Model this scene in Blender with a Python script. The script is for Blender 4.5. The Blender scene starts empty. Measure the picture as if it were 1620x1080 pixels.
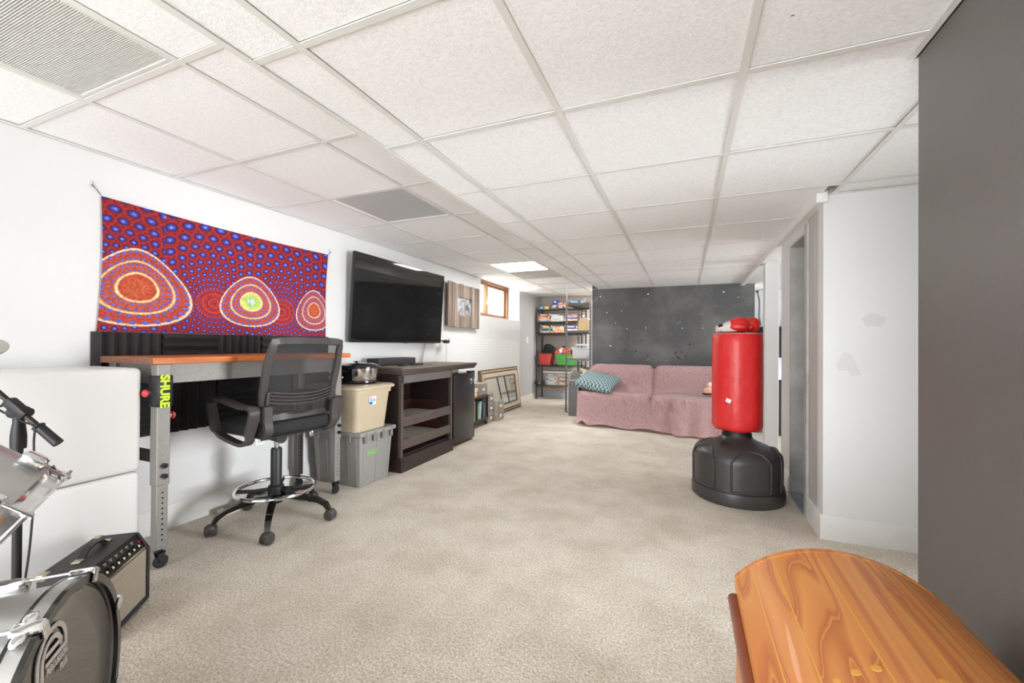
import bpy, bmesh, math, random
from mathutils import Vector, Matrix, Euler
random.seed(7)
sc = bpy.context.scene
PI = math.pi
# ------------------------------------------------------------------ camera
cam_d = bpy.data.cameras.new('camera'); cam = bpy.data.objects.new('camera', cam_d)
sc.collection.objects.link(cam); sc.camera = cam
cam_d.sensor_fit = 'HORIZONTAL'; cam_d.sensor_width = 36.0
cam_d.lens = 659.226 * 36.0 / 1620.0
cam_d.clip_start = 0.02; cam_d.clip_end = 100
YAW, PIT, ROL = math.radians(22.6576), math.radians(0.3646), math.radians(0.42)
_r = Vector((math.cos(YAW), math.sin(YAW), 0)); _f = Vector((-math.sin(YAW), math.cos(YAW), 0)); _u = Vector((0, 0, 1))
_f2 = _f * math.cos(PIT) + _u * math.sin(PIT); _u2 = _u * math.cos(PIT) - _f * math.sin(PIT)
_r3 = _r * math.cos(ROL) + _u2 * math.sin(ROL); _u3 = _u2 * math.cos(ROL) - _r * math.sin(ROL)
cam.matrix_world = Matrix(((_r3.x, _u3.x, -_f2.x, 0.0), (_r3.y, _u3.y, -_f2.y, 0.0), (_r3.z, _u3.z, -_f2.z, 1.086), (0, 0, 0, 1)))
# ------------------------------------------------------------------ view, world, lights
vs = sc.view_settings
vs.view_transform = 'Standard'; vs.look = 'None'; vs.gamma = 1.0; vs.use_curve_mapping = False
vs.exposure = 0.72
sc.display_settings.display_device = 'sRGB'
w = bpy.data.worlds.new('sky'); sc.world = w; w.use_nodes = True
bgn = w.node_tree.nodes['Background']; bgn.inputs[0].default_value = (0.93, 0.97, 1.0, 1); bgn.inputs[1].default_value = 5.0
def area(name, loc, rot, sx, sy, power, col=(1, 1, 1)):
    l = bpy.data.lights.new(name, 'AREA'); l.shape = 'RECTANGLE'; l.size = sx; l.size_y = sy; l.energy = power; l.color = col
    o = bpy.data.objects.new(name, l); sc.collection.objects.link(o); o.location = loc; o.rotation_euler = rot
    return o
# fill light added behind the camera, standing in for unseen daylight
area('fill_behind', (-0.9, -2.5, 0.95), (math.radians(103), 0, 0), 3.4, 1.6, 34, (0.92, 0.965, 1))
# fill added out of view on the near right; the wall has no door
area('fill_near_right', (0.58, -1.1, 1.0), (math.radians(90), 0, math.radians(62)), 1.7, 1.7, 5, (0.92, 0.965, 1))
# unseen fill standing in for hall daylight, narrowed to brighten under the workbench
area('fill_hall', (2.15, 2.02, 0.9), (math.radians(90), 0, math.radians(90)), 0.9, 1.4, 15, (0.93, 0.97, 1)).data.spread = math.radians(58)
# fill added out of sight in the side room, turned towards the sofa
area('fill_side_room', (2.85, 5.1, 1.15), (math.radians(90), 0, math.radians(70)), 1.4, 1.4, 42, (0.93, 0.97, 1))
# daylight falling into the window well outside the basement window
area('window_well_daylight', (-3.62, 6.3, 2.75), (0, math.radians(-28), 0), 0.7, 2.4, 320, (0.96, 0.98, 1))
# fill light hidden behind the dark wall, added to brighten the alcove
area('fill_alcove', (-1.12, 7.45, 2.0), (0, 0, 0), 0.18, 0.6, 26, (0.96, 0.98, 1))
sc.cycles.diffuse_bounces = 8; sc.cycles.max_bounces = 14

# ------------------------------------------------------------------ materials
def lin(c):
    c = c / 255.0
    return c / 12.92 if c <= 0.04045 else ((c + 0.055) / 1.055) ** 2.4
def rgb(r, g, b): return (lin(r), lin(g), lin(b), 1)
MATS = {}
def mat(name, col, rough=0.5, metal=0.0, var=None, bump=None, coat=0.0, spec=0.5, trans=0.0, alpha=1.0, emit=None, stretch=None, detail=4.0, sheen=0.0):
    """var = (noise scale, second colour, mix) ; bump = (noise scale, strength, distance)"""
    if name in MATS: return MATS[name]
    m = bpy.data.materials.new(name); m.use_nodes = True; nt = m.node_tree; N = nt.nodes; L = nt.links
    b = N['Principled BSDF']
    b.inputs['Base Color'].default_value = col; b.inputs['Roughness'].default_value = rough; b.inputs['Metallic'].default_value = metal
    b.inputs['Coat Weight'].default_value = coat; b.inputs['Specular IOR Level'].default_value = spec
    b.inputs['Transmission Weight'].default_value = trans; b.inputs['Alpha'].default_value = alpha
    if sheen: b.inputs['Sheen Weight'].default_value = sheen; b.inputs['Sheen Roughness'].default_value = 0.5
    if emit: b.inputs['Emission Color'].default_value = emit[0]; b.inputs['Emission Strength'].default_value = emit[1]
    src = None
    if var or bump:
        tc = N.new('ShaderNodeTexCoord'); src = tc.outputs['Object']
        if stretch:
            mp = N.new('ShaderNodeMapping'); mp.inputs['Scale'].default_value = stretch; L.new(src, mp.inputs['Vector']); src = mp.outputs['Vector']
    if var:
        n = N.new('ShaderNodeTexNoise'); n.inputs['Scale'].default_value = var[0]; n.inputs['Detail'].default_value = detail; L.new(src, n.inputs['Vector'])
        r = N.new('ShaderNodeValToRGB'); r.color_ramp.elements[0].position = 0.5 - var[2]; r.color_ramp.elements[1].position = 0.5 + var[2]
        r.color_ramp.elements[0].color = col; r.color_ramp.elements[1].color = var[1]
        L.new(n.outputs['Fac'], r.inputs['Fac']); L.new(r.outputs['Color'], b.inputs['Base Color'])
    if bump:
        n2 = N.new('ShaderNodeTexNoise'); n2.inputs['Scale'].default_value = bump[0]; n2.inputs['Detail'].default_value = 3; L.new(src, n2.inputs['Vector'])
        bp = N.new('ShaderNodeBump'); bp.inputs['Strength'].default_value = bump[1]; bp.inputs['Distance'].default_value = bump[2]
        L.new(n2.outputs['Fac'], bp.inputs['Height']); L.new(bp.outputs['Normal'], b.inputs['Normal'])
    MATS[name] = m
    return m

# ------------------------------------------------------------------ geometry helpers
COL = sc.collection
INV = {}
def thing(name, label, cat, loc=(0, 0, 0), rotz=0.0, group=None, world=False):
    o = bpy.data.objects.new(name, None); COL.objects.link(o); o.empty_display_size = 0.05
    o.location = loc; o.rotation_euler = (0, 0, rotz)
    o['label'] = label; o['category'] = cat
    if group: o['group'] = group
    if world: INV[o.name] = Matrix.LocRotScale(Vector(loc), Euler((0, 0, rotz)), None).inverted()
    return o
def tag(o, label, cat, group=None):
    o['label'] = label; o['category'] = cat
    if group: o['group'] = group
    return o
def finish(me, m, angle=35):
    me.materials.clear()
    for x in (m if isinstance(m, (list, tuple)) else [m]): me.materials.append(x)
    for p in me.polygons: p.use_smooth = True
    me.set_sharp_from_angle(angle=math.radians(angle))
def obj(name, bm, m, parent=None, angle=35, label=None, origin=None):
    me = bpy.data.meshes.new(name)
    bmesh.ops.recalc_face_normals(bm, faces=bm.faces)
    if parent is not None and parent.name in INV: bm.transform(INV[parent.name])
    if origin is not None: bm.transform(Matrix.Translation(-Vector(origin)))
    bm.to_mesh(me); bm.free()
    finish(me, m, angle)
    o = bpy.data.objects.new(name, me); COL.objects.link(o)
    if parent is not None:
        o.parent = parent
        if parent.name in INV: INV[o.name] = INV[parent.name]
    if origin is not None: o.location = origin
    if label: o['label'] = label
    return o
def struct(name, bm, m, parent=None, angle=35):
    o = obj(name, bm, m, parent, angle)
    if parent is None: o['kind'] = 'structure'
    return o
def nb(): return bmesh.new()
def box(bm, x0, x1, y0, y1, z0, z1, bev=0.0, seg=1, M=None):
    vs_ = [bm.verts.new(p) for p in ((x0, y0, z0), (x1, y0, z0), (x1, y1, z0), (x0, y1, z0), (x0, y0, z1), (x1, y0, z1), (x1, y1, z1), (x0, y1, z1))]
    fs = [bm.faces.new([vs_[i] for i in f]) for f in ((3, 2, 1, 0), (4, 5, 6, 7), (0, 1, 5, 4), (1, 2, 6, 5), (2, 3, 7, 6), (3, 0, 4, 7))]
    allv = vs_
    if bev > 0:
        es = list({e for f in fs for e in f.edges})
        r = bmesh.ops.bevel(bm, geom=es, offset=bev, segments=seg, profile=0.5, affect='EDGES')
        allv = list({v for f in r['faces'] for v in f.verts} | {v for v in vs_ if v.is_valid})
    if M is not None: bmesh.ops.transform(bm, matrix=M, verts=[v for v in allv if v.is_valid])
    return allv
def B(x0, x1, y0, y1, z0, z1, bev=0.0, seg=1):
    bm = nb(); box(bm, x0, x1, y0, y1, z0, z1, bev, seg); return bm
def frame_of(d):
    d = d.normalized(); a = Vector((0, 0, 1)) if abs(d.z) < 0.95 else Vector((1, 0, 0))
    s = d.cross(a).normalized(); t = s.cross(d).normalized()
    return s, t
def ring(bm, c, s, t, r, seg, ry=None):
    ry = r if ry is None else ry
    return [bm.verts.new(c + s * (r * math.cos(2 * PI * i / seg)) + t * (ry * math.sin(2 * PI * i / seg))) for i in range(seg)]
def bridge(bm, a, b):
    n = len(a)
    for i in range(n): bm.faces.new((a[i], a[(i + 1) % n], b[(i + 1) % n], b[i]))
def cyl(bm, p0, p1, r0, r1=None, seg=14, cap=True):
    p0, p1 = Vector(p0), Vector(p1); r1 = r0 if r1 is None else r1
    s, t = frame_of(p1 - p0); a = ring(bm, p0, s, t, r0, seg); b = ring(bm, p1, s, t, r1, seg); bridge(bm, a, b)
    if cap: bm.faces.new(a); bm.faces.new(b)
def tube(bm, pts, r, seg=8, closed=False, cap=True, ry=None):
    pts = [Vector(p) for p in pts]; n = len(pts); rings = []
    rr = r if isinstance(r, (list, tuple)) else [r] * n
    s = None
    for i in range(n):
        if closed: d = pts[(i + 1) % n] - pts[i - 1]
        else: d = pts[min(i + 1, n - 1)] - pts[max(i - 1, 0)]
        d.normalize()
        if s is None: s, t = frame_of(d)
        else:
            s = (s - d * s.dot(d)).normalized(); t = s.cross(d).normalized() * -1
            t = d.cross(s).normalized()
        rings.append(ring(bm, pts[i], s, d.cross(s).normalized(), rr[i], seg, None if ry is None else ry))
    for i in range(n - 1): bridge(bm, rings[i], rings[i + 1])
    if closed: bridge(bm, rings[-1], rings[0])
    elif cap: bm.faces.new(rings[0]); bm.faces.new(rings[-1])
def smooth_path(pts, k=6):
    pts = [Vector(p) for p in pts]; out = []
    for i in range(len(pts) - 1):
        p0 = pts[max(i - 1, 0)]; p1 = pts[i]; p2 = pts[i + 1]; p3 = pts[min(i + 2, len(pts) - 1)]
        for j in range(k):
            t = j / k
            out.append(0.5 * ((2 * p1) + (p2 - p0) * t + (2 * p0 - 5 * p1 + 4 * p2 - p3) * t * t + (3 * p1 - p0 - 3 * p2 + p3) * t ** 3))
    out.append(pts[-1]); return out
def lathe(bm, prof, seg=32, M=None, cap=True):
    rings = []; new = []
    for r, z in prof:
        if r < 1e-5: v = bm.verts.new((0, 0, z)); rings.append([v]); new.append(v)
        else:
            g = [bm.verts.new((r * math.cos(2 * PI * i / seg), r * math.sin(2 * PI * i / seg), z)) for i in range(seg)]; rings.append(g); new += g
    for a, b in zip(rings, rings[1:]):
        if len(a) == 1 and len(b) > 1:
            for i in range(seg): bm.faces.new((a[0], b[i], b[(i + 1) % seg]))
        elif len(b) == 1 and len(a) > 1:
            for i in range(seg): bm.faces.new((a[i], a[(i + 1) % seg], b[0]))
        elif len(a) > 1: bridge(bm, a, b)
    if cap:
        for g in (rings[0], rings[-1]):
            if len(g) > 2:
                try: bm.faces.new(g)
                except ValueError: pass
    if M is not None: bmesh.ops.transform(bm, matrix=M, verts=new)
    return new
def prism(bm, poly, axis, lo, hi):
    def P(a, b, c): return {'x': (c, a, b), 'y': (a, c, b), 'z': (a, b, c)}[axis]
    A = [bm.verts.new(P(a, b, lo)) for a, b in poly]; Bv = [bm.verts.new(P(a, b, hi)) for a, b in poly]
    n = len(poly)
    for i in range(n): bm.faces.new((A[i], A[(i + 1) % n], Bv[(i + 1) % n], Bv[i]))
    bm.faces.new(A); bm.faces.new(Bv)
    return A + Bv
def loft(bm, loops, cap=True):
    R = [[bm.verts.new(p) for p in l] for l in loops]
    for a, b in zip(R, R[1:]): bridge(bm, a, b)
    if cap: bm.faces.new(R[0]); bm.faces.new(R[-1])
    return [v for l in R for v in l]
def rrect(x0, x1, y0, y1, r, k=4):
    out = []
    for cx, cy, a0 in ((x1 - r, y1 - r, 0), (x0 + r, y1 - r, 90), (x0 + r, y0 + r, 180), (x1 - r, y0 + r, 270)):
        for i in range(k + 1):
            a = math.radians(a0 + 90 * i / k); out.append((cx + r * math.cos(a), cy + r * math.sin(a)))
    return out
def grid(bm, nu, nv, fn, closed=False):
    V = [[bm.verts.new(fn(i / nu, j / nv)) for j in range(nv + 1)] for i in range(nu + 1)]
    for i in range(nu):
        for j in range(nv): bm.faces.new((V[i][j], V[i + 1][j], V[i + 1][j + 1], V[i][j + 1]))
    return V
def superell(bm, c, rx, ry, rz, p=0.5, nu=24, nv=16, M=None):
    """soft box / pebble: superellipsoid with exponent p (1 = ellipsoid, smaller = boxier)"""
    def f(x): return math.copysign(abs(x) ** p, x)
    rings = []; new = []
    for j in range(1, nv):
        ph = -PI / 2 + PI * j / nv
        g = []
        for i in range(nu):
            th = 2 * PI * i / nu
            g.append(bm.verts.new((c[0] + rx * f(math.cos(ph)) * f(math.cos(th)), c[1] + ry * f(math.cos(ph)) * f(math.sin(th)), c[2] + rz * f(math.sin(ph)))))
        rings.append(g); new += g
    for a, b in zip(rings, rings[1:]): bridge(bm, a, b)
    s = bm.verts.new((c[0], c[1], c[2] - rz)); n = bm.verts.new((c[0], c[1], c[2] + rz)); new += [s, n]
    for i in range(nu): bm.faces.new((rings[0][(i + 1) % nu], rings[0][i], s)); bm.faces.new((rings[-1][i], rings[-1][(i + 1) % nu], n))
    if M is not None: bmesh.ops.transform(bm, matrix=M, verts=new)
    return new
def text_bm(body, size, depth=0.001, align='CENTER', squeeze=1.0, bold=0.0):
    cu = bpy.data.curves.new('lettering', 'FONT'); cu.body = body; cu.size = size; cu.extrude = depth; cu.align_x = align; cu.align_y = 'CENTER'
    cu.resolution_u = 3; cu.offset = bold; cu.space_character = 1.0
    o = bpy.data.objects.new('lettering_tmp', cu); COL.objects.link(o)
    dg = bpy.context.evaluated_depsgraph_get(); me = bpy.data.meshes.new_from_object(o.evaluated_get(dg))
    bm = nb(); bm.from_mesh(me); bpy.data.objects.remove(o); bpy.data.curves.remove(cu); bpy.data.meshes.remove(me)
    bm.transform(Matrix.Diagonal((squeeze, 1, 1, 1)))
    return bm
def basis(o, ex, ey, ez):
    ex, ey, ez, o = Vector(ex), Vector(ey), Vector(ez), Vector(o)
    return Matrix(((ex.x, ey.x, ez.x, o.x), (ex.y, ey.y, ez.y, o.y), (ex.z, ey.z, ez.z, o.z), (0, 0, 0, 1)))
def copy_part(o, parent, M=None, loc=None):
    c = o.copy(); COL.objects.link(c); c.parent = parent
    if loc is not None: c.location = loc
    return c
def relabel(o, label): o['label'] = label; return o
# ================================================================== SETTING
HR, HL = 1.946, 2.046            # lower (right) and upper (left) ceiling
XL, XG, XS = -2.778, -2.80, -1.245
YB, YA, YN = 6.45, 8.28, -2.7
# --- wall paint with faint scuffs
def paint(name, col, dirt, amt=0.06, rough=0.6):
    m = mat(name, col, rough, 0, (2.3, dirt, 0.30), (60, 0.06, 0.004)); return m
m_white = paint('white_wall_paint', rgb(221, 221, 221), rgb(216, 216, 215))
m_whiteceil = mat('white_trim_paint', rgb(232, 232, 230), 0.45)
m_greywall = paint('light_grey_wall_paint', rgb(196, 197, 199), rgb(190, 191, 193))
m_beige = paint('beige_wall_paint', rgb(196, 186, 176), rgb(190, 180, 170))
m_bluegrey = mat('blue_grey_trim_paint', rgb(190, 200, 206), 0.5)
m_dark = mat('dark_charcoal_wall_paint', rgb(92, 87, 86), 0.36, 0, (1.8, rgb(100, 95, 92), 0.3), (260, 0.25, 0.002))
def tile_mat():
    m = mat('ceiling_tile_mineral_fibre', rgb(226, 225, 221), 0.9, 0, None, (160, 0.35, 0.003)); nt = m.node_tree; N = nt.nodes; L = nt.links
    b = N['Principled BSDF']; g = N.new('ShaderNodeNewGeometry')
    n1 = N.new('ShaderNodeTexNoise'); n1.inputs['Scale'].default_value = 95; n1.inputs['Detail'].default_value = 5; L.new(g.outputs['Position'], n1.inputs['Vector'])
    r1 = N.new('ShaderNodeValToRGB'); r1.color_ramp.elements[0].position = 0.30; r1.color_ramp.elements[1].position = 0.62
    r1.color_ramp.elements[0].color = rgb(237, 238, 238); r1.color_ramp.elements[1].color = rgb(249, 250, 251); L.new(n1.outputs['Fac'], r1.inputs['Fac'])
    # sparse dark pits
    mp = N.new('ShaderNodeMapping'); mp.inputs['Scale'].default_value = (1, 1.8, 1); L.new(g.outputs['Position'], mp.inputs['Vector'])
    v = N.new('ShaderNodeTexVoronoi'); v.inputs['Scale'].default_value = 7.5; L.new(mp.outputs['Vector'], v.inputs['Vector'])
    wn = N.new('ShaderNodeSeparateColor'); L.new(v.outputs['Color'], wn.inputs[0])
    th = N.new('ShaderNodeMath'); th.operation = 'GREATER_THAN'; th.inputs[1].default_value = 0.82; L.new(wn.outputs[0], th.inputs[0])
    d = N.new('ShaderNodeMath'); d.operation = 'LESS_THAN'; d.inputs[1].default_value = 0.035; L.new(v.outputs['Distance'], d.inputs[0])
    mu = N.new('ShaderNodeMath'); mu.operation = 'MULTIPLY'; L.new(th.outputs[0], mu.inputs[0]); L.new(d.outputs[0], mu.inputs[1])
    mx = N.new('ShaderNodeMix'); mx.data_type = 'RGBA'; L.new(mu.outputs[0], mx.inputs[0]); L.new(r1.outputs['Color'], mx.inputs[6]); mx.inputs[7].default_value = rgb(120, 116, 108)
    L.new(mx.outputs[2], b.inputs['Base Color'])
    return m
m_tile = tile_mat()
m_tee = mat('white_painted_steel_tee', rgb(226, 226, 222), 0.45)
m_deck = mat('grey_plenum_deck', rgb(120, 120, 118), 0.8)

def carpet():
    m = mat('beige_cut_pile_carpet', rgb(206, 196, 182), 0.95, 0, None, None, sheen=0.15); nt = m.node_tree; N = nt.nodes; L = nt.links
    b = N['Principled BSDF']; g = N.new('ShaderNodeNewGeometry')
    n1 = N.new('ShaderNodeTexNoise'); n1.inputs['Scale'].default_value = 105; n1.inputs['Detail'].default_value = 5; n1.inputs['Roughness'].default_value = 0.75; L.new(g.outputs['Position'], n1.inputs['Vector'])
    r1 = N.new('ShaderNodeValToRGB'); r1.color_ramp.elements[0].position = 0.34; r1.color_ramp.elements[1].position = 0.62
    r1.color_ramp.elements[0].color = rgb(170, 159, 143); r1.color_ramp.elements[1].color = rgb(243, 234, 219); L.new(n1.outputs['Fac'], r1.inputs['Fac'])
    n2 = N.new('ShaderNodeTexNoise'); n2.inputs['Scale'].default_value = 3.2; n2.inputs['Detail'].default_value = 8; n2.inputs['Roughness'].default_value = 0.62; L.new(g.outputs['Position'], n2.inputs['Vector'])
    r2 = N.new('ShaderNodeValToRGB'); r2.color_ramp.elements[0].position = 0.34; r2.color_ramp.elements[1].position = 0.6
    r2.color_ramp.elements[0].color = (0.80, 0.77, 0.73, 1); r2.color_ramp.elements[1].color = (1, 1, 1, 1); L.new(n2.outputs['Fac'], r2.inputs['Fac'])
    mx = N.new('ShaderNodeMix'); mx.data_type = 'RGBA'; mx.blend_type = 'MULTIPLY'; mx.inputs[0].default_value = 1; L.new(r1.outputs['Color'], mx.inputs[6]); L.new(r2.outputs['Color'], mx.inputs[7])
    L.new(mx.outputs[2], b.inputs['Base Color'])
    n3 = N.new('ShaderNodeTexNoise'); n3.inputs['Scale'].default_value = 120; n3.inputs['Detail'].default_value = 3; L.new(g.outputs['Position'], n3.inputs['Vector'])
    bp = N.new('ShaderNodeBump'); bp.inputs['Strength'].default_value = 1.0; bp.inputs['Distance'].default_value = 0.008; L.new(n3.outputs['Fac'], bp.inputs['Height']); L.new(bp.outputs['Normal'], b.inputs['Normal'])
    return m
m_carpet = carpet()

# --- floor
struct('floor', B(-3.0, 3.2, YN - 0.1, YA + 0.1, -0.05, 0.0), m_carpet)
# --- left wall with the window recess (opening y 5.45..7.04, z 1.505..2.13)
bm = nb()
WT = 0.42
box(bm, XL - WT, XL, YN, 5.45, -0.05, 2.3)
box(bm, XL - WT, XL, 5.45, 7.04, -0.05, 1.505)
box(bm, XL - WT, XL, 5.45, 7.04, 2.13, 2.3)
WLEFT = struct('wall_left', bm, m_white)
struct('wall_alcove', B(XG - WT, XG, 7.04, YA + 0.1, -0.05, 2.3), m_greywall)
wf = struct('wall_back', B(XG - 0.3, -0.9, YA, YA + 0.1, -0.05, 2.3), m_beige)
# dark board wall at the far end
def chalk():
    m = mat('scuffed_charcoal_board_paint', rgb(86, 86, 87), 0.6, 0); nt = m.node_tree; N = nt.nodes; L = nt.links; b = N['Principled BSDF']
    g = N.new('ShaderNodeNewGeometry'); sx = N.new('ShaderNodeSeparateXYZ'); L.new(g.outputs['Position'], sx.inputs[0])
    n = N.new('ShaderNodeTexNoise'); n.inputs['Scale'].default_value = 1.6; n.inputs['Detail'].default_value = 7; n.inputs['Roughness'].default_value = 0.6; L.new(g.outputs['Position'], n.inputs['Vector'])
    r = N.new('ShaderNodeValToRGB'); r.color_ramp.elements[0].position = 0.44; r.color_ramp.elements[1].position = 0.66
    r.color_ramp.elements[0].color = rgb(80, 80, 81); r.color_ramp.elements[1].color = rgb(112, 111, 109); L.new(n.outputs['Fac'], r.inputs['Fac'])
    # roller patches: a brick pattern of slightly different greys
    mp = N.new('ShaderNodeMapping'); mp.inputs['Rotation'].default_value = (PI / 2, 0, 0); L.new(g.outputs['Position'], mp.inputs['Vector'])
    bk = N.new('ShaderNodeTexBrick'); bk.inputs['Scale'].default_value = 1.0; bk.inputs['Brick Width'].default_value = 0.52; bk.inputs['Row Height'].default_value = 0.33; bk.inputs['Mortar Size'].default_value = 0.0; bk.inputs['Bias'].default_value = -0.1
    bk.inputs['Color1'].default_value = (0.86, 0.86, 0.86, 1); bk.inputs['Color2'].default_value = (1, 1, 1, 1); L.new(mp.outputs['Vector'], bk.inputs['Vector'])
    mx = N.new('ShaderNodeMix'); mx.data_type = 'RGBA'; mx.blend_type = 'MULTIPLY'; mx.inputs[0].default_value = 1; L.new(r.outputs['Color'], mx.inputs[6]); L.new(bk.outputs['Color'], mx.inputs[7])
    # chalky rub marks
    n2 = N.new('ShaderNodeTexNoise'); n2.inputs['Scale'].default_value = 5.5; n2.inputs['Detail'].default_value = 9; n2.inputs['Roughness'].default_value = 0.75; n2.inputs['Distortion'].default_value = 0.8; L.new(g.outputs['Position'], n2.inputs['Vector'])
    r2 = N.new('ShaderNodeValToRGB'); r2.color_ramp.elements[0].position = 0.60; r2.color_ramp.elements[1].position = 0.78; r2.color_ramp.elements[0].color = (0, 0, 0, 1); r2.color_ramp.elements[1].color = (1, 1, 1, 1); L.new(n2.outputs['Fac'], r2.inputs['Fac'])
    mx2 = N.new('ShaderNodeMix'); mx2.data_type = 'RGBA'; mx2.inputs[7].default_value = rgb(150, 148, 145); L.new(r2.outputs['Color'], mx2.inputs[0]); L.new(mx.outputs[2], mx2.inputs[6])
    L.new(mx2.outputs[2], b.inputs['Base Color'])
    return m
m_chalk = chalk()
bm = nb(); box(bm, -1.345, 0.855, YB, YB + 0.11, -0.05, 2.3)
wfar = struct('wall_far', bm, m_chalk)
m_pin = mat('white_plastic_wall_plug', rgb(240, 240, 240), 0.4)
pin0 = None
for px, pz, r in [(-1.22, 1.83, 0.011), (-0.52, 1.84, 0.011), (0.48, 1.83, 0.011), (-1.12, 1.58, 0.008), (-0.9, 1.6, 0.007), (0.66, 1.75, 0.006), (-0.99, 1.42, 0.006), (-0.82, 1.33, 0.006), (-0.55, 1.34, 0.006), (-0.05, 1.33, 0.006), (0.22, 1.33, 0.006), (-1.06, 1.07, 0.01)]:
    bm = nb(); lathe(bm, [(r, 0), (r * 0.9, 0.006), (0, 0.008)], 10, basis((px, YB, pz), (1, 0, 0), (0, 0, 1), (0, -1, 0)))
    obj('wall_plug', bm, m_pin, wfar)
m_dent = mat('black_gouge_in_plaster', rgb(58, 57, 56), 0.9)
for px, pz, a, l in [(-0.62, 1.15, 0.3, .05), (-0.81, 1.2, .6, .04), (-0.85, 1.0, 1.9, .035), (-0.69, 0.99, 1.1, .05), (-0.14, 0.98, 0.4, .05), (-0.06, 0.99, 1.5, .045), (-0.1, 0.91, 2.6, .07), (0.0, 0.93, .5, .04), (0.05, 1.1, 1.6, .05), (-0.14, 1.22, 1.5, .03), (-0.52, .93, 1.2, .04)]:
    bm = nb(); lathe(bm, [(0.5, 0), (0.42, 0.9), (0, 1)], 7, basis((px, YB, pz), Vector((math.cos(a), 0, math.sin(a))) * l, Vector((-math.sin(a), 0, math.cos(a))) * l * 0.35, (0, -0.003, 0)))
    obj('plaster_gouge', bm, m_dent, wfar)
struct('trim_1', B(-1.350, -1.345, YB - 0.004, YB + 0.114, 0, 2.1, 0.002), m_whiteceil)
struct('wall_alcove_side', B(-1.0, -0.9, YB + 0.11, YA, -0.05, 2.3), m_beige)
# dark wall on the near right
struct('wall_near_right', B(0.63, 0.76, YN, 1.59, -0.05, 2.3), m_dark)
# white wall facing the camera beside it, right wall with doorway and openings
WHALL = struct('wall_hall', B(0.72, 2.3, 2.868, 2.97, -0.05, 2.3), m_white)
struct('wall_hall_end', B(2.2, 2.3, 1.0, 2.87, -0.05, 2.3), m_white)
struct('wall_hall_near', B(0.76, 2.3, 1.42, 1.52, -0.05, 2.3), m_white)
bm = nb()
box(bm, 0.72, 0.83, 3.66, 3.99, -0.05, 2.3)
box(bm, 0.72, 0.83, 3.20, 3.66, 1.83, 2.3)
struct('wall_right', bm, m_white)
struct('wall_right_near', B(0.72, 0.83, 2.97, 3.20, -0.05, 2.3), mat('streaked_grey_wall', rgb(198, 196, 193), 0.5, 0, (3, rgb(176, 174, 170), 0.25), stretch=(1, 3, .5)))  # near section greyer than the white wall beyond, with worn streaks
struct('wall_post', B(0.72, 0.838, 4.76, 4.87, 0, 2.3, 0.003), m_white)
struct('wall_side_room_near', B(0.83, 3.1, 3.90, 3.99, -0.05, 2.3), m_white)
struct('wall_side_room_far', B(0.855, 3.1, 7.3, 7.4, -0.05, 2.3), m_white)
struct('wall_side_room_end', B(3.0, 3.1, 2.97, 7.4, -0.05, 2.3), m_white)
bm = nb(); box(bm, 1.75, 1.85, 2.97, 3.9, -0.05, 2.3)
struct('wall_closet', bm, m_greywall)
# wall behind the camera, its unseen opening added to let light into the room
bm = nb()
box(bm, XL - 0.2, -2.65, YN - 0.1, YN, 0, 2.3); box(bm, 0.85, 3.1, YN - 0.1, YN, 0, 2.3); box(bm, -2.65, 0.85, YN - 0.1, YN, 1.93, 2.3); box(bm, -2.65, 0.85, YN - 0.1, YN, 0, 0.12)
struct('wall_behind', bm, m_white)
# door frame, leaf, threshold
m_casing = mat('grey_worn_casing_paint', rgb(186, 184, 180), 0.5, 0, (7, rgb(160, 157, 152), 0.2))
m_doorleaf = mat('dark_door_leaf_paint', rgb(46, 46, 48), 0.5)
m_slate = mat('blue_grey_threshold_tile', rgb(150, 160, 170), 0.5, 0, (9, rgb(120, 128, 138), 0.3))
d1 = bpy.data.objects.new('door_1', None); COL.objects.link(d1); d1['kind'] = 'structure'; d1.location = (0.775, 3.43, 0)
INV[d1.name] = Matrix.Translation(Vector((-0.775, -3.43, 0)))
obj('door_jamb', B(0.712, 0.838, 3.648, 3.662, 0, 1.83, 0.002), m_casing, d1)
obj('door_jamb', B(0.712, 0.838, 3.198, 3.212, 0, 1.83, 0.002), m_casing, d1)
obj('door_head', B(0.712, 0.838, 3.212, 3.648, 1.815, 1.832, 0.002), m_casing, d1)
obj('door_casing', B(0.704, 0.7205, 3.150, 3.212, 0, 1.87, 0.004), m_casing, d1)
bm = nb(); box(bm, 0.842, 0.88, 3.225, 3.60, 0.015, 1.81, 0.002); obj('door_leaf', bm, m_doorleaf, d1)
bm = nb(); cyl(bm, (0.843, 3.30, 0.92), (0.80, 3.30, 0.92), 0.008); lathe(bm, [(0, 0), (0.022, 0.006), (0.026, 0.02), (0.018, 0.032), (0, 0.036)], 14, basis((0.805, 3.30, 0.92), (0, 1, 0), (0, 0, 1), (-1, 0, 0))); obj('door_knob', bm, mat('brushed_nickel', rgb(180, 178, 172), 0.3, 1.0), d1)
obj('threshold', B(0.70, 0.86, 3.214, 3.646, 0.0005, 0.012, 0.003), m_slate, d1)
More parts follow.
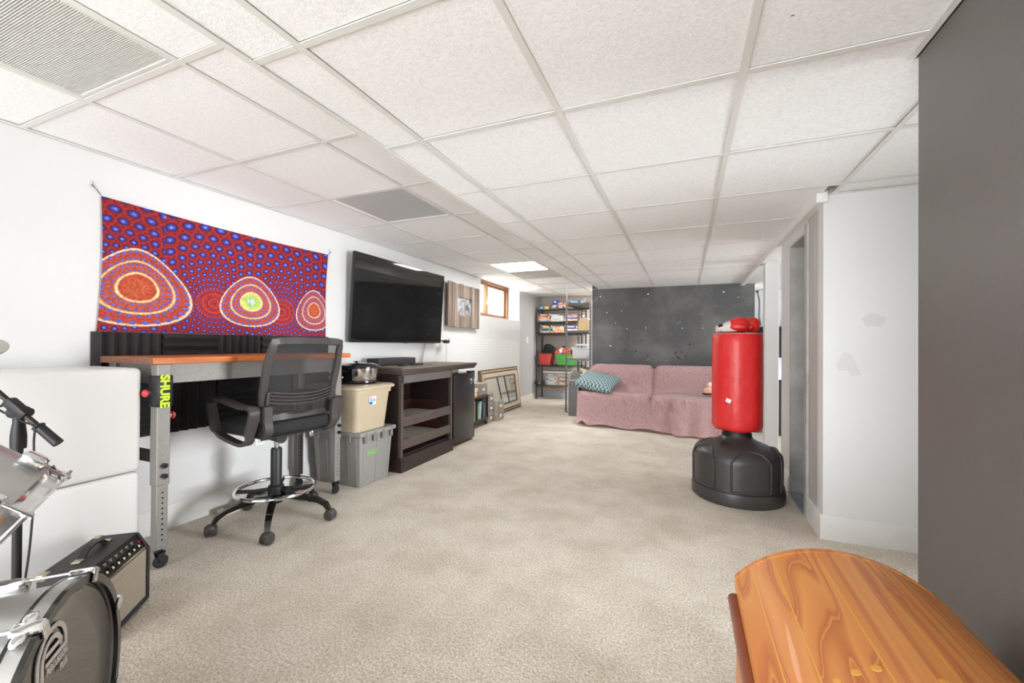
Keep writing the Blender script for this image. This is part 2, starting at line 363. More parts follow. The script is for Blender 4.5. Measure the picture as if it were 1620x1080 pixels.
# --- pegboard panel on the left wall
def peg():
    m = mat('white_pegboard_paint', rgb(233, 233, 233), 0.5); nt = m.node_tree; N = nt.nodes; L = nt.links; b = N['Principled BSDF']
    g = N.new('ShaderNodeNewGeometry'); mp = N.new('ShaderNodeMapping'); mp.inputs['Scale'].default_value = (0, 39.4, 39.4); L.new(g.outputs['Position'], mp.inputs['Vector'])
    fr = N.new('ShaderNodeVectorMath'); fr.operation = 'FRACTION'; L.new(mp.outputs['Vector'], fr.inputs[0])
    sb = N.new('ShaderNodeVectorMath'); sb.operation = 'SUBTRACT'; sb.inputs[1].default_value = (0, 0.5, 0.5); L.new(fr.outputs[0], sb.inputs[0])
    ln = N.new('ShaderNodeVectorMath'); ln.operation = 'LENGTH'; L.new(sb.outputs[0], ln.inputs[0])
    lt = N.new('ShaderNodeMath'); lt.operation = 'LESS_THAN'; lt.inputs[1].default_value = 0.17; L.new(ln.outputs['Value'], lt.inputs[0])
    mx = N.new('ShaderNodeMix'); mx.data_type = 'RGBA'; L.new(lt.outputs[0], mx.inputs[0]); mx.inputs[6].default_value = rgb(234, 234, 234); mx.inputs[7].default_value = rgb(120, 120, 120)
    L.new(mx.outputs[2], b.inputs['Base Color']); return m
pb = obj('pegboard', B(XL, XL + 0.008, 4.51, 6.95, 0.14, 1.16, 0.002), peg())
tag(pb, 'white perforated pegboard panel fixed low on the wall below the window', 'pegboard')
# --- baseboards
m_base = mat('white_baseboard_paint', rgb(226, 226, 223), 0.45, 0, (5, rgb(214, 213, 209), 0.25))
def base_prof(h=0.135, t=0.016):
    return [(0, 0), (t, 0), (t, h * 0.72), (t * 0.8, h * 0.78), (t * 0.8, h * 0.84), (t * 0.45, h * 0.92), (t * 0.35, h), (0, h)]
bm = nb(); prism(bm, [(XL + a, b) for a, b in base_prof()], 'y', YN, 7.04); struct('baseboard_left', bm, m_base)
bm = nb(); prism(bm, [(XG + a, b) for a, b in base_prof(0.12)], 'y', 7.04, YA); struct('baseboard_alcove', bm, mat('cream_baseboard_paint', rgb(222, 214, 202), 0.5))
bm = nb(); prism(bm, [(YA - a, b) for a, b in base_prof(0.13)], 'x', XG + 0.016, -1.0); struct('baseboard_back', bm, m_bluegrey)
bm = nb(); prism(bm, [(2.868 - a, b) for a, b in base_prof(0.135)], 'x', 0.704, 2.2); struct('baseboard_hall', bm, m_base)
bm = nb(); prism(bm, [(0.72 - a, b) for a, b in base_prof(0.135)], 'y', 2.8685, 3.150); struct('baseboard_right', bm, m_base)
bm = nb(); prism(bm, [(0.72 - a, b) for a, b in base_prof(0.135)], 'y', 3.663, 3.99); struct('baseboard_right_far', bm, m_base)
bm = nb(); prism(bm, [(0.63 - a, b) for a, b in base_prof(0.12)], 'y', YN, 1.59); struct('baseboard_near_right', bm, m_dark)
bm = nb(); prism(bm, [(YB - a, b) for a, b in base_prof(0.12)], 'x', -1.345, 0.855); struct('baseboard_far', bm, m_base)

# --- window in the recess
m_winwood = mat('brown_window_wood', rgb(140, 98, 66), 0.45, 0, (30, rgb(112, 74, 48), 0.25), stretch=(1, 1, 0.2))
def pane_mat():
    m = bpy.data.materials.new('clear_window_glass'); m.use_nodes = True; nt = m.node_tree; N = nt.nodes; L = nt.links
    tr = N.new('ShaderNodeBsdfTransparent'); gl = N.new('ShaderNodeBsdfGlossy'); gl.inputs['Roughness'].default_value = 0.02; mx = N.new('ShaderNodeMixShader'); mx.inputs[0].default_value = 0.06
    L.new(tr.outputs[0], mx.inputs[1]); L.new(gl.outputs[0], mx.inputs[2]); L.new(mx.outputs[0], N['Material Output'].inputs['Surface']); return m
m_glass = pane_mat()
w1 = bpy.data.objects.new('window_1', None); COL.objects.link(w1); w1['kind'] = 'structure'; w1.location = (-3.05, 6.245, 1.505)
INV[w1.name] = Matrix.Translation(Vector((3.05, -6.245, -1.505)))
xa, xb = -3.075, -3.02
def wframe(y0, y1, z0, z1, t, x0, x1, name, m=m_winwood):
    bm = nb(); box(bm, x0, x1, y0, y0 + t, z0, z1, 0.003); box(bm, x0, x1, y1 - t, y1, z0, z1, 0.003); box(bm, x0, x1, y0 + t, y1 - t, z0, z0 + t, 0.003); box(bm, x0, x1, y0 + t, y1 - t, z1 - t, z1, 0.003)
    return obj(name, bm, m, w1)
wframe(5.45, 7.04, 1.507, 2.128, 0.045, -3.10, -3.02, 'window_frame')
s1 = wframe(5.495, 6.20, 1.552, 2.083, 0.04, -3.062, -3.028, 'window_sash'); s2 = wframe(6.16, 6.995, 1.552, 2.083, 0.04, -3.092, -3.064, 'window_sash')
obj('pane', B(-3.048, -3.044, 5.53, 6.165, 1.59, 2.045), m_glass, s1); obj('pane', B(-3.080, -3.076, 6.198, 6.957, 1.59, 2.045), m_glass, s2)
bm = nb(); box(bm, -3.028, -3.006, 6.158, 6.186, 1.74, 1.80, 0.004); box(bm, -3.012, -2.996, 6.150, 6.164, 1.80, 1.86, 0.003); obj('window_latch', bm, mat('white_metal_latch', rgb(225, 222, 214), 0.3, 0.3), s1)
# cream wall of the window well outside
ow = struct('wall_window_well', B(-3.95, -3.9, 4.6, 8.2, 1.0, 3.0), mat('cream_window_well_siding', rgb(128, 122, 98), 0.8, 0, (3, rgb(120, 112, 86), 0.3), stretch=(1, 6, .2)))
struct('floor_window_well', B(-3.95, -3.2, 4.6, 8.2, 1.35, 1.4), mat('pale_gravel', rgb(200, 195, 180), 0.9))

# --- ceilings: tees and lay-in tiles
ceil = struct('ceiling', B(-3.3, 3.2, YN - 0.1, YA + 0.1, 2.30, 2.36), m_deck)
KY = lambda k: 0.8745 + 0.6096 * k
TILE_ME = {}
def tile(x0, x1, y0, y1, z):
    g = 0.010
    key = (round(x1 - x0, 3), round(y1 - y0, 3))
    if key not in TILE_ME:
        bm = nb(); hx, hy = (x1 - x0) / 2 - g, (y1 - y0) / 2 - g
        box(bm, -hx, hx, -hy, hy, 0, 0.014, 0.002); me = bpy.data.meshes.new('ceiling_tile'); bm.to_mesh(me); bm.free(); finish(me, m_tile); TILE_ME[key] = me
    o = bpy.data.objects.new('ceiling_tile', TILE_ME[key]); COL.objects.link(o); o.parent = ceil
    o.location = ((x0 + x1) / 2, (y0 + y1) / 2, z + 0.004 + random.uniform(0, 0.002)); o.rotation_euler = (random.uniform(-.002, .002), random.uniform(-.002, .002), 0)
    return o
def tee(p0, p1, z, wdt=0.024):
    bm = nb(); x0, y0 = p0; x1, y1 = p1
    if abs(x1 - x0) < 1e-6: box(bm, x0 - wdt / 2, x0 + wdt / 2, y0, y1, z, z + 0.003, 0.0008); box(bm, x0 - 0.004, x0 + 0.004, y0, y1, z + 0.003, z + 0.035)
    else: box(bm, x0, x1, y0 - wdt / 2, y0 + wdt / 2, z, z + 0.003, 0.0008); box(bm, x0, x1, y0 - 0.004, y0 + 0.004, z + 0.003, z + 0.035)
    return obj('ceiling_tee', bm, m_tee, ceil)
# lower ceiling on the right
RX = [XS, -1.042, -0.439, 0.164, 0.767, 1.37, 2.2]
kmin, kmax = -2, 9
for i, (a, b) in enumerate(zip(RX, RX[1:])):
    for k in range(kmin, kmax + 1):
        y0, y1 = KY(k), KY(k + 1)
        y1 = min(y1, YB)
        if y1 - y0 < 0.05: continue
        xr = b
        if i == 3 and y0 < 1.2: xr = 0.63
        if i == 3 and KY(k) > 2.7: xr = 0.72
        if i >= 4 and (y0 < 1.4 or y0 > 2.8): continue
        if i >= 4: y1 = min(y1, 2.868); 
        if y0 < 2.868 < y1 and i >= 4: y1 = 2.868
        tile(a, xr, y0, y1, HR)
for x in RX[1:4]: tee((x, KY(kmin)), (x, YB), HR)
tee((0.767, 1.6), (0.767, 2.868), HR); tee((1.37, 1.6), (1.37, 2.868), HR)
for k in range(kmin, kmax + 1):
    y = KY(k)
    for i, (a, b) in enumerate(zip(RX, RX[1:])):
        if i >= 4 and not (1.6 < y < 2.868): continue
        xr = b - 0.012
        if i == 3: xr = 0.63 if y < 1.6 else (0.755 if y < 2.86 else 0.72)
        tee((a + 0.012, y), (xr, y), HR)
struct('ceiling_rear', B(XL, 0.63, YN, KY(kmin), HR + 0.004, HR + 0.05), m_tile)
struct('ceiling_side_room', B(0.735, 3.0, 2.97, 7.3, 1.93, 1.96), m_white)
# stepped edge between the two ceilings, wall angles
bm = nb(); box(bm, XS - 0.004, XS + 0.0, KY(kmin), YB + 0.1, HR, HL + 0.02); box(bm, XS - 0.004, XS + 0.022, KY(kmin), YB, HR - 0.003, HR, 0.0008); struct('trim_2', bm, m_tee)
bm = nb(); box(bm, 0.607, 0.63, YN, 1.60, HR - 0.002, HR + 0.001); box(bm, 0.626, 0.63, YN, 1.60, HR - 0.002, HR + 0.03); struct('trim_3', bm, m_tee)
bm = nb(); box(bm, 0.68, 0.735, 2.84, 6.40, HR - 0.045, HR + 0.02, 0.003); struct('trim_4', bm, m_whiteceil)
bm = nb(); box(bm, 0.72, 2.2, 2.845, 2.868, HR - 0.002, HR + 0.001); struct('trim_5', bm, m_tee)
bm = nb(); box(bm, XL, XL + 0.022, KY(kmin), 7.04, HL - 0.002, HL + 0.001); box(bm, XL, XL + 0.002, KY(kmin), 7.04, HL - 0.002, HL + 0.03); struct('trim_6', bm, m_tee)
bm = nb(); box(bm, XG, XG + 0.022, 7.04, YA, HL - 0.002, HL + 0.001); box(bm, XG, -1.0, YA - 0.022, YA, HL - 0.002, HL + 0.001); struct('trim_7', bm, m_tee)
bm = nb(); box(bm, XL - WT, XL, 5.45, 7.04, 2.124, 2.13); struct('trim_8', bm, m_white)
bm = nb(); box(bm, -1.345, 0.855, YB - 0.02, YB, HR - 0.003, HR); struct('trim_9', bm, m_tee)
# upper ceiling on the left
LX = [XL, -2.222, -1.612, XS + 0.06]
LIGHTS = {(1, -2), (1, -1), (1, 2), (1, 6)}
for i, (a, b) in enumerate(zip(LX, LX[1:])):
    for k in range(-2, 12):
        y0, y1 = KY(k), min(KY(k + 1), YA)
        if (i, k) in LIGHTS or y1 - y0 < 0.03: continue
        aa = XG if (i == 0 and k >= 10) else a
        t_ = tile(aa, b, y0, y1, HL)
        if (i, k) == (1, 7): t_.data = t_.data.copy(); finish(t_.data, mat('stained_grey_ceiling_tile', rgb(190, 189, 186), 0.9, 0, (6, rgb(206, 205, 201), 0.3)))
for x in LX[1:3]: tee((x, KY(-2)), (x, YA), HL)
for k in range(-1, 12):
    y = KY(k)
    tee((XL + 0.0, y), (LX[1] - 0.012, y), HL); tee((LX[1] + 0.012, y), (LX[2] - 0.012, y), HL); tee((LX[2] + 0.012, y), (LX[3], y), HL)
for k in range(9, 12):
    y0, y1 = max(KY(k), YB + 0.11), min(KY(k + 1), YA)
    tile(LX[3], -1.0, y0, y1, HL)
# light panels in the ceiling
m_frame_l = mat('white_light_frame', rgb(216, 216, 212), 0.4)
def prismatic(name, base):
    m = mat(name, base, 0.25, 0, None, None, coat=0.3); nt = m.node_tree; N = nt.nodes; L = nt.links; b = N['Principled BSDF']
    g = N.new('ShaderNodeNewGeometry'); wv = N.new('ShaderNodeTexWave'); wv.inputs['Scale'].default_value = 28; wv.bands_direction = 'Y'; L.new(g.outputs['Position'], wv.inputs['Vector'])
    bp = N.new('ShaderNodeBump'); bp.inputs['Strength'].default_value = 0.5; bp.inputs['Distance'].default_value = 0.01; L.new(wv.outputs['Fac'], bp.inputs['Height']); L.new(bp.outputs['Normal'], b.inputs['Normal']); return m
m_lens_off = prismatic('prismatic_lens_off', rgb(196, 197, 196))
m_lens_on = mat('lit_diffuser', rgb(255, 255, 255), 0.5, emit=((1, 1, 1, 1), 16.0))
def panel(y0, y1, label, lens, slats=0):
    x0, x1 = LX[1] + 0.012, LX[2] - 0.012; y0 += 0.012; y1 -= 0.012
    t = thing('ceiling_light', label, 'light', ((x0 + x1) / 2, (y0 + y1) / 2, HL), world=True)
    bm = nb(); e = 0.016
    box(bm, x0, x0 + e, y0, y1, HL + 0.001, HL + 0.05, 0.002); box(bm, x1 - e, x1, y0, y1, HL + 0.001, HL + 0.05, 0.002); box(bm, x0 + e, x1 - e, y0, y0 + e, HL + 0.001, HL + 0.05, 0.002); box(bm, x0 + e, x1 - e, y1 - e, y1, HL + 0.001, HL + 0.05, 0.002)
    obj('frame', bm, m_frame_l, t)
    if slats:
        obj('housing', B(x0 + e, x1 - e, y0 + e, y1 - e, HL + 0.09, HL + 0.10), mat('grey_housing', rgb(150, 150, 148), 0.5), t)
        bm = nb(); cyl(bm, (-1.92, y0 + 0.08, HL + 0.06), (-1.92, y1 - 0.5, HL + 0.06), 0.05, seg=16); obj('duct', bm, mat('dull_white_duct', rgb(205, 205, 203), 0.4), t)
        n = slats; me = None
        for i in range(n):
            yy = y0 + e + (y1 - y0 - 2 * e) * (i + 0.5) / n
            if me is None:
                bm = nb(); box(bm, x0 + e, x1 - e, -0.0017, 0.0017, HL + 0.004, HL + 0.010)
                s = obj('louvre_slat', bm, m_frame_l, t); me = s.data; off = s
                s.location = (0, yy - t.location.y + t.location.y, 0); s.location.y = yy
            else:
                s = off.copy(); COL.objects.link(s); s.parent = t; s.location.y = yy
    else:
        obj('diffuser', B(x0 + e, x1 - e, y0 + e, y1 - e, HL + 0.006, HL + 0.009), lens, t)
    return t
panel(KY(-2), KY(0), 'large louvred ceiling panel nearest the camera, above the white boxes', m_lens_off, 190)
panel(KY(2), KY(3), 'unlit square ceiling light with ribbed grey lens in front of the television', m_lens_off)
panel(KY(6), KY(7), 'lit bright square ceiling light near the window', m_lens_on)
# small wall fittings
m_plate = mat('white_switch_plate', rgb(240, 240, 238), 0.35)
t = thing('light_switch', 'white toggle switch plate on the grey alcove wall', 'switch', (XG, 7.467, 1.175), world=True)
obj('plate', B(XG, XG + 0.006, 7.43, 7.505, 1.115, 1.235, 0.002), m_plate, t); obj('toggle', B(XG + 0.006, XG + 0.018, 7.461, 7.473, 1.163, 1.187, 0.002), m_plate, t)
t = thing('wall_outlet', 'white power outlet on the wall under the workbench', 'outlet', (XL, 2.04, 0.42), world=True)
obj('plate', B(XL, XL + 0.006, 2.0, 2.075, 0.36, 0.48, 0.002), m_plate, t)
for zz in (0.395, 0.445): obj('socket', B(XL + 0.006, XL + 0.009, 2.02, 2.055, zz - 0.015, zz + 0.015, 0.002), mat('off_white_socket', rgb(222, 220, 214), 0.4), t)

# filler patches left on the walls
m_patch = mat('grey_filler_patch', rgb(207, 207, 205), 0.7, 0, (12, rgb(211, 211, 209), 0.3))
def patch(parent, pts, axis, at, d):
    bm = nb(); prism(bm, pts, axis, at, at + d); obj('filler_patch', bm, m_patch, parent)
patch(WHALL, [(0.895, 1.245), (0.94, 1.275), (1.005, 1.245), (0.985, 1.195), (0.915, 1.20)], 'y', 2.8678, -0.0006)
patch(WHALL, [(0.78, 0.99), (0.815, 1.055), (0.85, 1.045), (0.895, 0.93), (0.85, 0.925), (0.83, 0.955), (0.79, 0.95)], 'y', 2.8678, -0.0006)
patch(WLEFT, [(1.70, 0.36), (1.77, 0.40), (1.86, 0.385), (1.875, 0.30), (1.83, 0.22), (1.78, 0.20), (1.72, 0.27)], 'x', XL + 0.0002, 0.0006)
# ================================================================== LEFT WALL HANGINGS
def tapestry_mat():
    m = mat('printed_tapestry_cloth', rgb(180, 30, 45), 0.8); nt = m.node_tree; N = nt.nodes; L = nt.links; b = N['Principled BSDF']
    g = N.new('ShaderNodeNewGeometry'); sp = N.new('ShaderNodeSeparateXYZ'); L.new(g.outputs['Position'], sp.inputs[0])
    def math_(op, a, bb=None, c=None):
        n = N.new('ShaderNodeMath'); n.operation = op
        for i, x in enumerate((a, bb, c)):
            if x is None: continue
            if isinstance(x, (int, float)): n.inputs[i].default_value = x
            else: L.new(x, n.inputs[i])
        return n.outputs[0]
    u = math_('SUBTRACT', sp.outputs['Y'], 1.14); v = math_('SUBTRACT', sp.outputs['Z'], 1.13)
    def polar(cu, cv):
        du = math_('SUBTRACT', u, cu); dv = math_('SUBTRACT', v, cv)
        r = math_('SQRT', math_('ADD', math_('MULTIPLY', du, du), math_('MULTIPLY', math_('MULTIPLY', dv, dv), 1.3)))
        th = math_('ARCTAN2', dv, du); return r, th, du, dv
    def cells(r, th, kr, kt):
        lr = math_('MULTIPLY', math_('LOGARITHM', math_('ADD', r, 0.14), math.e), kr)
        a = math_('MULTIPLY', th, kt)
        row = math_('FLOOR', lr); a = math_('ADD', a, math_('MULTIPLY', row, 0.5))
        fa = math_('SUBTRACT', math_('FRACT', a), 0.5); fr = math_('SUBTRACT', math_('FRACT', lr), 0.5)
        return math_('SQRT', math_('ADD', math_('MULTIPLY', fa, fa), math_('MULTIPLY', fr, fr)))
    cs = [polar(0.575, 0.20), polar(1.05, 0.18), polar(0.08, 0.24)]
    # nearest fan centre by horizontal distance
    m1 = math_('GREATER_THAN', u, 0.82); m0 = math_('LESS_THAN', u, 0.30)
    dA = cells(cs[0][0], cs[0][1], 9.0, 5.0); dB = cells(cs[1][0], cs[1][1], 9.0, 5.0); dC = cells(cs[2][0], cs[2][1], 9.0, 5.0)
    def mixv(f, a, bb): return math_('ADD', math_('MULTIPLY', a, math_('SUBTRACT', 1.0, f)), math_('MULTIPLY', bb, f))
    d = mixv(m0, mixv(m1, dA, dB), dC)
    ramp = N.new('ShaderNodeValToRGB'); cr = ramp.color_ramp; L.new(d, ramp.inputs['Fac'])
    cols = [(0.0, rgb(180, 172, 222)), (0.10, rgb(92, 92, 198)), (0.24, rgb(36, 50, 158)), (0.30, rgb(35, 20, 60)), (0.37, rgb(120, 14, 28)), (0.50, rgb(168, 32, 44)), (0.66, rgb(86, 10, 20))]
    cr.elements[0].position, cr.elements[0].color = cols[0]; cr.elements[1].position, cr.elements[1].color = cols[-1]
    for p, c in cols[1:-1]: e = cr.elements.new(p); e.color = c
    # orange bell mounds with glowing rings
    col = ramp.outputs['Color']
    for c_ in cs[:2]:
        disc = math_('LESS_THAN', c_[0], 0.105); rd = N.new('ShaderNodeValToRGB'); L.new(math_('FRACT', math_('MULTIPLY', c_[0], 26.0)), rd.inputs['Fac'])
        rd.color_ramp.elements[0].color = rgb(120, 16, 26); rd.color_ramp.elements[1].color = rgb(190, 52, 56)
        md = N.new('ShaderNodeMix'); md.data_type = 'RGBA'; L.new(disc, md.inputs[0]); L.new(col, md.inputs[6]); L.new(rd.outputs['Color'], md.inputs[7]); col = md.outputs[2]
    for cu, cv, a_, b_, gl in ((0.17, 0.25, 0.26, 0.215, 0), (0.82, 0.235, 0.205, 0.175, 1), (1.34, 0.215, 0.165, 0.165, 0)):
        du = math_('DIVIDE', math_('SUBTRACT', u, cu), a_); dv0 = math_('SUBTRACT', v, cv)
        wid = math_('ADD', 1.0, math_('MULTIPLY', dv0, -2.0))
        du = math_('DIVIDE', du, math_('MAXIMUM', wid, 0.35)); dv = math_('DIVIDE', dv0, b_)
        dd = math_('SQRT', math_('ADD', math_('MULTIPLY', du, du), math_('MULTIPLY', dv, dv)))
        inside = math_('LESS_THAN', dd, 1.0)
        rp = N.new('ShaderNodeValToRGB'); c2 = rp.color_ramp; L.new(dd, rp.inputs['Fac'])
        cl = [(0.0, rgb(215, 205, 235) if gl else rgb(186, 84, 48)), (0.16, rgb(150, 200, 120) if gl else rgb(192, 88, 48)), (0.32, rgb(205, 205, 90) if gl else rgb(178, 66, 42)), (0.36, rgb(235, 225, 170)), (0.40, rgb(184, 82, 48)), (0.62, rgb(178, 76, 54)), (0.66, rgb(240, 215, 150)), (0.70, rgb(172, 66, 50)), (0.92, rgb(176, 64, 46)), (0.965, rgb(245, 230, 190)), (1.0, rgb(120, 20, 30))]
        c2.elements[0].position, c2.elements[0].color = cl[0]; c2.elements[1].position, c2.elements[1].color = cl[-1]
        for p, c in cl[1:-1]: e = c2.elements.new(p); e.color = c
        dd2 = cells(math_('MULTIPLY', dd, 0.4), math_('ARCTAN2', dv, du), 6.5, 5.5); dot = math_('MULTIPLY', math_('LESS_THAN', dd2, 0.26), math_('GREATER_THAN', dd, 0.42))
        mx0 = N.new('ShaderNodeMix'); mx0.data_type = 'RGBA'; L.new(dot, mx0.inputs[0]); L.new(rp.outputs['Color'], mx0.inputs[6]); mx0.inputs[7].default_value = rgb(95, 95, 190)
        mx = N.new('ShaderNodeMix'); mx.data_type = 'RGBA'; L.new(inside, mx.inputs[0]); L.new(col, mx.inputs[6]); L.new(mx0.outputs[2], mx.inputs[7]); col = mx.outputs[2]
    n = N.new('ShaderNodeTexNoise'); n.inputs['Scale'].default_value = 90; n.inputs['Detail'].default_value = 4; L.new(g.outputs['Position'], n.inputs['Vector'])
    rn = N.new('ShaderNodeValToRGB'); rn.color_ramp.elements[0].position = .3; rn.color_ramp.elements[1].position = .7; rn.color_ramp.elements[0].color = (.55, .5, .5, 1); rn.color_ramp.elements[1].color = (1.25, 1.25, 1.25, 1); L.new(n.outputs['Fac'], rn.inputs['Fac'])
    mm = N.new('ShaderNodeMix'); mm.data_type = 'RGBA'; mm.blend_type = 'MULTIPLY'; mm.inputs[0].default_value = 1; L.new(col, mm.inputs[6]); L.new(rn.outputs['Color'], mm.inputs[7])
    L.new(mm.outputs[2], b.inputs['Base Color'])
    return m
t = thing('tapestry', 'red printed cloth tapestry with blue dots and orange domes, hung above the workbench', 'tapestry', (XL, 1.87, 1.13), world=True)
bm = nb()
def tap(i, j, off=0.0):
    s = j / 14; u = i / 36
    y = 1.142 + u * 1.46 + 0.010 * math.sin(s * PI) * (1 if u < .5 else -1) * abs(2 * u - 1) ** 6 + (0.012 * s if u < 0.5 else 0.018 * s) * abs(2 * u - 1) ** 4
    z = 1.135 + s * 0.695 + (-0.012 * math.sin(u * PI) if s > 0.5 else 0.004 * math.sin(u * PI)) * abs(2 * s - 1) - 0.007 * u
    x = XL + 0.012 + 0.006 * math.sin(u * 9 + s * 2) * math.sin(s * PI) + off
    return Vector((x, y, z))
A = [[bm.verts.new(tap(i, j)) for j in range(15)] for i in range(37)]
Bk = [[bm.verts.new(tap(i, j, -0.003)) for j in range(15)] for i in range(37)]
for i in range(36):
    for j in range(14):
        bm.faces.new((A[i][j], A[i + 1][j], A[i + 1][j + 1], A[i][j + 1])); bm.faces.new((Bk[i][j + 1], Bk[i + 1][j + 1], Bk[i + 1][j], Bk[i][j]))
for i in range(36): bm.faces.new((A[i][0], Bk[i][0], Bk[i + 1][0], A[i + 1][0])); bm.faces.new((A[i][14], A[i + 1][14], Bk[i + 1][14], Bk[i][14]))
for j in range(14): bm.faces.new((A[0][j], A[0][j + 1], Bk[0][j + 1], Bk[0][j])); bm.faces.new((A[36][j], Bk[36][j], Bk[36][j + 1], A[36][j + 1]))
obj('cloth', bm, tapestry_mat(), t)
m_hook = mat('clear_plastic_hook', rgb(205, 203, 198), 0.2); m_cordb = mat('black_cord', rgb(30, 30, 32), 0.6)
for (y, z, dy, dz) in ((1.152, 1.832, -0.035, 0.045), (2.618, 1.822, 0.03, 0.03), (1.142, 1.137, -0.008, -0.008), (2.602, 1.13, 0.01, -0.004)):
    bm = nb(); tube(bm, [(XL + 0.012, y, z), (XL + 0.014, y + dy * .5, z + dz * .5), (XL + 0.006, y + dy, z + dz)], 0.002, 6); ck = obj('corner_cord', bm, m_cordb, t)
    if dz > 0.02:
        bm = nb(); box(bm, XL, XL + 0.006, y + dy - 0.014, y + dy + 0.006, z + dz - 0.01, z + dz + 0.022, 0.003); obj('adhesive_hook', bm, m_hook, t)
# acoustic foam tiles, two rows of five, ridges alternately upright and lying
m_foam = mat('black_acoustic_foam', rgb(30, 29, 30), 0.92, 0, (220, rgb(44, 42, 43), 0.3), (300, 0.4, 0.003))
def foam_mesh(vertical):
    bm = nb(); n = 6; s = 0.298; prof = [(0, 0)]
    for i in range(n): prof += [(s * i / n, 0.022), (s * (i + 0.5) / n, 0.046)]
    prof += [(s, 0.022), (s, 0)]
    if vertical: prism(bm, [(b, a - s / 2) for a, b in prof], 'z', -0.143, 0.143)
    else: prism(bm, [(b, (a - s / 2) * 0.96) for a, b in prof], 'y', -s / 2, s / 2)
    me = bpy.data.meshes.new('foam_tile'); bmesh.ops.recalc_face_normals(bm, faces=bm.faces); bm.to_mesh(me); bm.free(); finish(me, m_foam, 20); return me
FM = [foam_mesh(True), foam_mesh(False)]
ordn = ['first', 'second', 'third', 'fourth', 'fifth']
for r, (zc, rw) in enumerate(((0.991, 'upper'), (0.704, 'lower'))):
    for c in range(5):
        v = (r + c) % 2
        o = bpy.data.objects.new('foam_tile', FM[v]); COL.objects.link(o); o.location = (XL, 1.122 + 0.15 + c * 0.3, zc)
        tag(o, 'black acoustic foam tile, %s ridges, %s from the white boxes in the %s row' % ('upright' if v == 0 else 'level', ordn[c], rw), 'foam tile', 'acoustic foam tiles behind the workbench')
# television, tilted forward at the top
m_bezel = mat('black_plastic_gloss', rgb(18, 18, 19), 0.25, coat=0.3)
m_screen = mat('dark_glass_screen', rgb(10, 10, 11), 0.05, 0, spec=0.55, coat=0.6)
m_blackpl = mat('black_matt_plastic', rgb(26, 26, 27), 0.5)
t = thing('television', 'large black flat television tilted forward on a wall bracket above the bar cabinet', 'television', (XL, 3.55, 1.09), world=True)
tl = Vector((0.045, 0, 0.80)); ln_ = tl.length; ez = tl.normalized(); ey = Vector((0, 1, 0)); ex = ey.cross(ez)
TM = basis((-2.715, 3.548, 1.092), ex, ey, ez)
bm = nb(); box(bm, -0.028, 0.0, -0.728, 0.728, 0.0, ln_, 0.004, 1, TM); obj('casing', bm, m_bezel, t)
bm = nb(); box(bm, 0.0, 0.0025, -0.720, 0.720, 0.014, ln_ - 0.008, 0, 1, TM); obj('screen', bm, m_screen, t)
bm = nb(); e = 0.009
box(bm, 0, 0.005, -0.728, -0.720, 0, ln_, 0.001, 1, TM); box(bm, 0, 0.005, 0.720, 0.728, 0, ln_, 0.001, 1, TM); box(bm, 0, 0.005, -0.72, 0.72, 0, 0.014, 0.001, 1, TM); box(bm, 0, 0.005, -0.72, 0.72, ln_ - 0.008, ln_, 0.001, 1, TM); obj('bezel', bm, m_bezel, t)
bm = nb(); box(bm, XL, -2.735, 3.3, 3.8, 1.35, 1.65, 0.004); obj('wall_bracket', bm, m_blackpl, t)
bm = nb(); box(bm, -0.02, 0.006, 0.05, 0.08, -0.006, 0.002, 0.001, 1, TM); obj('sensor', bm, mat('grey_sensor', rgb(90, 90, 92), 0.3), t)
bm = nb(); tube(bm, smooth_path([(-2.745, 4.02, 1.12), (-2.752, 3.99, 1.0), (-2.76, 3.97, 0.9), (-2.762, 3.97, 0.84)]), 0.003, 6); tube(bm, smooth_path([(-2.748, 3.99, 1.12), (-2.757, 3.965, 1.0), (-2.764, 3.95, 0.9), (-2.766, 3.955, 0.84)]), 0.002, 6); obj('power_lead', bm, m_cordb, t)
t = thing('webcam', 'small black clip-on camera at the lower far corner of the television', 'camera', (-2.73, 4.37, 1.11), world=True)
bm = nb(); superell(bm, (-2.70, 4.385, 1.112), 0.03, 0.055, 0.022, 0.6, 16, 10); obj('body', bm, m_blackpl, t)
bm = nb(); tube(bm, [(-2.715, 4.33, 1.115), (-2.72, 4.30, 1.122), (-2.735, 4.27, 1.13)], 0.009, 8); tube(bm, [(-2.70, 4.43, 1.112), (-2.70, 4.45, 1.13), (-2.70, 4.452, 1.15)], 0.005, 6); obj('arm', bm, m_blackpl, t)
# framed photograph made of old boards
t = thing('picture_frame', 'weathered barn-board frame around a small grey photograph', 'picture', (XL, 4.87, 1.295), world=True)
m_boards = [mat('weathered_board_%d' % i, c, 0.85, 0, (24, d, 0.22), (60, 0.5, 0.004), stretch=(1, 1, 0.07)) for i, (c, d) in enumerate(((rgb(152, 134, 118), rgb(112, 98, 86)), (rgb(140, 124, 110), rgb(100, 88, 78)), (rgb(165, 150, 136), rgb(124, 112, 100))))]
ys = [4.455, 4.54, 4.615, 4.68, 4.745, 4.83, 4.905, 4.99, 5.075, 5.14, 5.225, 5.295]
for i, (a, b) in enumerate(zip(ys, ys[1:])):
    zt = 1.865 + random.uniform(-0.006, 0.008); zb = 1.300 + random.uniform(-0.006, 0.004); th = XL + 0.062 + random.uniform(-0.004, 0.004)
    iy = a > 4.66 and b < 5.12
    for z0, z1 in (((zb, 1.455), (1.69, zt)) if iy else ((zb, zt),)):
        obj('board', B(XL + 0.045, th, a + 0.001, b - 0.001, z0, z1, 0.0015), m_boards[i % 3], t)
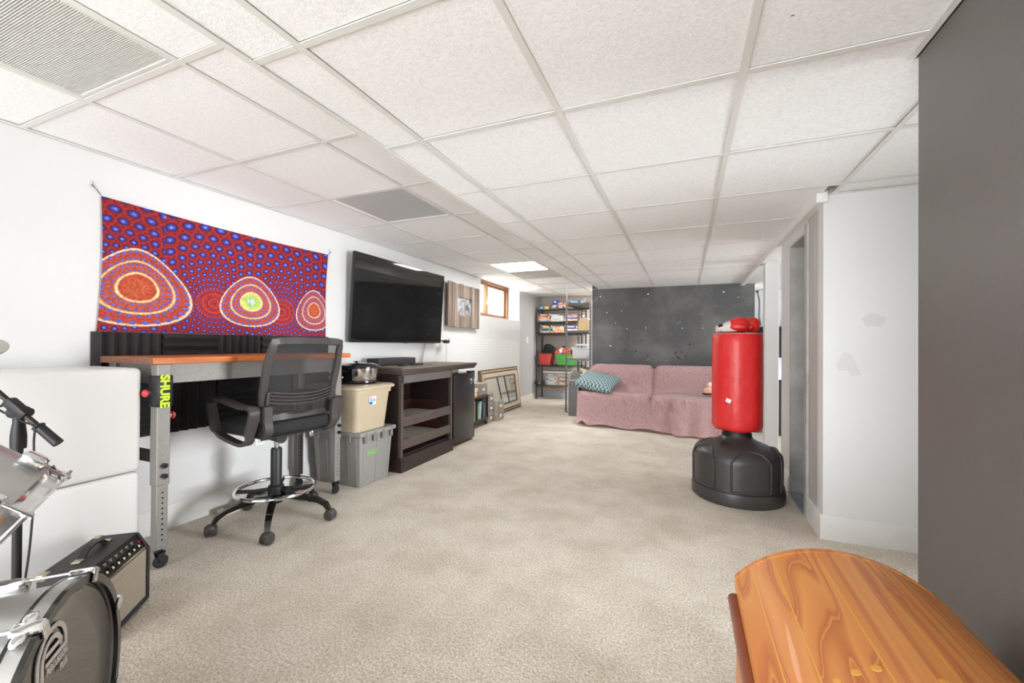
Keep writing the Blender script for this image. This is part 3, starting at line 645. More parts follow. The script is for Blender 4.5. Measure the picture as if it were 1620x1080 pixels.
bm = nb(); box(bm, XL, XL + 0.045, 4.48, 4.52, 1.32, 1.84); box(bm, XL, XL + 0.045, 5.24, 5.27, 1.32, 1.84); box(bm, XL, XL + 0.045, 4.52, 5.24, 1.32, 1.36); box(bm, XL, XL + 0.045, 4.52, 5.24, 1.80, 1.84); obj('backing_batten', bm, m_boards[1], t)
def photo_mat():
    m = mat('grey_photo_print', rgb(90, 90, 92), 0.3); nt = m.node_tree; N = nt.nodes; L = nt.links
    tc = N.new('ShaderNodeNewGeometry'); mp = N.new('ShaderNodeMapping'); mp.inputs['Scale'].default_value = (1, 10, 6); mp.inputs['Rotation'].default_value = (.3, 0, 0); L.new(tc.outputs['Position'], mp.inputs['Vector'])
    n = N.new('ShaderNodeTexNoise'); n.inputs['Scale'].default_value = 1.4; n.inputs['Detail'].default_value = 5; n.inputs['Distortion'].default_value = 1.0; L.new(mp.outputs['Vector'], n.inputs['Vector'])
    r = N.new('ShaderNodeValToRGB'); r.color_ramp.elements[0].position = .38; r.color_ramp.elements[1].position = .66; r.color_ramp.elements[0].color = rgb(30, 30, 32); r.color_ramp.elements[1].color = rgb(168, 168, 172)
    L.new(n.outputs['Fac'], r.inputs['Fac']); L.new(r.outputs['Color'], N['Principled BSDF'].inputs['Base Color']); return m
obj('photograph', B(XL + 0.038, XL + 0.046, 4.66, 5.12, 1.44, 1.70), photo_mat(), t)
# ================================================================== WORKBENCH
m_hammer = mat('hammered_grey_metal', rgb(120, 117, 113), 0.45, 0.35, (260, rgb(160, 157, 152), 0.28), (300, 0.35, 0.003))
m_darkmetal = mat('dark_grey_painted_metal', rgb(78, 74, 70), 0.45, 0.3, (280, rgb(96, 92, 88), 0.3))
m_benchwood = mat('varnished_orange_butcher_block', rgb(204, 122, 62), 0.35, 0, (9, rgb(180, 92, 45), 0.2), stretch=(6, 0.7, 6))
m_endgrain = mat('end_grain_brown_wood', rgb(128, 82, 62), 0.5, 0, (30, rgb(104, 66, 52), 0.25))
BY0, BY1, BX0, BX1, BZ = 1.147, 2.390, -2.752, -2.292, 1.010
t = thing('workbench', 'long workbench with orange wooden top and grey height-adjustable legs on casters', 'workbench', ((BX0 + BX1) / 2, (BY0 + BY1) / 2, 0), world=True)
top = obj('tabletop', B(BX0, BX1, BY0, BY1, BZ - 0.032, BZ, 0.003), m_benchwood, t)
obj('end_strip', B(BX0, BX1 - 0.0, BY0 - 0.003, BY0, BZ - 0.031, BZ - 0.001), m_endgrain, top)
obj('apron', B(BX1 - 0.052, BX1 - 0.044, BY0 + 0.09, BY1 - 0.09, BZ - 0.128, BZ - 0.032, 0.001), m_hammer, t)
obj('apron', B(BX0 + 0.03, BX0 + 0.04, BY0 + 0.09, BY1 - 0.09, BZ - 0.128, BZ - 0.032, 0.001), m_hammer, t)
for yy in (BY0 + 0.045, BY1 - 0.055): obj('end_rail', B(BX0 + 0.06, BX1 - 0.075, yy, yy + 0.008, BZ - 0.128, BZ - 0.032, 0.001), m_hammer, t)
m_tyre = mat('black_rubber', rgb(28, 28, 29), 0.6)
m_hole = mat('dark_bolt_hole', rgb(14, 14, 14), 0.9)
def star_knob(bm, c, d, r=0.013):
    c = Vector(c); d = Vector(d); s, q = frame_of(d); cyl(bm, c, c + d * 0.01, r * 0.5, seg=8)
    for k in range(5):
        a = 2 * PI * k / 5; cyl(bm, c + d * 0.008, c + d * 0.02, r * 0.0 + 0.004); p = c + (s * math.cos(a) + q * math.sin(a)) * r * 0.6; cyl(bm, p + d * 0.006, p + d * 0.02, r * 0.4, seg=6)
for lx, ly, front in ((BX1 - 0.036, BY0 + 0.053, 1), (BX1 - 0.036, BY1 - 0.105, 1), (BX0 + 0.06, BY0 + 0.053, 0), (BX0 + 0.06, BY1 - 0.105, 0)):
    h = 0.028
    bm = nb(); box(bm, lx - h, lx + h, ly - h, ly + h, 0.40, BZ - 0.032, 0.003); lg = obj('upper_leg', bm, m_hammer, t)
    bm = nb(); box(bm, lx - h + 0.004, lx + h - 0.004, ly - h + 0.004, ly + h - 0.004, 0.095, 0.41, 0.003); lw = obj('lower_leg', bm, m_darkmetal if not front else m_hammer, t)
    bm = nb()
    for k in range(10): cyl(bm, (lx + h - 0.005, ly, 0.14 + k * 0.025), (lx + h - 0.0035, ly, 0.14 + k * 0.025), 0.0045, seg=8)
    obj('bolt_hole_row', bm, m_hole, lw)
    bm = nb(); star_knob(bm, (lx + h, ly, 0.445), (1, 0, 0)); obj('adjusting_knob', bm, m_blackpl, lg)
    bm = nb(); star_knob(bm, (lx + h, ly, 0.495), (1, 0, 0)); obj('adjusting_knob', bm, m_blackpl, lg)
    bm = nb(); cyl(bm, (lx, ly, 0.095), (lx, ly, 0.078), 0.014, seg=12); prism(bm, [(ly - 0.014, 0.08), (ly + 0.02, 0.08), (ly + 0.012, 0.03), (ly - 0.002, 0.03)], 'x', lx - 0.017, lx - 0.014); prism(bm, [(ly - 0.014, 0.08), (ly + 0.02, 0.08), (ly + 0.012, 0.03), (ly - 0.002, 0.03)], 'x', lx + 0.014, lx + 0.017); box(bm, lx - 0.017, lx + 0.017, ly - 0.014, ly + 0.02, 0.076, 0.08)
    fk = obj('caster_fork', bm, m_blackpl, t)
    bm = nb(); lathe(bm, [(0, -0.011), (0.025, -0.011), (0.0305, -0.006), (0.0305, 0.006), (0.025, 0.011), (0, 0.011)], 20, basis((lx, ly + 0.008, 0.0305), (0, 1, 0), (0, 0, 1), (1, 0, 0))); obj('caster_wheel', bm, m_tyre, fk)
for yy in (BY0 + 0.047, BY1 - 0.111): obj('foot_rail', B(BX0 + 0.088, BX1 - 0.064, yy, yy + 0.012, 0.50, 0.56, 0.002), m_darkmetal, t)
# SHURE sleeve round the near front leg and red-capped clamps
lx, ly = BX1 - 0.036, BY0 + 0.053
t = thing('cable_strap', 'black rubber strap lettered SHURE in green, wrapped round the bench leg', 'strap', (lx, ly, 0.775), world=True)
bm = nb(); box(bm, lx - 0.034, lx + 0.034, ly - 0.036, ly + 0.036, 0.775, 0.925, 0.006, 2); sl = obj('sleeve', bm, m_blackpl, t)
bm = text_bm('SHURE', 0.052, 0.0008, bold=0.0022); bm.transform(basis((lx + 0.0346, ly - 0.002, 0.850), (0, 0, -1), (0, 1, 0), (1, 0, 0))); obj('lettering', bm, mat('neon_green_print', rgb(205, 235, 40), 0.5), sl)
m_redcap = mat('red_plastic_cap', rgb(205, 60, 62), 0.4); m_chrome = mat('polished_chrome', rgb(225, 225, 226), 0.12, 1.0)
for nm, (cy, cz, sg) in (('low', (ly + 0.030, 0.725, 1)), ('high', (ly - 0.030, 0.842, -1))):
    t = thing('spring_clamp', 'red-capped steel clamp gripping the bench leg, %s' % ('below the strap on the far side' if nm == 'low' else 'level with the strap beside the white box'), 'clamp', (lx - 0.005, cy, cz), group='red capped clamps', world=True)
    bm = nb(); cyl(bm, (lx - 0.012, cy + (0 if sg > 0 else 0), cz), (lx - 0.012, cy + sg * 0.022, cz), 0.012, seg=14); obj('screw', bm, m_chrome, t)
    bm = nb(); lathe(bm, [(0, 0), (0.018, 0), (0.018, 0.008), (0.012, 0.014), (0, 0.015)], 16, basis((lx - 0.012, cy + sg * 0.022, cz), (1, 0, 0), (0, 0, 1), (0, sg, 0))); obj('cap', bm, m_redcap, t)
# power strip and beige lead on the floor under the bench
t = thing('power_strip', 'pale power strip lying by the wall under the workbench', 'power strip', (-2.66, 1.86, 0), world=True)
bm = nb(); box(bm, -2.70, -2.645, 1.70, 2.02, 0.001, 0.04, 0.006, 2); obj('body', bm, mat('ivory_plastic', rgb(214, 206, 190), 0.45), t)
bm = nb(); tube(bm, smooth_path([(-2.67, 2.02, 0.02), (-2.66, 2.12, 0.012), (-2.62, 2.22, 0.008), (-2.66, 2.36, 0.008), (-2.70, 2.40, 0.01)]), 0.005, 6); obj('lead', bm, mat('ivory_lead', rgb(220, 212, 190), 0.5), t)
bm = nb()
for k in range(5): box(bm, -2.685, -2.66, 1.73 + k * 0.055, 1.765 + k * 0.055, 0.04, 0.042, 0.0008)
obj('sockets_row', bm, mat('dark_slots', rgb(70, 66, 60), 0.6), t)
# ================================================================== WHITE BOXES, AMP
m_wbox = mat('smooth_white_moulded_plastic', rgb(232, 232, 231), 0.42, 0, (3, rgb(229, 228, 226), 0.3))
for (z0, z1, lab) in ((0.0, 0.478, 'smooth white rounded box standing on the carpet, lower of the two stacked boxes'), (0.482, 0.962, 'smooth white rounded box stacked on top of the lower white box')):
    o = obj('storage_box', B(-2.755, -2.355, -0.06, 1.140, z0, z1, 0.022, 3), m_wbox, None, 40, origin=(-2.55, 0.54, z0)); tag(o, lab, 'box', 'stacked white boxes')
m_vinyl = mat('black_textured_vinyl', rgb(42, 41, 42), 0.55, 0, None, (420, 0.4, 0.002))
dd = Vector((0.643, -0.766, 0)); nn = Vector((0.766, 0.643, 0))
ampo = Vector((-2.081, 1.04, 0)) + dd * 0.155 - nn * 0.09
t = thing('guitar_amplifier', 'small black guitar amplifier with silver grille cloth and leather handle', 'amplifier', tuple(ampo), math.atan2(dd.y, dd.x))
# local x along the front (0.155 half), local -y ... front faces local +y
hw = 0.155
prof = [(-0.09, 0.012), (0.078, 0.012), (0.078, 0.226), (0.045, 0.285), (-0.09, 0.285)]
bm = nb(); prism(bm, prof, 'x', -hw + 0.014, hw - 0.014); obj('cabinet', bm, m_vinyl, t)
prof2 = [(-0.092, 0.010), (0.092, 0.010), (0.092, 0.222), (0.052, 0.290), (-0.092, 0.290)]
for s in (-1, 1):
    bm = nb(); prism(bm, prof2, 'x', s * (hw - 0.014) if s > 0 else -hw, hw if s > 0 else -hw + 0.014); bmesh.ops.bevel(bm, geom=list(bm.edges), offset=0.003, segments=1, affect='EDGES'); obj('side_panel', bm, m_vinyl, t)
obj('top_panel', B(-hw + 0.014, hw - 0.014, -0.092, 0.050, 0.284, 0.290, 0.002), m_vinyl, t)
obj('bottom_rail', B(-hw + 0.014, hw - 0.014, 0.078, 0.092, 0.010, 0.026, 0.002), m_vinyl, t)
def grille():
    m = mat('silver_grille_cloth', rgb(186, 176, 158), 0.7, 0.1); nt = m.node_tree; N = nt.nodes; L = nt.links
    tc = N.new('ShaderNodeTexCoord'); mp = N.new('ShaderNodeMapping'); mp.inputs['Scale'].default_value = (230, 0, 230); L.new(tc.outputs['Object'], mp.inputs['Vector'])
    ck = N.new('ShaderNodeTexChecker'); ck.inputs['Scale'].default_value = 1; ck.inputs['Color1'].default_value = rgb(205, 196, 178); ck.inputs['Color2'].default_value = rgb(142, 132, 116); L.new(mp.outputs['Vector'], ck.inputs['Vector'])
    L.new(ck.outputs['Color'], N['Principled BSDF'].inputs['Base Color']); return m
obj('grille_cloth', B(-hw + 0.014, hw - 0.014, 0.078, 0.084, 0.026, 0.222, 0.001), grille(), t)
sl_y = Vector((0, 0.045 - 0.078, 0.285 - 0.226)).normalized()
PM = basis((0, 0.0785, 0.2265), (1, 0, 0), sl_y, sl_y.cross(Vector((1, 0, 0))))
bm = nb(); box(bm, -hw + 0.016, hw - 0.016, 0.002, 0.066, 0, 0.003, 0, 1, PM); pnl = obj('control_panel', bm, m_bezel, t)
bm = nb(); box(bm, -hw + 0.016, hw - 0.016, -0.001, 0.004, 0.0015, 0.005, 0, 1, PM); obj('chrome_strip', bm, m_chrome, t)
m_ivory = mat('ivory_knob', rgb(225, 215, 190), 0.4)
for k in range(7):
    x = 0.115 - k * 0.034
    bm = nb(); lathe(bm, [(0, 0.003), (0.010, 0.003), (0.009, 0.010), (0.006, 0.012), (0.006, 0.018), (0, 0.018)], 14, PM @ Matrix.Translation((x, 0.024, 0))); kb = obj('knob', bm, m_bezel, pnl)
    bm = nb(); lathe(bm, [(0, 0.018), (0.0055, 0.018), (0.004, 0.020), (0, 0.020)], 12, PM @ Matrix.Translation((x, 0.024, 0))); obj('knob_cap', bm, m_ivory, pnl)
    bm = nb(); box(bm, x - 0.008, x + 0.008, 0.050, 0.0515, 0.003, 0.0036, 0, 1, PM); box(bm, x - 0.005, x + 0.005, 0.044, 0.0452, 0.003, 0.0036, 0, 1, PM); obj('panel_print', bm, m_pin, pnl)
bm = nb(); lathe(bm, [(0, 0.003), (0.005, 0.003), (0.004, 0.008), (0, 0.009)], 10, PM @ Matrix.Translation((-0.125, 0.036, 0))); obj('pilot_lamp', bm, mat('red_pilot_lens', rgb(200, 30, 30), 0.2), pnl)
bm = text_bm('Fender', 0.038, 0.001, bold=0.0008); bm.transform(Matrix.Shear('XZ', 4, (0.0, 0.0)) if False else Matrix.Identity(4)); bm.transform(Matrix(((1, 0.45, 0, 0), (0, 1, 0, 0), (0, 0, 1, 0), (0, 0, 0, 1)))); bm.transform(basis((0.078, 0.0848, 0.188), (-1, 0, 0), (0, 0, 1), (0, 1, 0)) @ Matrix.Rotation(0.25, 4, 'Z')); obj('script_badge', bm, m_chrome, t)
bm = nb()
hp = smooth_path([(-0.075, -0.02, 0.291), (-0.06, -0.02, 0.300), (-0.035, -0.02, 0.316), (0, -0.02, 0.321), (0.035, -0.02, 0.316), (0.06, -0.02, 0.300), (0.075, -0.02, 0.291)], 4)
def band(bm, pts, wv, half, th):
    loops = []
    n = len(pts)
    for i, p in enumerate(pts):
        d = (pts[min(i + 1, n - 1)] - pts[max(i - 1, 0)]).normalized(); wv_ = Vector(wv); nrm = d.cross(wv_).normalized()
        loops.append([p + wv_ * half + nrm * th, p - wv_ * half + nrm * th, p - wv_ * half - nrm * th, p + wv_ * half - nrm * th])
    loft(bm, loops)
band(bm, hp, (0, 1, 0), 0.012, 0.003); obj('handle', bm, m_blackpl, t)
for s in (-1, 1): obj('handle_bracket', B(s * 0.082 - 0.016, s * 0.082 + 0.016, -0.034, -0.006, 0.290, 0.297, 0.003), mat('brass_nickel', rgb(196, 186, 166), 0.3, 0.9), t)
for sx in (-1, 1):
    bm = nb(); superell(bm, (sx * (hw - 0.012), -0.08, 0.281), 0.016, 0.016, 0.013, 0.5, 12, 8); obj('corner_cap', bm, mat('brass_nickel', rgb(196, 186, 166), 0.3, 0.9), t)
for sx in (-1, 1):
    for yy in (-0.07, 0.07):
        bm = nb(); cyl(bm, (sx * 0.12, yy, 0), (sx * 0.12, yy, 0.012), 0.012, 0.014, 12); obj('rubber_foot', bm, m_tyre, t)
# ================================================================== DRUM KIT AND MICROPHONE STAND
m_silver = mat('brushed_silver_wrap', rgb(196, 196, 194), 0.32, 0.75, (5, rgb(176, 175, 172), 0.3), stretch=(1, 1, 3))
m_blackg = mat('black_lacquer', rgb(16, 15, 15), 0.22, coat=0.4)
m_head = mat('dark_reflective_drum_head', rgb(30, 27, 24), 0.10, 0, spec=0.9, coat=0.6)
R = 0.28
tan = Vector((math.cos(math.radians(139.1)), math.sin(math.radians(139.1)), 0)); nor = Vector((tan.y, -tan.x, 0))
t = thing('bass_drum', 'silver bass drum with black hoop and dark lettered front head', 'drum', (-1.211, 0.462, 0), math.atan2(tan.y, tan.x) + PI)
# local frame: x = -tangent (towards the camera side), y = -normal ... front faces -y
tx = -tan; ty = Vector((-tx.y, tx.x, 0))   # local y axis in world
sgn = 1 if ty.dot(nor) > 0 else -1          # front direction along local y
def LM(y0, s): return basis((0, y0, R), (1, 0, 0), (0, 0, 1), (0, s, 0))
S = sgn
def ringp(bm, ro, ri, y0, y1, seg=64):
    lathe(bm, [(ri, y0), (ro, y0), (ro, y1), (ri, y1), (ri, y0)], seg, LM(0, S), cap=False)
bm = nb(); ringp(bm, 0.268, 0.262, -0.42, -0.03); obj('shell', bm, m_silver, t)
bm = nb(); ringp(bm, R, 0.262, -0.040, -0.034); ringp(bm, R, 0.262, -0.008, 0.0); ringp(bm, R - 0.0, 0.2615, -0.0005, 0.0015); hp_ = obj('front_hoop', bm, m_blackg, t)
bm = nb(); ringp(bm, R - 0.001, 0.264, -0.034, -0.008); obj('hoop_inlay', bm, m_silver, hp_)
bm = nb(); ringp(bm, R, 0.262, -0.45, -0.41); obj('rear_hoop', bm, m_blackg, t)
bm = nb(); lathe(bm, [(0, -0.022), (0.20, -0.021), (0.245, -0.018), (0.253, -0.012), (0.262, -0.012), (0.262, -0.026), (0, -0.026)], 64, LM(0, S), cap=False); hd = obj('front_head', bm, m_head, t)
# logo on the head: an arched monogram and two words
m_print = mat('white_head_print', rgb(225, 225, 225), 0.4)
sx_ = 1
right_l = Vector((-S, 0, 0))   # viewer's right on the head, local
LB = basis((0, S * -0.0188, R), right_l, (0, 0, 1), (0, S, 0))
def arch_band(bm, x0, x1, zb, zt, rad, w_, M):
    def path(o):
        a = [(x0 + o, zb)]; cx = (x0 + x1) / 2; hr = (x1 - x0) / 2 - o
        a += [(cx - hr * math.cos(PI * i / 16), zt - (x1 - x0) / 2 + hr * math.sin(PI * i / 16)) for i in range(17)]
        return a
    po, pi_ = path(0), path(w_)
    for d in (0, 1): pass
    po.append((x1, rad)); pi_.append((x1 - w_, rad))
    vo = [bm.verts.new(M @ Vector((a, b, 0))) for a, b in po]; vi = [bm.verts.new(M @ Vector((a, b, 0))) for a, b in pi_]
    vo2 = [bm.verts.new(M @ Vector((a, b, 0.0012))) for a, b in po]; vi2 = [bm.verts.new(M @ Vector((a, b, 0.0012))) for a, b in pi_]
    for i in range(len(po) - 1):
        bm.faces.new((vo2[i], vo2[i + 1], vi2[i + 1], vi2[i])); bm.faces.new((vo[i], vo[i + 1], vo2[i + 1], vo2[i])); bm.faces.new((vi[i], vi2[i], vi2[i + 1], vi[i + 1]))
LS = LB
bm = nb()
arch_band(bm, -0.079, 0.040, -0.10, 0.217, 0.145, 0.010, LS)
arch_band(bm, -0.062, 0.020, -0.10, 0.197, 0.165, 0.010, LS)
for (x0, x1, z0, z1) in ((-0.046, 0.020, 0.163, 0.173), (-0.046, 0.040, 0.143, 0.153)):
    vs4 = [LS @ Vector(p) for p in ((x0, z0, 0.0012), (x1, z0, 0.0012), (x1, z1, 0.0012), (x0, z1, 0.0012))]; bm.faces.new([bm.verts.new(p) for p in vs4])
obj('monogram', bm, m_print, hd)
for txt, z in (('PERCUSSION', 0.131), ('PLUS', 0.108)):
    bm = text_bm(txt, 0.021, 0.0006, align='LEFT', bold=0.0004); mx_ = max(v.co.x for v in bm.verts); x0_, x1_ = (0.011, 0.040) if txt == 'PLUS' else (-0.042, 0.040); bm.transform(Matrix.Diagonal(((x1_ - x0_) / mx_, 1, 1, 1))); bm.transform(LS @ Matrix.Translation((x0_, z, 0.001))); obj('lettering', bm, m_print, hd)
# tension rods, claws and lugs round the hoop
def P(a, r, y): return Vector((r * math.cos(a), S * y, R + r * math.sin(a)))
for k in range(8):
    a = math.radians(22.5 + 45 * k)
    if R + 0.29 * math.sin(a) < 0.03: pass
    er = Vector((math.cos(a), 0, math.sin(a))); et = Vector((-math.sin(a), 0, math.cos(a)))
    rod_r = 0.283 if R + 0.283 * math.sin(a) > 0.02 else 0.279
    bm = nb(); cyl(bm, P(a, rod_r + 0.004, -0.12), P(a, rod_r + 0.004, 0.006), 0.0035, seg=8); rd = obj('tension_rod', bm, m_chrome, t)
    bm = nb(); M_ = basis(P(a, rod_r - 0.002, -0.018), er, et, (0, S, 0)); box(bm, 0, 0.012, -0.013, 0.013, -0.022, 0.024, 0.004, 2, M_); box(bm, -0.022, 0.010, -0.010, 0.010, 0.020, 0.026, 0.002, 1, M_)
    for sg in (-1, 1): superell(bm, (0.006, sg * 0.022, -0.004), 0.004, 0.016, 0.011, 0.9, 12, 8, M_)
    obj('claw_hook', bm, m_chrome, rd)
    bm = nb(); M_ = basis(P(a, 0.268, -0.15), er, et, (0, S, 0)); superell(bm, (0.010, 0, 0), 0.018, 0.016, 0.045, 0.55, 16, 12, M_); obj('lug', bm, m_chrome, t)
for sx in (-1, 1):
    bm = nb(); tube(bm, [(sx * 0.2, S * -0.1, 0.14), (sx * 0.30, S * -0.05, 0.06), (sx * 0.33, S * -0.03, 0.006)], 0.007, 8); obj('spur', bm, m_chrome, t)
# rack tom on a bracket
rt = Vector((_r.x, _r.y, 0)); fw = Vector((_f.x, _f.y, 0)); up = Vector((0, 0, 1))
ax = (rt * -0.68 + up * 0.74 - fw * 0.55).normalized()
tc0 = Vector((-1.485, 0.450, 0.632))
t = thing('tom_drum', 'small silver tom drum with chrome hoop tilted above the bass drum', 'drum', tuple(tc0))
s_, q_ = frame_of(ax); TMx = basis((0, 0, 0), s_, q_, ax)
RT = 0.150
bm = nb(); lathe(bm, [(RT - 0.006, 0.012), (RT, 0.012), (RT, 0.22), (RT - 0.006, 0.22), (RT - 0.006, 0.012)], 48, TMx, cap=False); obj('shell', bm, m_silver, t)
m_clearhead = mat('frosted_drum_head', rgb(210, 210, 206), 0.35)
bm = nb(); lathe(bm, [(RT + 0.010, 0.034), (RT + 0.004, 0.034), (RT + 0.004, 0.004), (RT + 0.014, 0.0), (RT + 0.014, -0.006), (RT - 0.002, -0.006), (RT - 0.002, 0.012), (RT + 0.010, 0.034)], 48, TMx, cap=False); obj('lower_hoop', bm, m_chrome, t)
bm = nb(); lathe(bm, [(0, 0.006), (RT - 0.003, 0.006), (RT - 0.003, 0.011), (0, 0.011)], 40, TMx); obj('lower_head', bm, m_clearhead, t)
bm = nb(); lathe(bm, [(RT + 0.010, 0.20), (RT + 0.004, 0.20), (RT + 0.004, 0.23), (RT + 0.014, 0.234), (RT + 0.014, 0.24), (RT - 0.002, 0.24), (RT - 0.002, 0.222), (RT + 0.010, 0.20)], 48, TMx, cap=False); obj('upper_hoop', bm, m_chrome, t)
bm = nb(); lathe(bm, [(0, 0.224), (RT - 0.003, 0.224), (RT - 0.003, 0.229), (0, 0.229)], 40, TMx); obj('upper_head', bm, m_clearhead, t)
for k in range(8):
    a = math.radians(10 + 45 * k); e1 = Vector((math.cos(a), math.sin(a), 0)); e2 = Vector((-math.sin(a), math.cos(a), 0))
    M_ = TMx @ basis(e1 * RT + Vector((0, 0, 0.07)), e1, e2, (0, 0, 1))
    bm = nb(); superell(bm, (0.010, 0, 0.0), 0.016, 0.016, 0.026, 0.5, 14, 10, M_); lg_ = obj('lug', bm, m_chrome, t)
    bm = nb(); c0 = M_ @ Vector((0.012, 0, -0.02)); c1 = M_ @ Vector((0.009, 0, -0.072)); cyl(bm, c0, c1, 0.003, seg=8); cyl(bm, M_ @ Vector((0.009, 0, -0.06)), M_ @ Vector((0.009, 0, -0.082)), 0.0065, seg=8); obj('tension_rod', bm, m_chrome, lg_)
bm = nb(); p_ = TMx @ Vector((0, 0, 0.11)); 
anchor = Vector((-1.211, 0.462, 0)) - nor * 0.22 + Vector((0, 0, 0.552)) - tc0
ed = (anchor - p_); ed = (ed - ax * ed.dot(ax)).normalized()
base_ = p_ + ed * RT
tube(bm, [base_ - ed * 0.004, base_ + ed * 0.03, anchor + Vector((0, 0, 0.06)), anchor], 0.010, 10); obj('holder_arm', bm, m_chrome, t)
bm = nb(); c_ = base_ + ed * 0.03; box(bm, -0.012, 0.012, -0.03, 0.03, -0.006, 0.006, 0.003, 1, Matrix.Translation(c_)); obj('wing_nut', bm, m_chrome, t)
# cymbal on its stand, mostly beyond the picture edge
cc = Vector((-1.935, 0.385, 1.045))
t = thing('cymbal_stand', 'dull bronze cymbal on a chrome stand at the picture edge above the microphone boom', 'cymbal', (cc.x, cc.y, 0))
bm = nb(); lathe(bm, [(0.006, 0.040), (0.03, 0.036), (0.045, 0.018), (0.10, 0.010), (0.2, -0.004), (0.2, -0.006), (0.1, 0.008), (0.045, 0.016), (0.03, 0.034), (0.006, 0.038)], 48, Matrix.Translation((0, 0, cc.z)) @ Matrix.Rotation(0.20, 4, 'Y') @ Matrix.Rotation(0.22, 4, 'X')); obj('cymbal', bm, mat('dull_cymbal_bronze', rgb(176, 172, 160), 0.38, 0.8, (4, rgb(190, 186, 174), .3)), t)
bm = nb(); cyl(bm, (0, 0, 0.02), (0, 0, cc.z + 0.06), 0.009, seg=12); obj('pole', bm, m_chrome, t)
for k in range(3):
    a = 0.6 + 2 * PI * k / 3; bm = nb(); tube(bm, [(0.012 * math.cos(a), 0.012 * math.sin(a), 0.22), (0.17 * math.cos(a), 0.17 * math.sin(a), 0.008)], 0.008, 8); obj('leg', bm, m_chrome, t)
# microphone stand with boom
mx0, my0 = -2.20, 0.698
t = thing('microphone_stand', 'black boom microphone stand in front of the white boxes', 'microphone stand', (mx0, my0, 0), world=True)
bm = nb(); cyl(bm, (mx0, my0, 0.02), (mx0, my0, 0.72), 0.0125, seg=16); obj('lower_tube', bm, m_blackpl, t)
bm = nb(); lathe(bm, [(0, 0), (0.09, 0), (0.09, 0.012), (0.07, 0.02), (0.018, 0.03), (0.018, 0.05), (0, 0.05)], 32, Matrix.Translation((mx0, my0, 0))); obj('base', bm, m_blackpl, t)
bm = nb(); lathe(bm, [(0, 0.700), (0.020, 0.700), (0.021, 0.715), (0.021, 0.745), (0.017, 0.785), (0.0155, 0.79), (0.0155, 0.815), (0, 0.815)], 20, Matrix.Translation((mx0, my0, 0))); obj('clutch', bm, m_blackpl, t)
up0 = Vector((mx0, my0, 0.83))
bdir = (rt * 0.585 - up * 0.60 + fw * 0.10).normalized()
bc = up0 + fw * -0.012 + rt * 0.012 + up * 0.012
bm = nb(); cyl(bm, up0 - rt * 0.022, up0 + rt * 0.022, 0.022, seg=20); cyl(bm, up0 + rt * 0.02, up0 + rt * 0.04, 0.015, seg=16); obj('swivel', bm, m_blackpl, t)
bm = nb(); M_ = basis(bc + fw * -0.0, bdir, fw, bdir.cross(fw)); box(bm, -0.045, 0.038, -0.016, 0.016, -0.016, 0.018, 0.007, 2, M_); obj('clamp_block', bm, m_blackpl, t)
bm = nb(); s0 = bc + bdir * -0.03 - rt * 0.01; tube(bm, smooth_path([s0, s0 - rt * 0.03 - up * 0.01, s0 - rt * 0.045 - up * 0.006]), 0.005, 6); obj('clamp_lever', bm, m_blackpl, t)
bm = nb(); cyl(bm, bc - bdir * 0.62, bc + bdir * 0.12, 0.009, seg=12); obj('boom', bm, mat('dark_boom_metal', rgb(52, 46, 42), 0.35, 0.5), t)
bm = nb(); cyl(bm, bc + bdir * 0.095, bc + bdir * 0.175, 0.0155, 0.0165, 16); obj('counterweight', bm, m_blackpl, t)
bm = nb(); box(bm, -0.006, 0.006, -0.014, 0.014, -0.016, 0.016, 0.004, 1, basis(bc + bdir * 0.088, bdir, fw, bdir.cross(fw))); obj('cable_clip', bm, m_blackpl, t)
cp = bc + bdir * 0.085 - fw * 0.012
bm = nb(); tube(bm, smooth_path([bc - bdir * 0.10 - rt * 0.04 - up * 0.03, bc - bdir * 0.05 - rt * 0.03 - up * 0.035, bc + bdir * 0.02 - up * 0.03, cp, cp - up * 0.06, cp + rt * 0.004 - up * 0.2, cp - rt * 0.002 - up * 0.33, cp - rt * 0.012 - up * 0.45, cp - rt * 0.03 - up * 0.58, cp - rt * 0.04 - up * 0.64], 5), 0.0035, 6); obj('cable', bm, m_cordb, t)
# ================================================================== DRAFTING CHAIR
m_frame = mat('dark_grey_chair_plastic', rgb(62, 58, 56), 0.38)
m_fabric = mat('black_chair_fabric', rgb(22, 22, 23), 0.85, 0, (300, rgb(34, 34, 35), 0.3), (400, 0.3, 0.002))
m_gloss = mat('glossy_black_steel', rgb(30, 26, 23), 0.18, 0.4, coat=0.3)
def mesh_mat():
    m = mat('black_see_through_mesh', rgb(36, 35, 35), 0.7); nt = m.node_tree; N = nt.nodes; L = nt.links; b = N['Principled BSDF']
    tc = N.new('ShaderNodeTexCoord'); mp = N.new('ShaderNodeMapping'); mp.inputs['Scale'].default_value = (420, 0, 420); L.new(tc.outputs['Object'], mp.inputs['Vector'])
    fr = N.new('ShaderNodeVectorMath'); fr.operation = 'FRACTION'; L.new(mp.outputs['Vector'], fr.inputs[0]); sp = N.new('ShaderNodeSeparateXYZ'); L.new(fr.outputs[0], sp.inputs[0])
    a = N.new('ShaderNodeMath'); a.operation = 'GREATER_THAN'; a.inputs[1].default_value = 0.5; L.new(sp.outputs['X'], a.inputs[0])
    c = N.new('ShaderNodeMath'); c.operation = 'GREATER_THAN'; c.inputs[1].default_value = 0.5; L.new(sp.outputs['Z'], c.inputs[0])
    mn = N.new('ShaderNodeMath'); mn.operation = 'MAXIMUM'; L.new(a.outputs[0], mn.inputs[0]); L.new(c.outputs[0], mn.inputs[1])
    L.new(mn.outputs[0], b.inputs['Alpha']); return m
m_mesh = mesh_mat()
CA = math.radians(175)
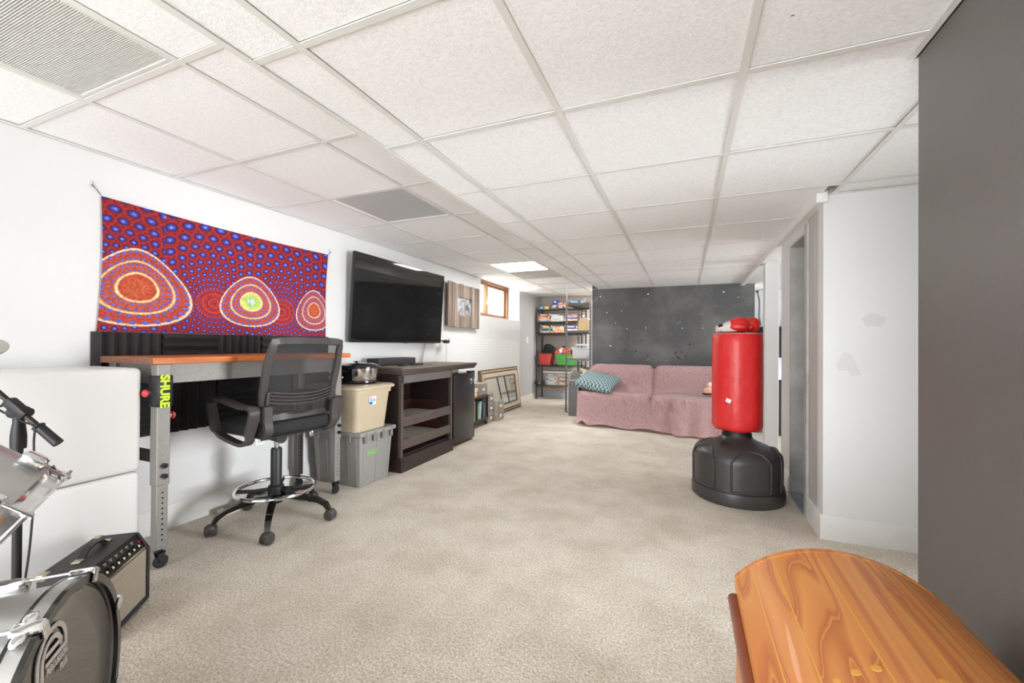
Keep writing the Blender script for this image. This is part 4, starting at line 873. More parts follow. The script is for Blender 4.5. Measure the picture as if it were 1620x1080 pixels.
t = thing('drafting_chair', 'tall black mesh-back drafting chair with chrome foot ring in front of the workbench', 'chair', (-2.301, 1.797, 0), CA - PI / 2)
# star base
for k in range(5):
    a = math.radians(-45 + 72 * k) - (CA - PI / 2); ca, sa = math.cos(a), math.sin(a)
    pts = [(0.03, 0.155), (0.10, 0.150), (0.18, 0.140), (0.25, 0.122), (0.295, 0.095), (0.312, 0.066)]
    bm = nb(); loops = []
    for i, (r_, z_) in enumerate(pts):
        wd = 0.024 - 0.002 * i; th = 0.014
        if i < 4: q = [(r_, wd, z_ + th), (r_, -wd, z_ + th), (r_, -wd * .8, z_ - th), (r_, wd * .8, z_ - th)]
        elif i == 4: q = [(r_ + 0.012, wd, z_ + 0.008), (r_ + 0.012, -wd, z_ + 0.008), (r_ - 0.012, -wd * .8, z_ - 0.008), (r_ - 0.012, wd * .8, z_ - 0.008)]
        else: q = [(r_ + 0.012, wd, z_), (r_ + 0.012, -wd, z_), (r_ - 0.014, -wd * .8, z_), (r_ - 0.014, wd * .8, z_)]
        loops.append([Vector((x * ca - y * sa, x * sa + y * ca, z)) for x, y, z in q])
    loft(bm, loops); bmesh.ops.subdivide_edges(bm, edges=list(bm.edges), cuts=1, smooth=0.6, use_grid_fill=True); obj('base_arm', bm, m_gloss, t, 50)
    cx, cy = 0.322 * ca, 0.322 * sa; b2 = a + 0.9 + 0.5 * k; cb, sb = math.cos(b2), math.sin(b2)
    bm = nb(); cyl(bm, (0.310 * ca, 0.310 * sa, 0.04), (0.310 * ca, 0.310 * sa, 0.08), 0.006, seg=8)
    superell(bm, (0, 0, 0), 0.026, 0.030, 0.026, 0.7, 16, 10, basis((cx, cy, 0.042), (cb, sb, 0), (-sb, cb, 0), (0, 0, 1))); cs_ = obj('caster_hood', bm, m_frame, t)
    for sg in (-1, 1):
        bm = nb(); lathe(bm, [(0, 0), (0.024, 0), (0.0315, 0.005), (0.0315, 0.018), (0.024, 0.025), (0, 0.026)], 20, basis((cx + sg * 0.004 * cb, cy + sg * 0.004 * sb, 0.0318), (-sb, cb, 0), (0, 0, 1), (sg * cb, sg * sb, 0))); obj('caster_wheel', bm, m_frame, cs_)
bm = nb(); lathe(bm, [(0, 0.115), (0.036, 0.115), (0.040, 0.135), (0.040, 0.165), (0.030, 0.18), (0, 0.18)], 24); obj('base_hub', bm, m_gloss, t)
bm = nb(); lathe(bm, [(0, 0.17), (0.031, 0.17), (0.031, 0.435), (0.027, 0.445), (0, 0.445)], 24); obj('gas_lift_cover', bm, m_blackpl, t)
bm = nb(); cyl(bm, (0, 0, 0.44), (0, 0, 0.535), 0.0145, seg=20); obj('gas_lift_piston', bm, m_chrome, t)
# foot ring with four spokes
bm = nb(); tube(bm, [(0.215 * math.cos(2 * PI * i / 48), 0.215 * math.sin(2 * PI * i / 48), 0.200) for i in range(48)], 0.0105, 10, closed=True); fr_ = obj('foot_ring', bm, m_chrome, t)
for k in range(4):
    a = PI / 4 + PI / 2 * k; ca, sa = math.cos(a), math.sin(a)
    bm = nb(); tube(bm, [(0.034 * ca, 0.034 * sa, 0.196), (0.12 * ca, 0.12 * sa, 0.190), (0.212 * ca, 0.212 * sa, 0.195)], 0.008, 8, ry=0.012); obj('ring_spoke', bm, m_blackpl, fr_)
bm = nb(); lathe(bm, [(0.030, 0.165), (0.044, 0.170), (0.044, 0.215), (0.034, 0.225), (0.031, 0.225)], 24, cap=False); cyl(bm, (0.02, -0.03, 0.19), (0.028, -0.075, 0.19), 0.020, 0.022, 16); obj('ring_clamp', bm, m_blackpl, fr_)
# seat
bm = nb(); superell(bm, (0, 0.0, 0.60), 0.245, 0.245, 0.046, 0.42, 40, 16)
for v in bm.verts:
    if v.co.y > 0.12: v.co.z -= (v.co.y - 0.12) ** 2 * 1.2
    if v.co.y < -0.1: v.co.z += (v.co.y + 0.1) ** 2 * 0.6
obj('seat', bm, m_fabric, t, 60)
obj('seat_shell', B(-0.19, 0.19, -0.19, 0.19, 0.546, 0.562, 0.006), m_blackpl, t)
bm = nb(); box(bm, -0.10, 0.10, -0.09, 0.11, 0.523, 0.55, 0.008, 2); cyl(bm, (-0.05, -0.02, 0.535), (-0.05, -0.13, 0.53), 0.030, 0.034, 20); obj('tilt_mechanism', bm, m_blackpl, t)
bm = nb(); tube(bm, [(0.10, 0.02, 0.535), (0.20, 0.03, 0.53), (0.25, 0.03, 0.505)], 0.005, 8); superell(bm, (0.262, 0.03, 0.487), 0.008, 0.016, 0.028, 0.7, 12, 8); obj('height_lever', bm, m_chrome, t)
# backrest: outer frame (trapezium), mesh, lumbar bars
def back_pt(x, s):   # s 0 bottom .. 1 top
    y = -0.225 - 0.02 * math.sin(s * PI) * 0 - 0.115 * s + 0.05 * (x / 0.23) ** 2
    return Vector((x, y, 0.665 + 0.425 * s))
out = [back_pt(-0.205, 0), back_pt(-0.222, 0.35), back_pt(-0.225, 0.7), back_pt(-0.21, 1), back_pt(-0.1, 1.012), back_pt(0.1, 1.012), back_pt(0.21, 1), back_pt(0.225, 0.7), back_pt(0.222, 0.35), back_pt(0.205, 0), back_pt(0.1, 0.01), back_pt(-0.1, 0.01)]
pth = [];
for i in range(len(out)):
    a, b = out[i], out[(i + 1) % len(out)]; pth += [a.lerp(b, q / 4) for q in range(4)]
def frame_sweep(bm, pts, hw_, th_, closed=True):
    n = len(pts); cen = sum(pts, Vector()) / n; loops = []
    for i, p in enumerate(pts):
        d = (pts[(i + 1) % n] - pts[i - 1]).normalized(); nrm = Vector((0, -1, 0.25)).normalized(); side = d.cross(nrm).normalized(); nn_ = side.cross(d).normalized()
        loops.append([p + side * hw_ + nn_ * th_, p - side * hw_ + nn_ * th_, p - side * hw_ - nn_ * th_, p + side * hw_ - nn_ * th_])
    Rg = [[bm.verts.new(q) for q in l] for l in loops]
    for i in range(n): bridge(bm, Rg[i], Rg[(i + 1) % n])
bm = nb(); frame_sweep(bm, pth, 0.019, 0.010); obj('back_frame', bm, m_frame, t, 40)
bm = nb(); grid(bm, 12, 12, lambda u, v: back_pt((u - 0.5) * 0.42 * (1 - 0.02 * v), 0.02 + 0.97 * v)); obj('back_mesh', bm, m_mesh, t)
for k, s in enumerate((0.22, 0.265, 0.31, 0.355)):
    bm = nb(); pp = [back_pt((i / 16 - 0.5) * 0.40, s - 0.05 * (1 - (2 * i / 16 - 1) ** 2)) + Vector((0, -0.012, 0)) for i in range(17)]; tube(bm, pp, 0.0065, 8); obj('lumbar_bar', bm, m_frame, t)
for sx in (-1, 1):
    bm = nb(); tube(bm, smooth_path([back_pt(sx * 0.195, 0.15) + Vector((0, -0.012, 0)), back_pt(sx * 0.20, 0.22) + Vector((0, -0.014, 0)), back_pt(sx * 0.20, 0.355) + Vector((0, -0.012, 0))]), 0.009, 8); obj('lumbar_end', bm, m_frame, t)
    # spine joining back to seat
    bm = nb(); band(bm, smooth_path([(sx * 0.20, -0.20, 0.56), (sx * 0.205, -0.245, 0.60), (sx * 0.21, -0.245, 0.66), (sx * 0.215, -0.25, 0.74)], 5), (1, 0, 0), 0.022, 0.010); obj('back_support', bm, m_frame, t, 50)
    # arm: a closed flat loop
    lp = [(0.185, 0.735), (0.155, 0.765), (0.05, 0.760), (-0.12, 0.735), (-0.205, 0.735), (-0.225, 0.70), (-0.19, 0.60), (-0.16, 0.545), (-0.10, 0.530), (0.02, 0.545), (0.10, 0.565), (0.135, 0.60), (0.165, 0.67)]
    pts = []
    n = len(lp)
    for i in range(n):
        p0, p1, p2, p3 = (Vector((0, *lp[(i + j - 1) % n])) for j in range(4))
        for q in range(4):
            u = q / 4; pts.append(0.5 * ((2 * p1) + (p2 - p0) * u + (2 * p0 - 5 * p1 + 4 * p2 - p3) * u * u + (3 * p1 - p0 - 3 * p2 + p3) * u ** 3))
    bm = nb(); Rg = []
    for i, p in enumerate(pts):
        d = (pts[(i + 1) % len(pts)] - pts[i - 1]).normalized(); nrm = Vector((1, 0, 0)).cross(d).normalized()
        hw_ = 0.026 if p.z > 0.6 else 0.022; th_ = 0.009; xx = sx * (0.272 if p.z > 0.58 else 0.262)
        b_ = Vector((xx, p.y, p.z)); X_ = Vector((1, 0, 0))
        Rg.append([bm.verts.new(b_ + X_ * hw_ + nrm * th_), bm.verts.new(b_ - X_ * hw_ + nrm * th_), bm.verts.new(b_ - X_ * hw_ - nrm * th_), bm.verts.new(b_ + X_ * hw_ - nrm * th_)])
    for i in range(len(Rg)): bridge(bm, Rg[i], Rg[(i + 1) % len(Rg)])
    obj('armrest', bm, m_frame, t, 50)
# ================================================================== TOTES AND SLOW COOKER
def tapered(bm, x0, x1, y0, y1, z0, z1, ins, r, M=None, rings=1):
    L0 = [Vector((a, b, z0)) for a, b in rrect(x0 + ins, x1 - ins, y0 + ins, y1 - ins, r)]; L1 = [Vector((a, b, z1)) for a, b in rrect(x0, x1, y0, y1, r)]
    return loft(bm, [L0, L1])
m_tote = mat('grey_tote_plastic', rgb(142, 140, 137), 0.45, 0, (40, rgb(134, 132, 129), .3))
m_tote2 = mat('darker_grey_tote_plastic', rgb(118, 117, 115), 0.45)
gx0, gx1, gy0, gy1 = -2.725, -2.205, 2.405, 2.815
t = thing('storage_tote', 'grey plastic attached-lid tote standing on the carpet under the tan bin', 'tote', ((gx0 + gx1) / 2, (gy0 + gy1) / 2, 0), world=True)
bm = nb(); tapered(bm, gx0 + 0.02, gx1 - 0.02, gy0 + 0.02, gy1 - 0.02, 0.001, 0.385, 0.022, 0.012); body = obj('body', bm, m_tote, t)
# corner bands and shallow upright ribs
for yy in (gy0 + 0.055, gy0 + 0.2, gy1 - 0.075):
    bm = nb(); A = (gx1 - 0.0415, yy, 0.004); Bq = (gx1 - 0.0185, yy, 0.37)
    loft(bm, [[Vector((gx1 - 0.046, yy, 0.003)), Vector((gx1 - 0.0395, yy, 0.003)), Vector((gx1 - 0.0395, yy + 0.006, 0.003)), Vector((gx1 - 0.046, yy + 0.006, 0.003))], [Vector((gx1 - 0.024, yy, 0.37)), Vector((gx1 - 0.0175, yy, 0.37)), Vector((gx1 - 0.0175, yy + 0.006, 0.37)), Vector((gx1 - 0.024, yy + 0.006, 0.37))]]); obj('rib', bm, m_tote, body)
for xx, z0_, z1_ in ((gx0 + 0.07, 0.003, 0.37), (gx0 + 0.16, 0.06, 0.34), (gx0 + 0.28, 0.003, 0.37), (gx0 + 0.37, 0.06, 0.34), (gx1 - 0.07, 0.003, 0.37)):
    f0, f1 = z0_ / 0.385, z1_ / 0.385; yo = lambda f: gy0 + 0.042 - 0.022 * f
    bm = nb(); loft(bm, [[Vector((xx, yo(f) - 0.0035, z)), Vector((xx + 0.007, yo(f) - 0.0035, z)), Vector((xx + 0.007, yo(f) + 0.004, z)), Vector((xx, yo(f) + 0.004, z))] for f, z in ((f0, z0_), (f1, z1_))]); obj('rib', bm, m_tote, body)
lid = obj('lid', B(gx0, gx1, gy0, gy1, 0.385, 0.418, 0.008, 2), m_tote, t)
for k in range(4):
    yy = gy0 + 0.045 + k * 0.098
    obj('lid_tab', B(gx1 - 0.012, gx1 + 0.004, yy, yy + 0.028, 0.335, 0.412, 0.004), m_tote2, lid)
for k in range(3):
    xx = gx0 + 0.08 + k * 0.16
    obj('lid_tab', B(xx, xx + 0.024, gy0 - 0.004, gy0 + 0.012, 0.34, 0.402, 0.004), m_tote2, lid)
bm = text_bm('PACK', 0.042, 0.0006, bold=0.0012); bm.transform(basis((gx1 - 0.0270, gy0 + 0.165, 0.245), (0, 1, 0), Vector((0.06, 0, 1)).normalized(), (1, 0, -0.06))); obj('green_print', bm, mat('lime_green_print', rgb(115, 200, 70), 0.5), body)
m_tan = mat('tan_bin_plastic', rgb(188, 174, 148), 0.4, 0, (4, rgb(181, 167, 141), 0.3))
ax0, ax1, ay0, ay1 = -2.735, -2.185, 2.345, 2.795
t = thing('storage_bin', 'tan plastic lidded bin stacked on the grey tote', 'bin', ((ax0 + ax1) / 2, (ay0 + ay1) / 2, 0.418), world=True)
bm = nb(); tapered(bm, ax0 + 0.03, ax1 - 0.03, ay0 + 0.03, ay1 - 0.03, 0.419, 0.735, 0.028, 0.045); body = obj('body', bm, m_tan, t)
bm = nb(); loft(bm, [[Vector((a, b, 0.700)) for a, b in rrect(ax0 + 0.022, ax1 - 0.022, ay0 + 0.022, ay1 - 0.022, 0.05)], [Vector((a, b, 0.738)) for a, b in rrect(ax0 + 0.018, ax1 - 0.018, ay0 + 0.018, ay1 - 0.018, 0.05)]]); obj('rim', bm, m_tan, body)
bm = nb(); loft(bm, [[Vector((a, b, z)) for a, b in rrect(ax0 + i, ax1 - i, ay0 + i, ay1 - i, 0.05)] for i, z in ((0.006, 0.735), (0.0, 0.74), (0.0, 0.752), (0.012, 0.764), (0.03, 0.766))]); obj('lid', bm, m_tan, t)
bm = nb(); box(bm, 0, 0.002, 0, 0.075, 0, 0.062, 0, 1, basis((ax1 - 0.0365, ay0 + 0.16, 0.615), Vector((1, 0, -0.09)), (0, 1, 0), Vector((0.09, 0, 1)))); lb = obj('paper_label', bm, mat('white_paper_label', rgb(235, 238, 242), 0.5), body)
for (a0, a1, b0, b1, c_) in ((0.004, 0.04, 0.004, 0.02, rgb(30, 60, 120)), (0.004, 0.071, 0.022, 0.045, rgb(120, 190, 235)), (0.006, 0.03, 0.048, 0.056, rgb(200, 40, 50))):
    bm = nb(); box(bm, 0.002, 0.0026, a0, a1, b0, b1, 0, 1, basis((ax1 - 0.0365, ay0 + 0.16, 0.615), Vector((1, 0, -0.09)), (0, 1, 0), Vector((0.09, 0, 1)))); obj('label_print', bm, mat('label_ink_%d' % int(c_[0] * 1000), c_, 0.5), lb)
# slow cooker
m_steel = mat('polished_stainless_steel', rgb(200, 200, 202), 0.14, 1.0)
ckx, cky = -2.45, 2.62
t = thing('slow_cooker', 'oval black and stainless slow cooker on the tan bin', 'slow cooker', (ckx, cky, 0.766))
def oval(bm, prof, sx=1.0, sy=0.78, seg=40, M=None):
    bmv = lathe(bm, prof, seg); 
    for v in bmv: v.co.x *= sx; v.co.y *= sy
bm = nb(); oval(bm, [(0, 0), (0.165, 0), (0.178, 0.012), (0.178, 0.024), (0, 0.024)], 1, .85); obj('base', bm, m_bezel, t)
bm = nb(); oval(bm, [(0.170, 0.022), (0.182, 0.06), (0.186, 0.122), (0, 0.122)], 1, .85); obj('steel_body', bm, m_steel, t)
bm = nb()
n = 14
def panel_pt(u, v, off): 
    a = math.radians(-125 + u * 62); r_ = (0.175 + 0.012 * v) + off; return Vector((r_ * math.cos(a), 0.85 * r_ * math.sin(a), 0.026 + 0.092 * v))
grid(bm, n, 6, lambda u, v: panel_pt(u, v, 0.004)); bmesh.ops.solidify(bm, geom=list(bm.faces), thickness=0.003); obj('control_panel', bm, m_bezel, t)
bm = nb(); M_ = basis(panel_pt(0.55, 0.3, 0.003), Vector((math.sin(math.radians(90)), 0, 0)), (0, 0, 1), Vector((math.cos(math.radians(-92)), math.sin(math.radians(-92)), 0))); lathe(bm, [(0, 0), (0.018, 0), (0.016, 0.012), (0, 0.013)], 16, M_); obj('dial', bm, m_steel, t)
bm = nb(); oval(bm, [(0.188, 0.120), (0.196, 0.124), (0.196, 0.132), (0.175, 0.136), (0, 0.136)], 1, .85); obj('crock_rim', bm, m_bezel, t)
bm = nb(); oval(bm, [(0.182, 0.136), (0.178, 0.146), (0.13, 0.158), (0, 0.163)], 1, .85); obj('lid', bm, mat('smoked_glass_lid', rgb(40, 38, 36), 0.08, 0, coat=0.5), t)
bm = nb(); oval(bm, [(0.012, 0.162), (0.012, 0.166), (0.03, 0.169), (0.03, 0.174), (0, 0.176)], 1, 0.7); obj('lid_knob', bm, m_bezel, t)
for s in (-1, 1):
    bm = nb(); tube(bm, smooth_path([(s * 0.05, s * 0.150, 0.10), (s * 0.045, s * 0.185, 0.105), (0, s * 0.195, 0.105), (-s * 0.045, s * 0.185, 0.105), (-s * 0.05, s * 0.150, 0.10)]), 0.008, 8); obj('handle', bm, m_bezel, t)
# ================================================================== BAR CABINET, FRIDGE
m_espresso = mat('dark_espresso_wood', rgb(52, 40, 37), 0.4, 0, (20, rgb(38, 27, 25), 0.25), stretch=(1, 1, 6))
m_esp_h = mat('worn_espresso_edge', rgb(92, 80, 74), 0.45, 0, (14, rgb(70, 58, 54), 0.25), stretch=(1, 0.4, 8))
m_redwood = mat('dark_red_wood', rgb(78, 44, 36), 0.4, 0, (18, rgb(56, 30, 26), 0.25), stretch=(8, 1, 1))
m_liner = mat('pale_shelf_liner', rgb(236, 233, 228), 0.6)
cx0, cx1, cy0, cy1 = -2.72, -2.2, 2.872, 3.70
t = thing('bar_cabinet', 'dark wood bar cabinet with open pull-out trays and overhanging top beside the fridge', 'cabinet', ((cx0 + cx1) / 2, 3.4, 0), world=True)
# plinth with bevelled bottom moulding
bm = nb(); prism(bm, [(cx1 + 0.012, 0), (cx1 + 0.012, 0.10), (cx1 + 0.002, 0.122), (cx1 - 0.03, 0.122), (cx1 - 0.03, 0)], 'y', cy0 - 0.012, cy1 + 0.005); obj('plinth', bm, m_espresso, t)
obj('plinth_side', B(cx0, cx1 - 0.03, cy0 - 0.012, cy0 + 0.012, 0, 0.122, 0.002), m_espresso, t)
obj('side_panel', B(cx0, cx1 - 0.03, cy0, cy0 + 0.02, 0.122, 0.815, 0.002), m_espresso, t)
obj('side_panel', B(cx0, cx1 - 0.03, cy1 - 0.02, cy1, 0.005, 0.815, 0.002), m_espresso, t)
obj('back_panel', B(cx0, cx0 + 0.012, cy0 + 0.02, cy1 - 0.02, 0.06, 0.815), m_espresso, t)
obj('stile', B(cx1 - 0.03, cx1, cy0, cy0 + 0.028, 0.122, 0.815, 0.002), m_esp_h, t)
obj('stile', B(cx1 - 0.03, cx1, cy1 - 0.028, cy1, 0.122, 0.815, 0.002), m_esp_h, t)
obj('top_rail', B(cx1 - 0.028, cx1 - 0.004, cy0 + 0.028, cy1 - 0.028, 0.745, 0.815, 0.002), mat('grey_brown_rail', rgb(104, 98, 96), 0.45), t)
obj('bottom_panel', B(cx0 + 0.012, cx1 - 0.03, cy0 + 0.02, cy1 - 0.02, 0.122, 0.136), m_espresso, t)
bm = nb(); cyl(bm, (cx0 + 0.02, cy0 + 0.235, 0.14), (cx0 + 0.02, cy0 + 0.235, 0.81), 0.008, seg=8); obj('drawer_track', bm, mat('copper_brown_metal', rgb(128, 82, 66), 0.4, 0.5), t)
for z in (0.205, 0.395):
    tr = obj('tray', B(cx0 + 0.05, cx1 - 0.02, cy0 + 0.045, cy1 - 0.045, z, z + 0.012), m_liner, t)
    obj('tray_front', B(cx1 - 0.02, cx1 - 0.002, cy0 + 0.030, cy1 - 0.030, z - 0.02, z + 0.062, 0.003), m_esp_h, tr)
    for yy in (cy0 + 0.032, cy1 - 0.045):
        bm = nb(); prism(bm, [(cx0 + 0.05, z - 0.02), (cx1 - 0.02, z - 0.02), (cx1 - 0.02, z + 0.05), (cx1 - 0.08, z + 0.055), (cx1 - 0.14, z + 0.105), (cx1 - 0.17, z + 0.115), (cx0 + 0.05, z + 0.115)], 'y', yy, yy + 0.013); obj('tray_side', bm, m_redwood, tr)
    obj('tray_back', B(cx0 + 0.04, cx0 + 0.05, cy0 + 0.045, cy1 - 0.045, z - 0.02, z + 0.115), m_redwood, tr)
    bm = nb(); box(bm, cx0 + 0.1, cx1 - 0.03, cy0 + 0.021, cy0 + 0.031, z - 0.01, z + 0.02); obj('slide', bm, mat('steel_slide', rgb(150, 150, 150), 0.35, 0.8), tr)
# overhanging top: moulded edge all round, mosaic slab
ty0, ty1, tx1 = cy0 - 0.02, 4.20, cx1 + 0.02
bm = nb(); loops = []
for o_, z in ((0.028, 0.815), (0.016, 0.824), (0.018, 0.836), (0.006, 0.842), (0.006, 0.852), (0.0, 0.856), (0.0, 0.872), (0.004, 0.876)):
    loops.append([Vector((cx0, ty0 + o_, z)), Vector((tx1 - o_, ty0 + o_, z)), Vector((tx1 - o_, ty1 - o_, z)), Vector((cx0, ty1 - o_, z))])
loft(bm, loops); tp = obj('overhanging_top', bm, m_esp_h, t, 30)
obj('slate_inlay', B(cx0 + 0.03, tx1 - 0.05, ty0 + 0.05, ty1 - 0.05, 0.8755, 0.8785), mat('mottled_stone_inlay', rgb(150, 138, 124), 0.5, 0, (18, rgb(112, 98, 84), 0.2)), tp)
m_blk = mat('black_bracket', rgb(30, 30, 31), 0.5)
obj('hinge_plate', B(cx1 - 0.004, cx1 + 0.002, cy0 + 0.0, cy0 + 0.03, 0.75, 0.81, 0.001), m_blk, t)
obj('top_leg', B(cx1 - 0.06, cx1 - 0.03, cy1 + 0.002, cy1 + 0.02, 0.0, 0.815, 0.002), m_espresso, t)
for (xx, yy, zz) in ((cx1 + 0.012, cy0 + 0.03, 0.08), (cx1 + 0.012, cy1 - 0.03, 0.08)):
    obj('corner_plate', B(xx, xx + 0.002, yy - 0.018, yy + 0.018, zz - 0.03, zz + 0.03), m_blk, t)
# sound bar and remotes
t = thing('sound_bar', 'long black sound bar lying on the bar cabinet by the wall', 'sound bar', (-2.62, 3.27, 0.8785), world=True)
obj('body', B(-2.70, -2.56, 3.01, 3.56, 0.880, 0.945, 0.006, 2), mat('charcoal_speaker_cloth', rgb(50, 48, 50), 0.7), t); obj('end_cap', B(-2.70, -2.56, 3.56, 3.566, 0.882, 0.943, 0.002), m_bezel, t)
bm = nb(); obj('foot', B(-2.69, -2.57, 3.05, 3.5, 0.8785, 0.880), m_tyre, t)
for i, (x, y, a) in enumerate(((-2.40, 3.16, 0.2), (-2.40, 3.36, -0.1))):
    t = thing('remote_control', 'small black remote control on the bar top, %s' % ('nearer the slow cooker' if i == 0 else 'farther from the slow cooker'), 'remote', (x, y, 0.8785), a, group='remotes on the bar')
    obj('body', B(-0.022, 0.022, -0.075, 0.075, 0.0, 0.016, 0.005, 2), m_blackpl, t)
    bm = nb()
    for k in range(5): box(bm, -0.012, 0.012, -0.05 + k * 0.022, -0.04 + k * 0.022, 0.016, 0.018, 0.0005)
    obj('button_strip', bm, m_bezel, t)
# mini fridge
fx0, fx1, fy0, fy1 = -2.70, -2.222, 3.765, 4.235
t = thing('mini_fridge', 'black mini fridge tucked under the overhang of the bar top', 'fridge', ((fx0 + fx1) / 2, (fy0 + fy1) / 2, 0), world=True)
m_fr = mat('black_fridge_enamel', rgb(38, 37, 37), 0.30, 0, None, (500, 0.15, 0.001), coat=0.1)
obj('body', B(fx0, fx1 - 0.06, fy0, fy1, 0.018, 0.765, 0.006), m_fr, t)
dr = obj('door', B(fx1 - 0.052, fx1, fy0 + 0.002, fy1 - 0.002, 0.03, 0.765, 0.008, 2), m_fr, t)
obj('gasket', B(fx1 - 0.06, fx1 - 0.052, fy0 + 0.012, fy1 - 0.012, 0.04, 0.755), mat('grey_gasket', rgb(70, 70, 70), .7), dr)
bm = nb(); box(bm, fx1 - 0.05, fx1 + 0.002, fy1 - 0.12, fy1 - 0.01, 0.765, 0.785, 0.003); obj('hinge_cover', bm, m_bezel, t)
bm = nb(); lathe(bm, [(0, 0), (0.018, 0), (0.016, 0.012), (0, 0.013)], 14, basis((fx1, fy1 - 0.09, 0.665), (0, 1, 0), (0, 0, 1), (1, 0, 0))); box(bm, fx1, fx1 + 0.02, fy1 - 0.06, fy1 - 0.045, 0.64, 0.70, 0.002); obj('lock', bm, m_steel, dr)
for yy in (fy0 + 0.05, fy1 - 0.05):
    for xx in (fx1 - 0.1, fx0 + 0.06):
        bm = nb(); cyl(bm, (xx, yy, 0.0115), (xx, yy, 0.022), 0.016, seg=12); obj('foot', bm, m_tyre, t)
bm = nb(); box(bm, fx0 + 0.02, fx1 - 0.02, fy0 + 0.01, fy1 - 0.01, 0.0005, 0.010, 0.002); o = obj('wooden_board', bm, mat('bare_brown_board', rgb(150, 112, 84), 0.7), None, origin=((fx0 + fx1) / 2, (fy0 + fy1) / 2, 0)); tag(o, 'thin brown board lying under the mini fridge', 'board')
o = obj('magnet', B(fx1 - 0.10, fx1 - 0.062, fy0 - 0.004, fy0, 0.52, 0.59, 0.001), mat('printed_magnet', rgb(205, 160, 130), 0.4, 0, (40, rgb(120, 70, 140), 0.1)), None, origin=(fx1 - 0.08, fy0, 0.55)); tag(o, 'small printed magnet stuck on the side of the mini fridge', 'magnet')
o = obj('flat_box', B(-2.66, -2.36, 3.80, 4.10, 0.766, 0.800, 0.003), mat('pale_cardboard', rgb(196, 178, 152), 0.7), None, origin=(-2.5, 3.95, 0.766)); tag(o, 'flat pale cardboard box lying on top of the mini fridge', 'box')
# ================================================================== CART, BOOKS, TINS
m_cartwood = mat('dark_cart_board', rgb(66, 52, 46), 0.5, 0, (12, rgb(82, 66, 58), .25), stretch=(6, 1, 6))
m_wire = mat('dark_steel_wire', rgb(44, 44, 46), 0.4, 0.6)
kx0, kx1, ky0, ky1 = -2.75, -2.47, 4.36, 5.12
t = thing('rolling_cart', 'low dark cart with two shelves of books beside the mini fridge', 'cart', ((kx0 + kx1) / 2, (ky0 + ky1) / 2, 0), world=True)
for z in (0.075, 0.375): obj('shelf', B(kx0, kx1, ky0, ky1, z, z + 0.025, 0.002), m_cartwood, t)
for xx in (kx0 + 0.015, kx1 - 0.015):
    for yy in (ky0 + 0.06, ky0 + 0.42, ky1 - 0.02):
        bm = nb(); box(bm, xx - 0.01, xx + 0.01, yy - 0.01, yy + 0.01, 0.1, 0.375, 0.001); obj('post', bm, m_wire, t)
for xx in (kx0 + 0.03, kx1 - 0.03):
    for yy in (ky0 + 0.04, ky1 - 0.04):
        bm = nb(); box(bm, xx - 0.014, xx + 0.014, yy - 0.012, yy + 0.012, 0.045, 0.075); cs_ = obj('caster_fork', bm, m_steel, t)
        bm = nb(); lathe(bm, [(0, -0.010), (0.028, -0.010), (0.028, 0.010), (0, 0.010)], 16, basis((xx, yy + 0.01, 0.028), (0, 1, 0), (0, 0, 1), (1, 0, 0))); obj('caster_wheel', bm, m_tyre, cs_)
bcol = [(rgb(40, 38, 40), 'black'), (rgb(70, 40, 34), 'maroon'), (rgb(50, 48, 52), 'charcoal'), (rgb(44, 46, 60), 'navy'), (rgb(150, 66, 44), 'rust'), (rgb(216, 198, 160), 'tan'), (rgb(226, 212, 176), 'cream'), (rgb(200, 180, 144), 'buff'), (rgb(60, 90, 60), 'dark green'), (rgb(150, 190, 175), 'pale green'), (rgb(190, 225, 235), 'pale blue'), (rgb(36, 36, 40), 'jet black'), (rgb(120, 124, 130), 'slate grey')]
yy = ky0 + 0.08
m_pages = mat('book_pages', rgb(226, 218, 200), 0.8)
for i, (c_, nm) in enumerate(bcol):
    w_ = 0.028 + 0.012 * ((i * 7) % 3); h_ = 0.19 + 0.02 * ((i * 5) % 4); z0 = 0.100
    lean = 0.10 if i in (10,) else 0.0
    t = thing('book', '%s book standing on the lower shelf of the cart' % nm, 'book', (-2.50, yy + w_ / 2, z0), group='books on the cart')
    M_ = Matrix.Rotation(-lean, 4, 'X')
    bm = nb(); box(bm, -0.15, 0, -w_ / 2, w_ / 2, 0.004, h_ - 0.004, 0.0, 1, M_); obj('pages', bm, m_pages, t)
    bm = nb(); box(bm, -0.155, 0.004, -w_ / 2 - 0.002, -w_ / 2, 0, h_, 0, 1, M_); box(bm, -0.155, 0.004, w_ / 2, w_ / 2 + 0.002, 0, h_, 0, 1, M_); box(bm, 0.0, 0.004, -w_ / 2, w_ / 2, 0, h_, 0, 1, M_); obj('cover', bm, mat('book_cover_' + nm.replace(' ', '_'), c_, 0.5), t)
    yy += w_ + 0.006 + (0.022 if lean else 0)
    pass
